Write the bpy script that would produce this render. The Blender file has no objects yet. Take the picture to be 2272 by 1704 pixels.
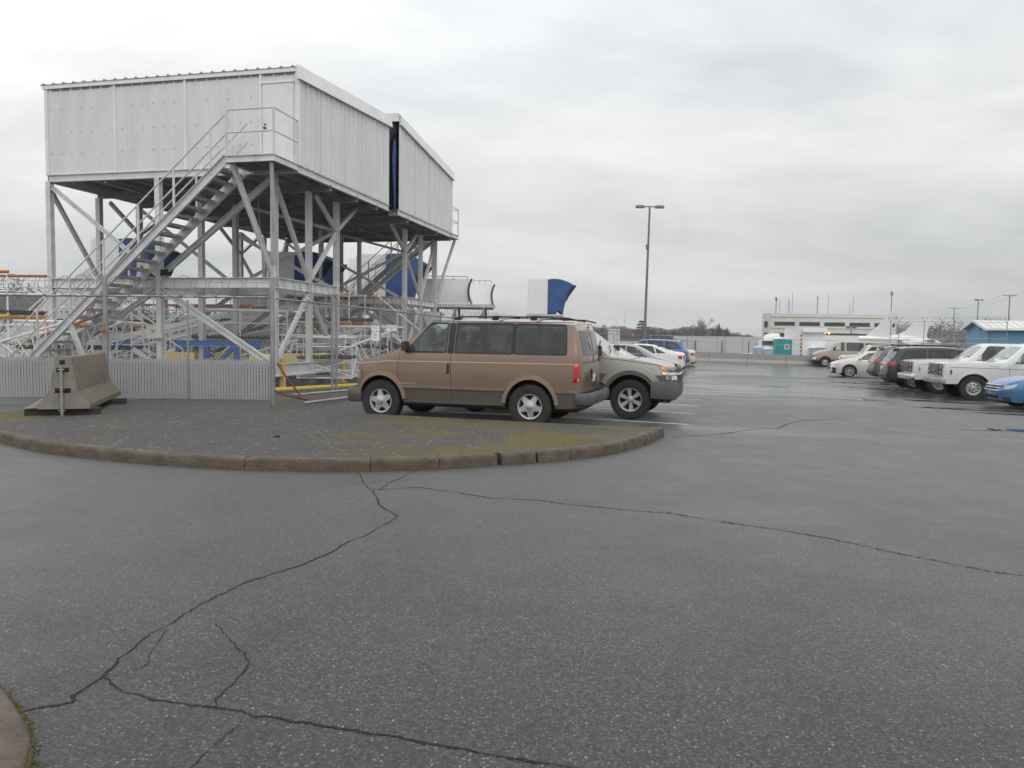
import bpy, bmesh, math, random
from mathutils import Vector, Matrix, Euler
random.seed(7)
R = math.radians
SC = bpy.context.scene
COL = SC.collection
sin, cos, pi, sqrt = math.sin, math.cos, math.pi, math.sqrt

# ------------------------------------------------------------------ camera
cam = bpy.data.objects.new('camera', bpy.data.cameras.new('camera'))
COL.objects.link(cam)
cam.data.sensor_width = 36.0
cam.data.lens = 26.62
cam.data.clip_start = 0.05
cam.data.clip_end = 6000
PITCH = math.atan(105 / 1680.0)
cam.matrix_world = Matrix.Translation((0, 0, 1.6)) @ Matrix.Rotation(pi/2 - PITCH, 4, 'X') @ Matrix.Rotation(0.014, 4, 'Z')
SC.camera = cam

# ------------------------------------------------------------------ world, overcast
w = bpy.data.worlds.new('World'); SC.world = w; w.use_nodes = True
nt = w.node_tree; N = nt.nodes; LK = nt.links
for n in list(N): N.remove(n)
def wn(t, **k):
    n = N.new(t)
    for a, b in k.items(): setattr(n, a, b)
    return n
def wmath(op, a, b=None, clamp=False):
    n = wn('ShaderNodeMath', operation=op, use_clamp=clamp)
    for i, v in enumerate((a, b)):
        if v is None: continue
        if isinstance(v, (int, float)): n.inputs[i].default_value = v
        else: LK.new(v, n.inputs[i])
    return n.outputs[0]
tc = wn('ShaderNodeTexCoord')
sep = wn('ShaderNodeSeparateXYZ'); LK.new(tc.outputs['Generated'], sep.inputs[0])
zc = wmath('MAXIMUM', sep.outputs[2], 0.0)
zd = wmath('ADD', zc, 0.28)
cx = wmath('DIVIDE', sep.outputs[0], zd); cy = wmath('DIVIDE', sep.outputs[1], zd)
cmb = wn('ShaderNodeCombineXYZ'); LK.new(cx, cmb.inputs[0]); LK.new(cy, cmb.inputs[1])
def cloud(scale, det, off, dist=0.4, rough=0.55):
    mp = wn('ShaderNodeMapping'); mp.inputs['Location'].default_value = off; mp.inputs['Rotation'].default_value = (0, 0, .25)
    mp.inputs['Scale'].default_value = (1, 1.5, 1)
    LK.new(cmb.outputs[0], mp.inputs[0])
    nz = wn('ShaderNodeTexNoise'); nz.inputs['Scale'].default_value = scale; nz.inputs['Detail'].default_value = det
    nz.inputs['Roughness'].default_value = rough; nz.inputs['Distortion'].default_value = dist
    LK.new(mp.outputs[0], nz.inputs['Vector']); return nz.outputs[0]
n1 = cloud(.55, 5, (3.1, 1.7, 4)); n2 = cloud(1.9, 6, (7.3, 2.2, 1), .7, .6)
# CIE overcast luminance, modulated by cloud
lum = wmath('ADD', wmath('MULTIPLY', zc, 1.22), .53)
mod = wmath('ADD', wmath('MULTIPLY', wmath('SUBTRACT', n1, .5), 1.25), wmath('MULTIPLY', wmath('SUBTRACT', n2, .5), .38))
mod = wmath('ADD', mod, 1.0)
lum = wmath('MULTIPLY', lum, wmath('SUBTRACT', mod, wmath('MULTIPLY', sep.outputs[0], .09)))
# paler strip of light along the horizon
hz = wmath('MULTIPLY', wmath('POWER', wmath('SUBTRACT', 1.0, wmath('MULTIPLY', zc, 6.0), True), 3.0), .07)
lum = wmath('ADD', lum, hz)
tint = wn('ShaderNodeMix', data_type='RGBA')
tint.inputs[6].default_value = (.97, 1.0, 1.02, 1); tint.inputs[7].default_value = (1.0, .998, .99, 1)
tr = wn('ShaderNodeMapRange'); tr.inputs[1].default_value = .40; tr.inputs[2].default_value = .58
LK.new(n1, tr.inputs[0]); LK.new(tr.outputs[0], tint.inputs[0])
vm = wn('ShaderNodeVectorMath', operation='SCALE'); LK.new(tint.outputs[2], vm.inputs[0]); LK.new(lum, vm.inputs[3])
sky = wn('ShaderNodeTexSky', sky_type='NISHITA'); sky.sun_disc = False
sky.sun_elevation = R(48); sky.sun_rotation = R(160); sky.air_density = 1.5; sky.dust_density = 4
bg1 = wn('ShaderNodeBackground'); LK.new(sky.outputs[0], bg1.inputs[0]); bg1.inputs[1].default_value = .006
bg2 = wn('ShaderNodeBackground'); LK.new(vm.outputs[0], bg2.inputs[0]); bg2.inputs[1].default_value = 1.0
ad = wn('ShaderNodeAddShader'); LK.new(bg1.outputs[0], ad.inputs[0]); LK.new(bg2.outputs[0], ad.inputs[1])
out = wn('ShaderNodeOutputWorld'); LK.new(ad.outputs[0], out.inputs[0])

sun = bpy.data.lights.new('sun', 'SUN'); sun.energy = .5; sun.angle = R(40); sun.color = (1, .97, .93)
so = bpy.data.objects.new('sun', sun); COL.objects.link(so)
so.rotation_euler = (R(42), 0, R(20))

SC.view_settings.view_transform = 'Standard'; SC.view_settings.look = 'None'
SC.view_settings.exposure = 0; SC.view_settings.gamma = 1; SC.view_settings.use_curve_mapping = False
SC.cycles.max_bounces = 8; SC.cycles.transparent_max_bounces = 24
SC.cycles.use_denoising = True

# ------------------------------------------------------------------ materials
MATS = {}
def newmat(name):
    m = bpy.data.materials.new(name); m.use_nodes = True
    return m, m.node_tree, m.node_tree.nodes['Principled BSDF']
def nd(t, typ, **k):
    n = t.nodes.new(typ)
    for a, b in k.items(): setattr(n, a, b)
    return n
def sp(b, **k):
    for a, v in k.items():
        i = b.inputs.get(a.replace('_', ' '))
        if i is not None: i.default_value = v
def noise(t, scale, det=4, rough=.55, obj=True, vec=None, sc=None, dist=0):
    n = nd(t, 'ShaderNodeTexNoise'); n.inputs['Scale'].default_value = scale
    n.inputs['Detail'].default_value = det; n.inputs['Roughness'].default_value = rough; n.inputs['Distortion'].default_value = dist
    if vec is None:
        c = nd(t, 'ShaderNodeTexCoord'); vec = c.outputs['Object' if obj else 'Generated']
    if sc:
        mp = nd(t, 'ShaderNodeMapping'); mp.inputs['Scale'].default_value = sc
        t.links.new(vec, mp.inputs[0]); vec = mp.outputs[0]
    t.links.new(vec, n.inputs['Vector']); return n
def ramp(t, src, stops):
    r = nd(t, 'ShaderNodeValToRGB'); e = r.color_ramp.elements
    while len(e) < len(stops): e.new(.5)
    for i, (p, c) in enumerate(stops):
        e[i].position = p; e[i].color = (c, c, c, 1) if isinstance(c, (int, float)) else tuple(c) + (1,)
    t.links.new(src, r.inputs[0]); return r
def mixc(t, f, a, b, mode='MIX'):
    m = nd(t, 'ShaderNodeMix', data_type='RGBA', blend_type=mode)
    for i, v in ((0, f), (6, a), (7, b)):
        if isinstance(v, (int, float)): m.inputs[i].default_value = v
        elif isinstance(v, tuple): m.inputs[i].default_value = v + (1,) if len(v) == 3 else v
        else: t.links.new(v, m.inputs[i])
    return m.outputs[2]
def bump(t, b, src, strength=.3, dist=.01):
    n = nd(t, 'ShaderNodeBump'); n.inputs['Strength'].default_value = strength; n.inputs['Distance'].default_value = dist
    t.links.new(src, n.inputs['Height']); t.links.new(n.outputs[0], b.inputs['Normal'])

def paint(name, col, rough=.45, metal=0, dirt=.25, dcol=None, dscale=3, streak=False, coat=0, spec=.5):
    """painted or plain surface with uneven grime"""
    if name in MATS: return MATS[name]
    m, t, b = newmat(name)
    n = noise(t, dscale, 6, .62, sc=(1, 1, .25) if streak else None)
    r = ramp(t, n.outputs[0], [(.42, 0.0), (.72, 1.0)])
    dc = dcol or tuple(c * .55 for c in col)
    mu = nd(t, 'ShaderNodeMath', operation='MULTIPLY'); t.links.new(r.outputs[0], mu.inputs[0]); mu.inputs[1].default_value = dirt
    t.links.new(mixc(t, mu.outputs[0], tuple(col), dc), b.inputs['Base Color'])
    n2 = noise(t, dscale * 6, 3)
    rr = nd(t, 'ShaderNodeMapRange'); rr.inputs[3].default_value = max(.03, rough - .08); rr.inputs[4].default_value = min(1, rough + .12)
    t.links.new(n2.outputs[0], rr.inputs[0]); t.links.new(rr.outputs[0], b.inputs['Roughness'])
    sp(b, Metallic=metal, Coat_Weight=coat, Coat_Roughness=.06, Specular_IOR_Level=spec)
    MATS[name] = m; return m

def carpaint(name, col, dirt=.35, flake=.35, rough=.38, dcol=(.16, .15, .14)):
    if name in MATS: return MATS[name]
    m, t, b = newmat(name)
    c = nd(t, 'ShaderNodeTexCoord')
    sx = nd(t, 'ShaderNodeSeparateXYZ'); t.links.new(c.outputs['Object'], sx.inputs[0])
    mr = nd(t, 'ShaderNodeMapRange'); mr.inputs[1].default_value = .95; mr.inputs[2].default_value = .25; mr.inputs[3].default_value = .12; mr.inputs[4].default_value = 1
    t.links.new(sx.outputs[2], mr.inputs[0])
    n = noise(t, 5, 7, .65, vec=c.outputs['Object'])
    r = ramp(t, n.outputs[0], [(.3, .25), (.75, 1.0)])
    mu = nd(t, 'ShaderNodeMath', operation='MULTIPLY'); t.links.new(mr.outputs[0], mu.inputs[0]); t.links.new(r.outputs[0], mu.inputs[1])
    mu2 = nd(t, 'ShaderNodeMath', operation='MULTIPLY'); t.links.new(mu.outputs[0], mu2.inputs[0]); mu2.inputs[1].default_value = dirt
    t.links.new(mixc(t, mu2.outputs[0], tuple(col), dcol), b.inputs['Base Color'])
    rr = nd(t, 'ShaderNodeMapRange'); rr.inputs[3].default_value = rough; rr.inputs[4].default_value = .75
    t.links.new(mu2.outputs[0], rr.inputs[0]); t.links.new(rr.outputs[0], b.inputs['Roughness'])
    sp(b, Metallic=flake, Coat_Weight=.85, Coat_Roughness=.07)
    MATS[name] = m; return m

def glassm(name, tint=(.8, .9, .87), trans=.75, rough=.02, film=(.02, .09), fcol=(.35, .36, .36)):
    if name in MATS: return MATS[name]
    m = bpy.data.materials.new(name); m.use_nodes = True; t = m.node_tree
    for n in list(t.nodes): t.nodes.remove(n)
    tr = nd(t, 'ShaderNodeBsdfTransparent'); tr.inputs[0].default_value = tuple(c * trans for c in tint) + (1,)
    gl = nd(t, 'ShaderNodeBsdfGlossy'); gl.inputs['Roughness'].default_value = rough; gl.inputs[0].default_value = (1, 1, 1, 1)
    df = nd(t, 'ShaderNodeBsdfDiffuse'); df.inputs[0].default_value = fcol + (1,)
    lw = nd(t, 'ShaderNodeFresnel'); lw.inputs[0].default_value = 1.55
    mx0 = nd(t, 'ShaderNodeMixShader'); nz = noise(t, 4, 5); rp = ramp(t, nz.outputs[0], [(.35, film[0]), (.75, film[1])])
    t.links.new(rp.outputs[0], mx0.inputs[0]); t.links.new(tr.outputs[0], mx0.inputs[1]); t.links.new(df.outputs[0], mx0.inputs[2])
    mx = nd(t, 'ShaderNodeMixShader'); t.links.new(lw.outputs[0], mx.inputs[0]); t.links.new(mx0.outputs[0], mx.inputs[1]); t.links.new(gl.outputs[0], mx.inputs[2])
    o = nd(t, 'ShaderNodeOutputMaterial'); t.links.new(mx.outputs[0], o.inputs[0])
    MATS[name] = m; return m

GALV = paint('galvanised', (.36, .37, .38), .45, .55, .5, (.2, .19, .18), 6)
WIRE = paint('wire', (.50, .51, .52), .5, .5, .3, (.14, .11, .09), 9)
RUST = paint('rust', (.17, .055, .025), .8, 0, .6, (.07, .035, .02), 8)
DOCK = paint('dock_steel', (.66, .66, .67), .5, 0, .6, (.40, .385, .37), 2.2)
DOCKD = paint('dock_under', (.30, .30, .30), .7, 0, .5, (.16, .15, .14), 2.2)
TREAD = paint('tread_steel', (.42, .41, .39), .6, .1, .6, (.24, .22, .2), 5)
PANEL = paint('cabin_panel', (.70, .70, .71), .42, 0, .55, (.54, .535, .52), 1.7, streak=True)
TRIM = paint('cabin_trim', (.78, .78, .78), .4, 0, .35, (.5, .49, .47), 2.0)
ROOFM = paint('roof_sheet', (.33, .33, .33), .5, .2, .4, (.2, .2, .2), 2)
DARKV = paint('dark_void', (.012, .012, .014), .9, 0, 0)  # near-black colour puts the shade inside slots and openings into paint
BLUEC = paint('blue_canvas', (.036, .078, .23), .62, 0, .6, (.06, .17, .36), 1.3)
BLUED = paint('dark_canvas', (.02, .028, .055), .7, 0, .4, (.04, .05, .09), 3)
WHITE = paint('white_paint', (.86, .86, .85), .4, 0, .22, (.5, .49, .47), 2.5)
OFFW = paint('offwhite', (.62, .62, .61), .5, 0, .4, (.4, .39, .37), 2.5)
ORNG = paint('orange_paint', (.46, .14, .018), .5, 0, .5, (.28, .08, .02), 4)
YORNG = paint('amber_paint', (.62, .27, .025), .5, 0, .4, (.4, .16, .03), 4)
YELL = paint('yellow_paint', (.72, .47, .035), .5, 0, .35, (.45, .3, .06), 4)
PYELL = paint('pale_yellow', (.95, .78, .36), .6, 0, .15, (.45, .38, .2), 4)
BLUEP = paint('blue_paint', (.03, .16, .52), .45, 0, .4, (.02, .08, .26), 4)
REDP = paint('red_paint', (.40, .02, .02), .45, 0, .3)
TYRE = paint('tyre', (.022, .022, .022), .8, 0, .5, (.06, .058, .055), 7)
RUBB = paint('rubber', (.02, .02, .021), .6, 0, .2)
PLAST = paint('grey_plastic', (.07, .07, .073), .55, 0, .5, (.16, .155, .15), 4)
ALLOY = paint('alloy', (.55, .55, .55), .35, .6, .35, (.25, .22, .19), 9)
CHROM = paint('chrome', (.72, .72, .73), .16, .95, .3, (.3, .28, .26), 8)
LAMPR = paint('lamp_red', (.42, .012, .015), .12, 0, .1, coat=.8)
LAMPO = paint('lamp_amber', (.62, .20, .03), .15, 0, .1, coat=.8)
LAMPC = paint('lamp_clear', (.36, .37, .38), .14, .3, .3, (.3, .3, .32), 20, coat=1)
PLATE = paint('plate_white', (.6, .62, .64), .5, 0, .3)
INTER = paint('interior', (.055, .055, .058), .8, 0, .3)
INTERG = paint('interior_grey', (.22, .22, .22), .8, 0, .3)
GCLEAR = glassm('glass_clear', (.86, 1, .94), .97, .02, (.06, .24), (.36, .44, .40))
GGLARE = glassm('glass_sky_glare', (.8, .9, .9), .6, .03, (.40, .62), (.50, .56, .57))  # pale diffuse film paints the sky's reflection into the windscreens
GTINT = glassm('glass_tint', (.9, .92, .95), .34)
GMID = glassm('glass_mid', (.75, .85, .85), .5)
TEXTM = paint('black_print', (.02, .02, .02), .6, 0, 0)
SILV = paint('silver_print', (.45, .45, .45), .35, .5, 0)
WOODB = paint('wet_timber', (.045, .038, .032), .8, 0, .5, (.02, .018, .016), 8)
TEAL = paint('teal_plastic', (.012, .30, .33), .45, 0, .25, (.02, .2, .22), 3)
PBLUE = paint('pale_blue', (.33, .47, .54), .55, 0, .3, (.25, .36, .42), 2)
SHEDB = paint('shed_blue', (.15, .33, .50), .6, 0, .35, (.11, .25, .38), 2, streak=True)
CREAM = paint('cream_wall', (.64, .63, .585), .8, 0, .3, (.44, .43, .39), .3)
WGLASS = paint('window_glass', (.035, .045, .055), .12, 0, .3, (.07, .08, .09), 1.5)
CONCW = paint('wall_concrete', (.30, .295, .28), .85, 0, .5, (.28, .27, .25), .8, streak=True)
BLAST = paint('blast_grey', (.50, .51, .52), .7, 0, .3, (.40, .41, .42), .2)
HIVIS = paint('hi_vis', (.50, .85, .05), .6, 0, 0)
CLOTH = paint('dark_cloth', (.03, .035, .05), .8, 0, 0)
SKIN = paint('skin', (.45, .27, .19), .6, 0, 0)
POLE = paint('pole_grey', (.20, .20, .20), .6, .2, .4, (.13, .13, .13), 3)
TAILW = paint('aircraft_grey', (.70, .71, .71), .4, 0, .25, (.50, .50, .50), .6)

def emis(name, col, s):
    m, t, b = newmat(name); sp(b, Base_Color=col + (1,), Emission_Color=col + (1,), Emission_Strength=s); MATS[name] = m; return m
GLOWO = emis('amber_light', (1.0, .38, .08), 3.0)
# ------------------------------------------------------------------ mesh helpers
class MB:
    def __init__(s): s.v = []; s.f = []; s.mi = []
    def add(s, vs, fs, mi=0, M=None):
        o = len(s.v)
        s.v += [tuple(M @ Vector(v)) if M is not None else tuple(v) for v in vs]
        for f in fs: s.f.append(tuple(i + o for i in f)); s.mi.append(mi)
        return s
    def box(s, c, d, M=None, mi=0):
        x, y, z = c; a, b, e = d[0]/2, d[1]/2, d[2]/2
        vs = [(x+i*a, y+j*b, z+k*e) for i in (-1, 1) for j in (-1, 1) for k in (-1, 1)]
        return s.add(vs, [(0,1,3,2),(4,6,7,5),(0,4,5,1),(2,3,7,6),(0,2,6,4),(1,5,7,3)], mi, M)
    def b2(s, p, q, mi=0):
        return s.box([(p[i]+q[i])/2 for i in range(3)], [abs(q[i]-p[i]) for i in range(3)], None, mi)
    def beam(s, p, q, w, h=None, up=(0, 0, 1), mi=0):
        """rectangular bar from p to q; w sideways, h along 'up'"""
        h = h or w; p = Vector(p); q = Vector(q); d = (q-p)
        if d.length < 1e-6: return s
        d.normalize(); u = Vector(up)
        if abs(d.dot(u)) > .995: u = Vector((0, 1, 0))
        a = d.cross(u).normalized(); u = a.cross(d).normalized()
        vs = [e + a*(i*w/2) + u*(k*h/2) for e in (p, q) for i, k in ((-1,-1),(1,-1),(1,1),(-1,1))]
        return s.add(vs, [(0,1,2,3),(7,6,5,4),(0,4,5,1),(1,5,6,2),(2,6,7,3),(3,7,4,0)], mi)
    def ibeam(s, p, q, w, h, up=(0, 0, 1), t=.018, mi=0):
        p = Vector(p); q = Vector(q); d = (q-p).normalized(); u = Vector(up)
        if abs(d.dot(u)) > .995: u = Vector((0, 1, 0))
        a = d.cross(u).normalized(); u = a.cross(d).normalized(); o = u*(h/2 - t/2)
        s.beam(p+o, q+o, w, t, u, mi); s.beam(p-o, q-o, w, t, u, mi); s.beam(p, q, t, h-2*t, u, mi); return s
    def tube(s, p, q, r, n=8, r2=None, mi=0, caps=True):
        p = Vector(p); q = Vector(q); d = (q-p)
        if d.length < 1e-6: return s
        d.normalize(); a = d.cross(Vector((0,0,1)) if abs(d.z) < .9 else Vector((1,0,0))).normalized(); u = a.cross(d)
        r2 = r if r2 is None else r2; vs = []
        for e, rr in ((p, r), (q, r2)):
            for i in range(n):
                t = 2*pi*i/n; vs.append(e + a*(cos(t)*rr) + u*(sin(t)*rr))
        fs = [(i, (i+1) % n, n+(i+1) % n, n+i) for i in range(n)]
        if caps: fs += [tuple(range(n))[::-1], tuple(range(n, 2*n))]
        return s.add(vs, fs, mi)
    def path(s, pts, r, n=6, mi=0, closed=False):
        pts = [Vector(p) for p in pts]; m = len(pts); vs = []; a = None
        for i, p in enumerate(pts):
            d = (pts[(i+1) % m if closed else min(i+1, m-1)] - pts[i-1 if (i or closed) else 0]).normalized()
            if a is None: a = d.cross(Vector((0,0,1)) if abs(d.z) < .9 else Vector((1,0,0))).normalized()
            a = (a - d*a.dot(d)).normalized(); u = a.cross(d)
            for k in range(n):
                t = 2*pi*k/n; vs.append(p + a*(cos(t)*r) + u*(sin(t)*r))
        fs = [(i*n+k, i*n+(k+1) % n, ((i+1) % m)*n+(k+1) % n, ((i+1) % m)*n+k) for i in range(m if closed else m-1) for k in range(n)]
        return s.add(vs, fs, mi)
    def prism(s, poly, a, b, axis='y', mi=0, M=None):
        """2D polygon extruded along axis from a to b"""
        def P(u, v, t): return {'y': (u, t, v), 'x': (t, u, v), 'z': (u, v, t)}[axis]
        n = len(poly); vs = [P(u, v, a) for u, v in poly] + [P(u, v, b) for u, v in poly]
        fs = [(i, (i+1) % n, n+(i+1) % n, n+i) for i in range(n)] + [tuple(range(n))[::-1], tuple(range(n, 2*n))]
        return s.add(vs, fs, mi, M)
    def lathe(s, prof, n=24, M=None, mi=0):
        """profile (r, y) around the y axis"""
        vs = [(r*cos(2*pi*k/n), y, r*sin(2*pi*k/n)) for r, y in prof for k in range(n)]
        fs = [(i*n+k, i*n+(k+1) % n, (i+1)*n+(k+1) % n, (i+1)*n+k) for i in range(len(prof)-1) for k in range(n)]
        return s.add(vs, fs, mi, M)
    def grid(s, P, nu, nv, mi=0):
        vs = [P(i/nu, j/nv) for i in range(nu+1) for j in range(nv+1)]
        fs = [(i*(nv+1)+j, (i+1)*(nv+1)+j, (i+1)*(nv+1)+j+1, i*(nv+1)+j+1) for i in range(nu) for j in range(nv)]
        return s.add(vs, fs, mi)
    def mesh(s, name, mats, smooth=False):
        me = bpy.data.meshes.new(name); me.from_pydata(s.v, [], s.f)
        for m in (mats if isinstance(mats, (list, tuple)) else [mats]): me.materials.append(m)
        if len(me.materials) > 1: me.polygons.foreach_set('material_index', s.mi)
        bm = bmesh.new(); bm.from_mesh(me); bmesh.ops.recalc_face_normals(bm, faces=bm.faces); bm.to_mesh(me); bm.free()
        if smooth:
            me.polygons.foreach_set('use_smooth', [True]*len(me.polygons))
            try: me.set_sharp_from_angle(angle=R(smooth if smooth is not True else 40))
            except Exception: pass
        return me
    def build(s, name, mats, parent=None, smooth=False, kind=None, label=None):
        o = bpy.data.objects.new(name, s.mesh(name, mats, smooth)); COL.objects.link(o)
        if parent is not None: o.parent = parent
        if kind: o['kind'] = kind
        if label: o['label'] = label
        return o
def tag(o, label=None, cat=None, group=None, kind=None):
    if label: o['label'] = label
    if cat: o['category'] = cat
    if group: o['group'] = group
    if kind: o['kind'] = kind
    return o
def thing(name, label, cat, loc=(0, 0, 0), rz=0, group=None):
    o = bpy.data.objects.new(name, None); COL.objects.link(o); o.empty_display_size = .2
    o.location = loc; o.rotation_euler = (0, 0, rz)
    return tag(o, label, cat, group)
def part(name, me, parent, loc=None, rot=None):
    o = bpy.data.objects.new(name, me); COL.objects.link(o); o.parent = parent
    if loc is not None: o.location = loc
    if rot is not None: o.rotation_euler = rot
    return o
def copytree(o, parent=None):
    c = o.copy(); COL.objects.link(c)
    if parent is not None: c.parent = parent
    for ch in [x for x in bpy.data.objects if x.parent == o and x != c]: copytree(ch, c)
    return c
def text_mesh(name, txt, size, mat, parent, loc, rot, ext=.001):
    cu = bpy.data.curves.new('lettering', 'FONT'); cu.body = txt; cu.size = size; cu.extrude = ext; cu.align_x = 'CENTER'; cu.align_y = 'CENTER'
    t = bpy.data.objects.new('lettering_tmp', cu); COL.objects.link(t)
    bpy.context.view_layer.update()
    me = bpy.data.meshes.new_from_object(t.evaluated_get(bpy.context.evaluated_depsgraph_get()))
    bpy.data.objects.remove(t); me.materials.clear(); me.materials.append(mat)
    o = bpy.data.objects.new(name, me); COL.objects.link(o); o.parent = parent; o.location = loc; o.rotation_euler = rot
    return o
def lerp(a, b, t): return a + (b-a)*t
def interp(pts, x):
    if x <= pts[0][0]: return pts[0][1]
    for (x0, z0), (x1, z1) in zip(pts, pts[1:]):
        if x <= x1: return lerp(z0, z1, (x-x0)/(x1-x0) if x1 > x0 else 1)
    return pts[-1][1]
def smooth_profile(pts, n=3):
    """corner-cutting so that profiles read as pressed metal"""
    for _ in range(n):
        o = [pts[0]]
        for a, b in zip(pts, pts[1:]):
            o += [(lerp(a[0], b[0], .25), lerp(a[1], b[1], .25)), (lerp(a[0], b[0], .75), lerp(a[1], b[1], .75))]
        o.append(pts[-1]); pts = o
    return pts

# ------------------------------------------------------------------ ground
def asphalt(name, wet=True):
    m, t, b = newmat(name)
    c = nd(t, 'ShaderNodeTexCoord'); V = c.outputs['Object']
    big = noise(t, .22, 5, .6, vec=V); mid = noise(t, 1.6, 5, .6, vec=V); fine = noise(t, 60, 3, .7, vec=V)
    base = ramp(t, big.outputs[0], [(.35, (.018, .018, .018)), (.65, (.031, .0295, .028))])
    col = mixc(t, .5, base.outputs[0], ramp(t, mid.outputs[0], [(.3, (.026, .026, .026)), (.7, (.044, .043, .042))]).outputs[0])
    col = mixc(t, .45, col, ramp(t, fine.outputs[0], [(.35, (.018, .018, .018)), (.7, (.075, .074, .071))]).outputs[0])
    # pale aggregate chips of several sizes
    for sc_, thr, colr in ((95, .30, (.135, .128, .114)), (58, .27, (.17, .158, .136)), (36, .18, (.25, .232, .19))):
        vo = nd(t, 'ShaderNodeTexVoronoi'); vo.inputs['Scale'].default_value = sc_; vo.inputs['Randomness'].default_value = 1
        t.links.new(V, vo.inputs['Vector'])
        rr = ramp(t, vo.outputs['Distance'], [(thr*.7, 1.0), (thr+.06, 0.0)])
        sepc = nd(t, 'ShaderNodeSeparateColor'); t.links.new(vo.outputs['Color'], sepc.inputs[0])
        gate = ramp(t, sepc.outputs[0], [(.70, 0.0), (.78, 1.0)])
        mu = nd(t, 'ShaderNodeMath', operation='MULTIPLY'); t.links.new(rr.outputs[0], mu.inputs[0]); t.links.new(gate.outputs[0], mu.inputs[1])
        tone = mixc(t, sepc.outputs[1], colr, (.15, .12, .10))
        col = mixc(t, mu.outputs[0], col, tone)
    ag = nd(t, 'ShaderNodeTexVoronoi'); ag.inputs['Scale'].default_value = 70; t.links.new(V, ag.inputs['Vector'])
    ags = nd(t, 'ShaderNodeSeparateColor'); t.links.new(ag.outputs['Color'], ags.inputs[0])
    col = mixc(t, .75, col, ramp(t, ags.outputs[2], [(.0, .35), (.6, 1.0), (1.0, 1.75)]).outputs[0], 'MULTIPLY')
    st_n = noise(t, .55, 7, .72, vec=V, dist=.8); col = mixc(t, .8, col, ramp(t, st_n.outputs[0], [(.34, .62), (.50, 1.0), (.7, 1.2)]).outputs[0], 'MULTIPLY')
    rg = ramp(t, mid.outputs[0], [(.25, .42), (.75, .60)])
    if wet:
        # damp patches: smoother and darker, strongest round the right-hand bays
        wn_ = noise(t, .16, 6, .62, vec=V, sc=(.45, 1.3, 1)); sx = nd(t, 'ShaderNodeSeparateXYZ'); t.links.new(V, sx.inputs[0])
        far = nd(t, 'ShaderNodeMapRange'); far.inputs[1].default_value = 11; far.inputs[2].default_value = 24; far.inputs[3].default_value = -.10; far.inputs[4].default_value = .06
        t.links.new(sx.outputs[1], far.inputs[0])
        ad = nd(t, 'ShaderNodeMath', operation='ADD'); t.links.new(wn_.outputs[0], ad.inputs[0]); t.links.new(far.outputs[0], ad.inputs[1])
        wm = ramp(t, ad.outputs[0], [(.46, 0.0), (.60, 1.0)])
        col = mixc(t, wm.outputs[0], col, mixc(t, .45, col, (.02, .02, .021)))
        rmix = mixc(t, wm.outputs[0], rg.outputs[0], (.19, .19, .19))
        t.links.new(rmix, b.inputs['Roughness']); t.links.new(mixc(t, wm.outputs[0], (.26, .26, .26), (.10, .10, .10)), b.inputs['Sheen Weight'])
    else:
        t.links.new(rg.outputs[0], b.inputs['Roughness'])
    t.links.new(col, b.inputs['Base Color'])
    hb = noise(t, 110, 3, .7, vec=V); hm = mixc(t, .6, hb.outputs[0], ag.outputs['Distance']); bump(t, b, hm, .35, .0016)
    sp(b, Specular_IOR_Level=.36, Sheen_Weight=.26, Sheen_Roughness=.36)
    return m
ASPH = asphalt('asphalt'); 
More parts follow.
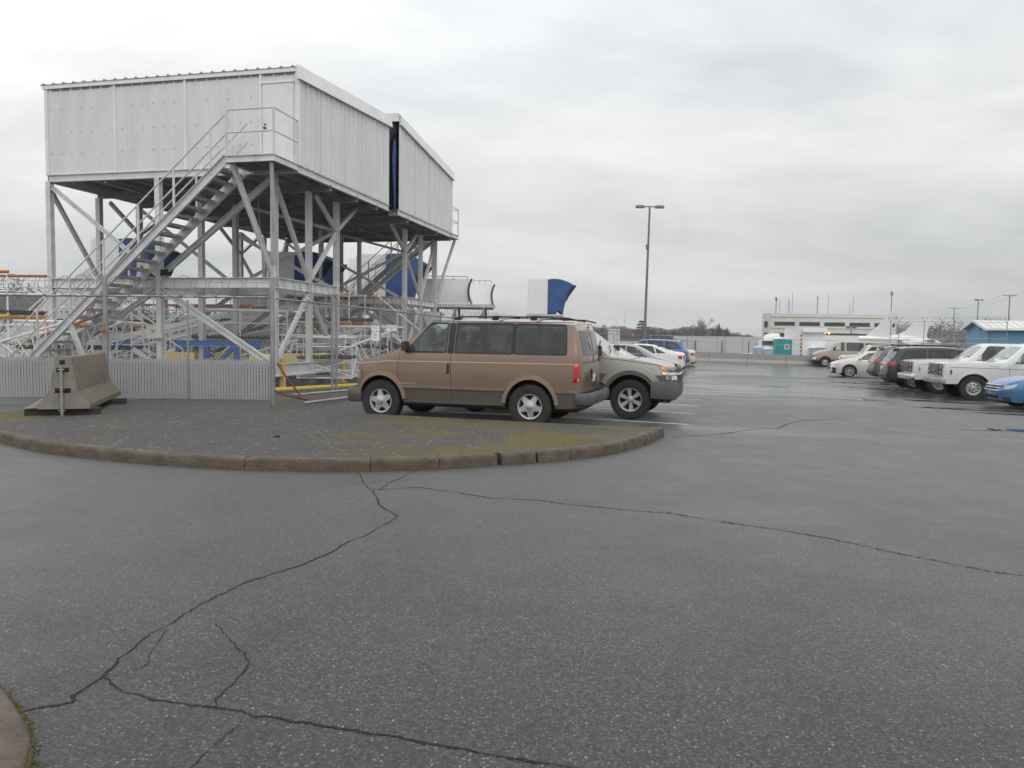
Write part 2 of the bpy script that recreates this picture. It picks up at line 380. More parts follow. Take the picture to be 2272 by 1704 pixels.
def moss_asphalt():
    m, t, b = newmat('island_surface')
    c = nd(t, 'ShaderNodeTexCoord'); V = c.outputs['Object']
    mid = noise(t, 2.4, 6, .65, vec=V); fine = noise(t, 70, 3, .7, vec=V)
    col = mixc(t, .5, ramp(t, mid.outputs[0], [(.3, (.050, .048, .046)), (.7, (.088, .084, .079))]).outputs[0],
               ramp(t, fine.outputs[0], [(.3, (.035, .034, .032)), (.7, (.12, .115, .11))]).outputs[0])
    for sc_, lo, hi, cc in ((9, .22, .34, (.20, .195, .18)), (22, .18, .3, (.26, .25, .22))):
        vo = nd(t, 'ShaderNodeTexVoronoi'); vo.inputs['Scale'].default_value = sc_; t.links.new(V, vo.inputs['Vector'])
        rr = ramp(t, vo.outputs['Distance'], [(lo, 1.0), (hi, 0.0)])
        sepc = nd(t, 'ShaderNodeSeparateColor'); t.links.new(vo.outputs['Color'], sepc.inputs[0]); gate = ramp(t, sepc.outputs[0], [(.78, 0.0), (.84, .8)])
        mu = nd(t, 'ShaderNodeMath', operation='MULTIPLY'); t.links.new(rr.outputs[0], mu.inputs[0]); t.links.new(gate.outputs[0], mu.inputs[1])
        col = mixc(t, mu.outputs[0], col, cc)
    # moss: broad drifts broken up by finer noise, thicker towards the right-hand tip and the left end
    mn = noise(t, .75, 7, .7, vec=V, dist=.6); mf = noise(t, 26, 6, .75, vec=V)
    sx = nd(t, 'ShaderNodeSeparateXYZ'); t.links.new(V, sx.inputs[0])
    px = nd(t, 'ShaderNodeMapRange'); px.inputs[1].default_value = -3.4; px.inputs[2].default_value = -1.2; px.inputs[3].default_value = -.12; px.inputs[4].default_value = .06
    t.links.new(sx.outputs[0], px.inputs[0])
    pl = nd(t, 'ShaderNodeMapRange'); pl.inputs[1].default_value = -7.5; pl.inputs[2].default_value = -8.9; pl.inputs[3].default_value = 0; pl.inputs[4].default_value = .36
    t.links.new(sx.outputs[0], pl.inputs[0])
    a1 = nd(t, 'ShaderNodeMath', operation='ADD'); t.links.new(mn.outputs[0], a1.inputs[0]); t.links.new(px.outputs[0], a1.inputs[1])
    a2 = nd(t, 'ShaderNodeMath', operation='ADD'); t.links.new(a1.outputs[0], a2.inputs[0]); t.links.new(pl.outputs[0], a2.inputs[1])
    mm = ramp(t, a2.outputs[0], [(.47, 0.0), (.60, 1.0)]); mg = ramp(t, mf.outputs[0], [(.44, .05), (.58, 1.0)])
    mu = nd(t, 'ShaderNodeMath', operation='MULTIPLY'); t.links.new(mm.outputs[0], mu.inputs[0]); t.links.new(mg.outputs[0], mu.inputs[1])
    col = mixc(t, mu.outputs[0], col, (.13, .098, .018))
    t.links.new(col, b.inputs['Base Color']); sp(b, Roughness=.85, Specular_IOR_Level=.3)
    bump(t, b, fine.outputs[0], .5, .008)
    return m
ISLM = moss_asphalt()
def kerb_mat():
    m, t, b = newmat('kerb_concrete')
    c = nd(t, 'ShaderNodeTexCoord'); V = c.outputs['Object']
    n = noise(t, 3.5, 7, .65, vec=V, sc=(1, 1, 3)); f = noise(t, 45, 4, .7, vec=V); k = noise(t, 1.1, 4, .6, vec=V)
    col = ramp(t, n.outputs[0], [(.28, (.030, .025, .020)), (.5, (.085, .068, .051)), (.72, (.165, .132, .100))]).outputs[0]
    col = mixc(t, .35, col, ramp(t, f.outputs[0], [(.3, (.035, .03, .025)), (.7, (.19, .155, .12))]).outputs[0])
    col = mixc(t, ramp(t, k.outputs[0], [(.5, 0.0), (.7, .6)]).outputs[0], col, (.075, .065, .03))
    t.links.new(col, b.inputs['Base Color']); sp(b, Roughness=.85); bump(t, b, f.outputs[0], .5, .006)
    return m
KERB = kerb_mat()
MOSS = paint('moss_green', (.095, .082, .018), .95, 0, .6, (.05, .06, .01), 12)
CRACK = paint('crack_dark', (.014, .013, .012), .95, 0, .3)
LINE = paint('line_paint', (.66, .66, .64), .6, 0, .45, (.14, .14, .14), 9)

def gz(x, y):
    """the lot falls gently to the right; the apron beyond it lies lower"""
    s = x - 1.2; s = 0 if s < -1.5 else ((s+1.5)**2/6 if s < 1.5 else s)
    s = 28 + (s-28)*.05 if s > 28 else s
    t = min(1, max(0, (y - 67) / 16.0)); t = t*t*(3-2*t)
    return -.018*s - (2.0 - .018*s*.6)*t
g = MB(); xs = [-3000, -900, -300, -120, -60, -30, -10, -4, -1] + [-.3+i*.6 for i in range(8)] + [5.5+i*4 for i in range(30)] + [200, 400, 1000, 3000]
ys = [-60, -20, 0, 10, 20, 30, 40, 50, 60, 65] + [67+i*2 for i in range(9)] + [90, 150, 300, 700, 1500, 4500]
vs = [(x, y, gz(x, y)) for x in xs for y in ys]; ny = len(ys)
g.add(vs, [(i*ny+j, (i+1)*ny+j, (i+1)*ny+j+1, i*ny+j+1) for i in range(len(xs)-1) for j in range(ny-1)])
g.build('ground', ASPH, None, True, 'structure')

# stall lines; the bays run along direction D, the aisle across it
TH = R(-15.9); DX, DY = cos(TH), sin(TH)
def strip(mb, p, q, w, z, n=12):
    p = Vector((p[0], p[1], 0)); q = Vector((q[0], q[1], 0)); d = (q-p).normalized(); s = Vector((-d.y, d.x, 0))*(w/2)
    vs = []
    for i in range(n+1):
        c = p.lerp(q, i/n)
        for e in (c-s, c+s): vs.append((e.x, e.y, gz(e.x, e.y)+z))
    mb.add(vs, [(2*i, 2*i+1, 2*i+3, 2*i+2) for i in range(n)])
lines = thing('bay_markings', None, None); lines['kind'] = 'structure'
ends = [(3.40, 14.46), (4.05, 16.74), (4.66, 18.8), (5.23, 20.9), (5.88, 23.17), (6.44, 25.4), (7.12, 27.6), (7.75, 29.9), (8.4, 32.2), (9.05, 34.6), (9.7, 36.9), (10.35, 39.2), (11.0, 41.5), (11.65, 43.8), (12.3, 46.2), (12.9, 48.5), (13.6, 51)]
for e in ends:
    mb = MB(); strip(mb, e, (e[0]-DX*4.9, e[1]-DY*4.9), .085, .004); mb.build('bay_line', LINE, lines)
for k in range(14):
    mb = MB(); p = (14.1+k*.68, 20.6+k*2.4); strip(mb, p, (p[0]+DX*5, p[1]+DY*5), .085, .004); mb.build('bay_line', LINE, lines)

# cracks, irregular dark ribbons with moss in places
def crack(name, pts, w, moss=0, jit=.012, seed=1):
    rnd = random.Random(seed); mb = MB(); P = []
    for a, b in zip(pts, pts[1:]):
        L = math.dist(a, b); n = max(2, int(L/.016))
        for i in range(n):
            t = i/n; P.append((lerp(a[0], b[0], t), lerp(a[1], b[1], t)))
    P.append(pts[-1]); off = 0; L_ = []; R_ = []; C_ = []
    for i, p in enumerate(P):
        q = P[min(i+1, len(P)-1)]; r = P[max(i-1, 0)]; d = Vector((q[0]-r[0], q[1]-r[1])); d = d.normalized() if d.length else Vector((1, 0)); nrm = Vector((-d.y, d.x))
        off = off*.80 + rnd.uniform(-jit, jit)*.45; ww = w*.75*(.85+.25*sin(i*.05+seed)+.2*sin(i*.31))*rnd.uniform(.55, 1.6)*(.3 + .7*min(1, i/6, (len(P)-1-i)/6))
        c = Vector(p) + nrm*off; C_.append((c, nrm)); L_.append(c+nrm*ww/2); R_.append(c-nrm*ww/2)
    n = len(P); mb.add([(v.x, v.y, gz(v.x, v.y)+.003) for v in L_] + [(v.x, v.y, gz(v.x, v.y)+.003) for v in R_], [(i, i+1, n+i+1, n+i) for i in range(n-1)])
    o = mb.build(name, CRACK, None, kind='structure')
    if moss:
        ms = MB(); ph = rnd.random()*9
        for i, (c, nrm) in enumerate(C_):
            if rnd.random() < moss*(.5+.5*sin(i*.16+ph)):
                for _ in range(3):
                    s = rnd.uniform(.002, .006)*(1.9 if moss > .5 else 1); x = c.x+rnd.uniform(-.009, .009); y = c.y+rnd.uniform(-.009, .009); a = rnd.random()*6; z0 = gz(x, y)+.002
                    ms.add([(x+s*cos(a+k*2.1), y+s*sin(a+k*2.1), z0) for k in range(3)] + [(x, y, z0+s*.8)], [(0, 1, 3), (1, 2, 3), (2, 0, 3)])
        ms.build('moss', MOSS, o, kind='stuff')
    return o
CR = [
 ([(-1.73,8.6),(-1.58,8.03),(-1.42,7.7),(-1.3,7.31),(-1.24,7.03),(-.99,6.62),(-1.03,6.39),(-1.11,6.16),(-1.14,5.96),(-1.23,5.81),(-1.33,5.4),(-1.44,5.16),(-1.6,4.92),(-1.71,4.73),(-1.78,4.49),(-1.84,4.27),(-1.85,4.08),(-1.89,3.91),(-1.9,3.6),(-1.88,3.43),(-1.89,3.38),(-1.91,3.23),(-1.88,3.17),(-1.99,3.11),(-2.05,3.06)], .017, .25),
 ([(-1.88,3.43),(-1.72,3.27),(-1.53,3.2),(-1.34,3.16),(-1.13,3.12),(-1.06,3.08),(-.96,3.07),(-.8,3.01),(-.63,2.96),(-.39,2.9),(-.07,2.81),(.33,2.70),(.8,2.55)], .016, .35),
 ([(-1.62,4.08),(-1.45,3.86),(-1.33,3.7),(-1.26,3.61),(-1.24,3.51),(-1.25,3.38),(-1.27,3.22),(-1.25,3.14)], .008, 0),
 ([(-1.08,3.04),(-1.14,2.84),(-1.18,2.6)], .005, 0),
 ([(-1.41,7.74),(-.99,7.9),(-.63,7.71),(-.2,7.42),(.28,7.34),(.66,7.15),(1.11,7.01),(1.51,6.9),(1.81,6.68),(1.93,6.6),(2.29,6.4),(2.62,6.17),(2.8,5.98),(3.05,5.72),(3.26,5.54),(3.46,5.36),(3.85,5.2),(4.6,4.7)], .013, .75),
 ([(-1.36,7.79),(-1.32,8.14),(-1.21,8.49),(-1.11,8.9)], .014, .9),
 ([(2.62,12.3),(2.82,12.61),(3.56,13.02),(4.55,14.09),(5.05,14.28),(5.56,15.19),(6.12,15.89),(6.63,16.29),(7.6,16.6)], .03, 0),
 ([(-1.85,4.0),(-1.80,3.75),(-1.74,3.55),(-1.86,3.36)], .008, .2)]
for i, (p, wd, ms) in enumerate(CR): crack('pavement_crack', p, wd, ms, .012, i+3)

# puddles: thin mirror-like sheets
m, t, b = newmat('puddle_water'); sp(b, Base_Color=(.025, .025, .025, 1), Roughness=.02, Specular_IOR_Level=.6); PUD = m
def puddle(cx, cy, rx, ry, seed, rot=TH):
    rnd = random.Random(seed); n = 56; a = [rnd.uniform(0, 6.3) for _ in range(5)]; vs = [(cx, cy, gz(cx, cy)+.008)]
    for i in range(n):
        t = 2*pi*i/n; r = 1 + .28*sin(2*t+a[0]) + .17*sin(3*t+a[1]) + .12*sin(5*t+a[2]) + .07*sin(9*t+a[3])
        x, y = rx*r*cos(t), ry*r*sin(t); X, Y = cx+x*cos(rot)-y*sin(rot), cy+x*sin(rot)+y*cos(rot); vs.append((X, Y, gz(X, Y)+.008))
    MB().add(vs, [(0, 1+i, 1+(i+1) % n) for i in range(n)]).build('puddle', PUD, None, kind='structure')
for a in [(10.7, 15.35, .95, .33, 1, 0), (9.5, 15.2, .45, .10, 2, -.1), (12.2, 20.4, 1.1, .14, 4), (10.2, 23.2, 1.3, .16, 5), (13.0, 19.2, 1.6, .10, 6), (8.9, 29, 1.2, .25, 8), (13.2, 23.2, 1.0, .25, 9), (7.4, 24.0, 1.2, .10, 10), (14.5, 29.2, 1.2, .3, 11), (15.6, 33.6, 1.3, .4, 12)]: puddle(*a)

# ------------------------------------------------------------------ traffic island with kerb
kpts = [(-9.35,13.1),(-9.3,12.5),(-8.9,11.85),(-8.2,11.2),(-7.23,10.62),(-6.02,9.75),(-4.70,9.17),(-3.85,8.90),(-3.02,8.75),(-2.3,8.72),(-1.64,8.78),(-.85,9.0),(-.13,9.33),(.35,9.56),(.80,9.84),(1.3,10.3),(1.74,10.92),(2.18,11.7),(2.55,12.51)]
def catmull(P, n=8):
    out = []
    for i in range(len(P)-1):
        p0 = P[max(i-1, 0)]; p1 = P[i]; p2 = P[i+1]; p3 = P[min(i+2, len(P)-1)]
        for k in range(n):
            t = k/n
            out.append(tuple(.5*((2*p1[j]) + (-p0[j]+p2[j])*t + (2*p0[j]-5*p1[j]+4*p2[j]-p3[j])*t*t + (-p0[j]+3*p1[j]-3*p2[j]+p3[j])*t**3) for j in (0, 1)))
    out.append(P[-1]); return out
kp = catmull(kpts)
KH = .15
prof = [(0, -.02), (.004, .10), (.014, .130), (.035, .147), (.06, KH), (.15, KH+.002), (.165, KH-.01), (.168, -.02)]
kerb = thing('kerb', None, None); kerb['kind'] = 'structure'
dist = [0]
for a, b_ in zip(kp, kp[1:]): dist.append(dist[-1] + math.dist(a, b_))
def at_d(d):
    for i in range(len(dist)-1):
        if d <= dist[i+1]: 
            t = (d-dist[i])/(dist[i+1]-dist[i]); return (lerp(kp[i][0], kp[i+1][0], t), lerp(kp[i][1], kp[i+1][1], t)), i
    return kp[-1], len(kp)-2
def d_of(pt): return dist[min(range(len(kp)), key=lambda i: math.dist(kp[i], pt))]
joints = [0, 2.0, 4.2, d_of((-4.7, 9.17)), d_of((-3.1, 8.76)), d_of((-1.64, 8.78)), d_of((-.85, 9.0)), d_of((-.13, 9.33)), d_of((.33, 9.55)), d_of((.80, 9.84)), dist[-1]]
def kerb_piece(d0, d1, seed, rough=.004, cap=False):
    rnd = random.Random(seed); n = max(3, int((d1-d0)/.05)); vs = []; m_ = len(prof); ph = [rnd.random()*9 for _ in range(4)]
    tilt = rnd.uniform(-.004, .004)
    for i in range(n+1):
        d = lerp(d0, d1, i/n); p, k = at_d(d); q, _ = at_d(min(d+.05, dist[-1])); r, _ = at_d(max(d-.05, 0))
        tg = Vector((q[0]-r[0], q[1]-r[1])).normalized(); nn = Vector((-tg.y, tg.x))
        e = min(i, n-i); ch = .012 if e == 0 else 0
        endr = 1.0
        if cap and i > n-4: endr = [.62, .86, .96, 1][n-i]
        for j, (u, z) in enumerate(prof):
            uu = u + (rough*(sin(d*23+ph[0]+j)+sin(d*61+ph[1]+j*2)) if 0 < j < 7 else 0) + (ch if j < 4 else 0)
            zz = z*endr + (rough*.8*sin(d*37+ph[2]+j) if 1 < j < 7 else 0) + tilt*(u*5) - (ch if 2 < j < 6 else 0)
            vs.append((p[0]+nn.x*uu, p[1]+nn.y*uu, zz))
    fs = [(i*m_+j, (i+1)*m_+j, (i+1)*m_+j+1, i*m_+j+1) for i in range(n) for j in range(m_-1)]
    fs += [tuple(range(m_)), tuple(n*m_+j for j in range(m_))[::-1]]
    MB().add(vs, fs).build('kerb_stone', KERB, kerb, smooth=50)
for i, (a, b_) in enumerate(zip(joints, joints[1:])):
    gap = .008 if i != 7 else .05
    kerb_piece(a+gap/2, b_-(.035 if i == 6 else gap/2), i*7+3, .006 if i < 5 else .009, cap=(i == len(joints)-2))
# rubble in the broken joint and moss along the foot
rb = MB(); rnd = random.Random(5)
for _ in range(26):
    x, y = -.12+rnd.uniform(-.09, .12), 9.36+rnd.uniform(-.05, .13); s = rnd.uniform(.012, .035)
    rb.box((x, y, .02+rnd.uniform(0, .10)), (s, s*rnd.uniform(.6, 1.3), s*.7), Matrix.Rotation(rnd.random()*.3, 4, 'Z'))
rb.build('rubble', KERB, kerb, kind='stuff')
ms = MB()
for _ in range(1500):
    d = rnd.uniform(.3, dist[-1]-.1); dens = .25 + .75*(dist[-1]*.5 < d < dist[-1]*.93)
    if rnd.random() > dens*(.55+.45*sin(d*5)): continue
    p, k = at_d(d); q, _ = at_d(min(d+.05, dist[-1])); tg = Vector((q[0]-p[0]+1e-6, q[1]-p[1])).normalized(); nn = Vector((-tg.y, tg.x))
    u = -abs(rnd.gauss(0, .022)); x, y = p[0]+nn.x*u, p[1]+nn.y*u; s = rnd.uniform(.005, .016); a = rnd.random()*6
    ms.add([(x+s*cos(a+k*2.1), y+s*sin(a+k*2.1), .001) for k in range(3)] + [(x, y, .001+s*.9)], [(0, 1, 3), (1, 2, 3), (2, 0, 3)])
ms.build('moss', MOSS, kerb, kind='stuff')
# the raised surface inside the kerb
inner = []
for i, p in enumerate(kp):
    q = kp[min(i+1, len(kp)-1)]; r = kp[max(i-1, 0)]; tg = Vector((q[0]-r[0], q[1]-r[1])).normalized(); nn = Vector((-tg.y, tg.x))
    inner.append((p[0]+nn.x*.14, p[1]+nn.y*.14))
back = [(2.17,12.32),(-.3,13.12),(-2.7,13.95),(-4.7,14.6),(-5.3,16.45),(-8.0,16.45),(-8.75,13.8)]
poly = inner + back
bm = bmesh.new(); vv = [bm.verts.new((x, y, KH-.006)) for x, y in poly]; f = bm.faces.new(vv)
ex = bmesh.ops.extrude_face_region(bm, geom=[f]); bmesh.ops.translate(bm, verts=[v for v in ex['geom'] if isinstance(v, bmesh.types.BMVert)], vec=(0, 0, -.20))
bmesh.ops.triangulate(bm, faces=[f for f in bm.faces if len(f.verts) > 4]); bmesh.ops.recalc_face_normals(bm, faces=bm.faces)
me = bpy.data.meshes.new('island_pavement'); bm.to_mesh(me); bm.free(); me.materials.append(ISLM)
mc = MB(); rnd = random.Random(77)
for _ in range(5200):
    i = rnd.randrange(int(len(inner)*.45), len(inner)); t = abs(rnd.gauss(0, .35)); x = lerp(inner[i][0], -.6, t*.5)+rnd.uniform(-.05, .05); y = inner[i][1]+t*1.6+rnd.uniform(-.03, .05)
    if y > 12.6-.35*(x-1) or sin(x*3.1)+sin(y*4.3+x)+rnd.uniform(-1, 1) < .15: continue
    s = rnd.uniform(.004, .012); a = rnd.random()*6; mc.add([(x+s*cos(a+k*2.1), y+s*sin(a+k*2.1), KH-.006) for k in range(3)] + [(x, y, KH-.006+s*.7)], [(0, 1, 3), (1, 2, 3), (2, 0, 3)])
tag(mc.build('moss', paint('moss_ochre', (.15, .12, .02), .95, 0, .6, (.08, .08, .015), 9)), 'low yellow-green moss growing along the inside of the kerb', 'moss', kind='stuff')
isl = bpy.data.objects.new('island_pavement', me); COL.objects.link(isl); isl['kind'] = 'structure'
st = MB(); st.add([(-3.33, 10.6, .18), (-3.27, 10.58, .17), (-3.29, 10.64, .15), (-3.35, 10.64, .15), (-3.26, 10.62, .145), (-3.36, 10.57, .145)], [(0,1,2),(0,2,3),(0,3,5),(0,5,1),(1,4,2),(5,4,1)])
tag(st.build('stone', KERB), 'small loose brown stone lying on the mossy traffic island', 'stone')

# second kerb, bottom left corner of the view
k2 = [(-3.4,3.45),(-2.9,3.40),(-2.5,3.30),(-2.27,3.2),(-2.13,3.07),(-2.04,2.98),(-1.95,2.88),(-1.86,2.76),(-1.78,2.6),(-1.72,2.4),(-1.70,2.1),(-1.75,1.7)]
k2 = catmull([(a+.07, b_) for a, b_ in k2], 5); kk = thing('kerb', None, None); kk['kind'] = 'structure'
mb = MB(); vs = []; m_ = 5
for i, p in enumerate(k2):
    q = k2[min(i+1, len(k2)-1)]; r = k2[max(i-1, 0)]; tg = Vector((q[0]-r[0], q[1]-r[1])).normalized(); nn = Vector((tg.y, -tg.x))
    for u, z in ((0, -.02), (-.004, .045), (-.03, .075), (-.16, .085), (-.165, -.02)): vs.append((p[0]-nn.x*u, p[1]-nn.y*u, z))
mb.add(vs, [(i*m_+j, (i+1)*m_+j, (i+1)*m_+j+1, i*m_+j+1) for i in range(len(k2)-1) for j in range(m_-1)]); mb.build('kerb_stone', KERB, kk, smooth=50)
vs = [(-2.6, 1.2, .078)]
for i, p in enumerate(k2): vs.append((p[0]-.09, p[1]-.11, .08))
mb = MB(); mb.add([(-4.2, 1.6, .08)] + vs[1:], [tuple(range(len(vs)))]); mb.build('kerb_infill', KERB, kk)
ms = MB()
for _ in range(420):
    i = rnd.randrange(len(k2)-1); t = rnd.random(); x = lerp(k2[i][0], k2[i+1][0], t)+abs(rnd.gauss(0, .015)); y = lerp(k2[i][1], k2[i+1][1], t)+abs(rnd.gauss(0, .015)); s = rnd.uniform(.003, .010); a = rnd.random()*6; z = rnd.choice((.001, .001, .05))
    if z > .01: x -= .012; y -= .012
    ms.add([(x+s*cos(a+k*2.1), y+s*sin(a+k*2.1), z) for k in range(3)] + [(x, y, z+s*.9)], [(0, 1, 3), (1, 2, 3), (2, 0, 3)])
ms.build('moss', MOSS, kk, kind='stuff')
# ------------------------------------------------------------------ vehicles
_WH = {}
def wheel_meshes(r, wd, rim, style):
    key = (r, wd, rim, style)
    if key in _WH: return _WH[key]
    h = wd/2; rr = r*rim
    t = MB()
    t.lathe([(rr, -h*.75), (rr+.01, -h*.9), ((r+rr)/2, -h), (r*.955, -h*.93), (r*.99, -h*.72), (r, -h*.4), (r, h*.4), (r*.99, h*.72), (r*.955, h*.93), ((r+rr)/2, h*1.0), (rr+.012, h*.9), (rr, h*.72)], 40)
    k = 44
    for i in range(k):   # shoulder lugs
        a = 2*pi*i/k; M = Matrix.Rotation(-a, 4, 'Y')
        for s in (-1, 1): t.box((r*.985, s*h*.80, 0), (.022, h*.30, r*.085), M)
    t.lathe([(.0, h*.15), (rr*.98, h*.15)], 24)
    tm = t.mesh('tyre', TYRE, 35)
    m = MB(); y0 = h*.80
    m.lathe([(rr*1.0, y0+.006), (rr*.99, y0+.012), (rr*.90, y0+.006), (rr*.87, y0-.02), (rr*.85, h*.2)], 40)
    def spoke(a, w0, w1, r0, r1, ya, yb, th=.02):
        M = Matrix.Rotation(-a, 4, 'Y')
        vs = [(r0, ya, -w0/2), (r0, ya, w0/2), (r1, yb, w1/2), (r1, yb, -w1/2), (r0, ya-th, -w0/2-.008), (r0, ya-th, w0/2+.008), (r1, yb-th, w1/2+.008), (r1, yb-th, -w1/2-.008)]
        m.add(vs, [(0,1,2,3), (4,7,6,5), (0,4,5,1), (1,5,6,2), (2,6,7,3), (3,7,4,0)], 0, M)
    if style == 'star':   # broad tapered five point star
        n = 5
        for i in range(n): spoke(pi/2+2*pi*i/n, rr*.62, rr*.30, rr*.12, rr*.92, y0+.004, y0-.004, .025)
        m.lathe([(0, y0+.018), (rr*.16, y0+.018), (rr*.22, y0+.010), (rr*.52, y0+.004)], 30)
    elif style == 'six':
        for i in range(6):
            for s in (-.1, .1): spoke(2*pi*i/6+.3+s, rr*.16, rr*.16, rr*.2, rr*.93, y0-.012, y0-.002)
        m.lathe([(0, y0+.02), (rr*.17, y0+.016), (rr*.24, y0-.005), (rr*.3, y0-.02)], 24)
    elif style == 'multi':
        for i in range(10): spoke(2*pi*i/10, rr*.16, rr*.11, rr*.15, rr*.93, y0-.006, y0, .018)
        m.lathe([(0, y0+.008), (rr*.2, y0+.004), (rr*.26, y0-.015)], 20)
    else:   # steel wheel with hub cap and vents
        m.lathe([(rr*.86, y0-.045), (rr*.66, y0-.02), (rr*.50, y0-.012), (rr*.38, y0-.03), (rr*.34, y0-.02), (rr*.30, y0+.012), (rr*.15, y0+.022), (0, y0+.022)], 30)
        for i in range(8):
            M = Matrix.Rotation(-2*pi*i/8, 4, 'Y'); m.box((rr*.60, y0-.012, 0), (rr*.15, .012, rr*.2), M, 1)
    rm = m.mesh('rim', [ALLOY, RUBB], 35)
    _WH[key] = (tm, rm); return _WH[key]

class Car:
    """Body shell lofted from a side profile; x forward, y left, z up, origin on the ground at mid wheelbase."""
    def __init__(s, name, label, cat, S, loc, rz, paintm, group='vehicles parked in the car park'):
        s.S = S; s.root = thing(name, label, cat, loc, rz, group); s.P = paintm
        s.x0, s.x1 = S['x0'], S['x1']; s.W = S['W']/2
        s.top = smooth_profile(S['top'], S.get('sm', 2)); s.belt = smooth_profile(S['belt'], 2)
        s.bot = S['bot']; s.wx = S['wx']; s.wr = S['wr']; s.ar = S['ar']; s.wz = S['wr']*.985
    def hw(s, x):
        S = s.S; W = s.W; rf, rr = S.get('rf', .5), S.get('rr', .35); ff, fr = S.get('ff', .78), S.get('fr', .88)
        k = 1.0
        if x > s.x1-rf: t = (x-(s.x1-rf))/rf; k = min(k, ff + (1-ff)*sqrt(max(0, 1-t*t)))
        if x < s.x0+rr: t = ((s.x0+rr)-x)/rr; k = min(k, fr + (1-fr)*sqrt(max(0, 1-t*t)))
        return W*k
    def tops(s, x): return interp(s.top, x)
    def belts(s, x): return min(interp(s.belt, x), s.tops(x)-.012)
    def yB(s, x, z):
        """half width of the body at height z"""
        S = s.S; h = s.hw(x); zb = s.belts(x); zt = s.tops(x)
        if z <= zb:
            zc = S.get('zc', .62)
            if z < zc: t = (zc-z)/zc; return h*(1-S.get('tuck', .07)*t*t)
            t = (z-zc)/max(.05, (zb-zc)); return h*(1-S.get('shoulder', .04)*t*t)
        y1 = h*(1-S.get('shoulder', .04)) - S.get('ledge', .0)
        e = s.edge(x); t = (z-zb)/max(.01, e-zb)
        y2 = y1 - S.get('tumble', .3)*(e-zb)
        return lerp(y1, y2, min(1.0, t))
    def edge(s, x):
        zb = s.belts(x); zt = s.tops(x); return zb + (zt-zb)*(1-min(.5, s.S.get('crown', .05)/max(.05, zt-zb)))
    def warp(s, v):
        """lean of nose and tail with height"""
        x, y, z = v; S = s.S
        nf, nl = S.get('nose', [(0, 0), (2, 0)]), S.get('noselen', .35); tf, tl = S.get('tail', [(0, 0), (2, 0)]), S.get('taillen', .35)
        if x > s.x1-nl: t = (x-(s.x1-nl))/nl; t = t*t*(3-2*t); x += t*(interp(nf, z) - S.get('nbow', .06)*(y/s.W)**2)
        elif x < s.x0+tl: t = ((s.x0+tl)-x)/tl; t = t*t*(3-2*t); x -= t*(interp(tf, z) - S.get('tbow', .03)*(y/s.W)**2)
        return (x, y, z)
    def surf(s, x, z, side=1, off=0.0): 
        a = s.yB(x, z); x2, y2, z2 = s.warp((x, (a+off)*side, z)); return (x2, y2, z2)
    def shell(s):
        S = s.S; xs = []; x = s.x0; step = S.get('step', .05)
        n = int((s.x1-s.x0)/step); xs = [s.x0 + (s.x1-s.x0)*i/n for i in range(n+1)]
        for wx in s.wx:
            for k in range(-12, 13): xs.append(wx + s.ar*sin(k/12*pi/2)*.9995)
        for e, rr_ in ((s.x0, S.get('rr', .35)), (s.x1, S.get('rf', .5))):
            sg = 1 if e == s.x0 else -1
            for k in range(1, 7): xs.append(e + sg*rr_*(1-cos(k/7*pi/2))*.5)
        xs += [p[0] for p in S['top'] if s.x0 < p[0] < s.x1]
        xs = sorted(set(round(v, 4) for v in xs)); xs = [v for i, v in enumerate(xs) if i == 0 or v-xs[i-1] > .006]
        nA, nB, nC = S.get('nA', 10), 6, 8; rows = []
        for x in xs:
            z0 = interp(s.bot, x)
            for wx in s.wx:
                d = abs(x-wx)
                if d < s.ar: z0 = max(z0, s.wz + sqrt(max(0, s.ar**2-d*d))*S.get('asq', 1.0))
            zb = s.belts(x); zt = s.tops(x); e = s.edge(x); z0 = min(z0, zb-.03); R_ = []
            for j in range(nA+1): z = lerp(z0, zb, j/nA); R_.append((s.yB(x, z), z))
            for j in range(1, nB+1): z = lerp(zb, e, j/nB); R_.append((s.yB(x, z+.0001), z))
            y2 = R_[-1][0]
            for j in range(1, nC+1): t = j/nC; y = y2*(1-t); R_.append((y, e + (zt-e)*(1-(y/max(.01, y2))**2.4)))
            rows.append([s.warp((x, y, z)) for y, z in R_])
        mb = MB(); m = len(rows[0]); n = len(rows)
        for sd in (1, -1):
            mb.add([(p[0], p[1]*sd, p[2]) for r in rows for p in r], [(i*m+j, (i+1)*m+j, (i+1)*m+j+1, i*m+j+1) for i in range(n-1) for j in range(m-1)])
        for r, x in ((rows[0], xs[0]), (rows[-1], xs[-1])):   # end caps
            nc = 8
            for j in range(m-1):
                a, b = r[j], r[j+1]
                if a[1] < .02 and b[1] < .02: continue
                vs = []
                for p in (a, b):
                    for k in range(nc+1):
                        y = lerp(p[1], -p[1], k/nc); bow = S.get('nbow', .06) if r is rows[-1] else S.get('tbow', .03)
                        xx = p[0] + (1 if r is rows[-1] else -1)*bow*((p[1]/s.W)**2-(y/s.W)**2); vs.append((xx, y, p[2]))
                mb.add(vs, [(k, k+1, nc+2+k, nc+1+k) for k in range(nc)])
        bm = bmesh.new(); bv = [bm.verts.new(v) for v in mb.v]
        for f in mb.f:
            try: bm.faces.new([bv[i] for i in f])
            except ValueError: pass
        bmesh.ops.remove_doubles(bm, verts=bm.verts, dist=.0015)
        bmesh.ops.recalc_face_normals(bm, faces=bm.faces)
        s.bm = bm; return s
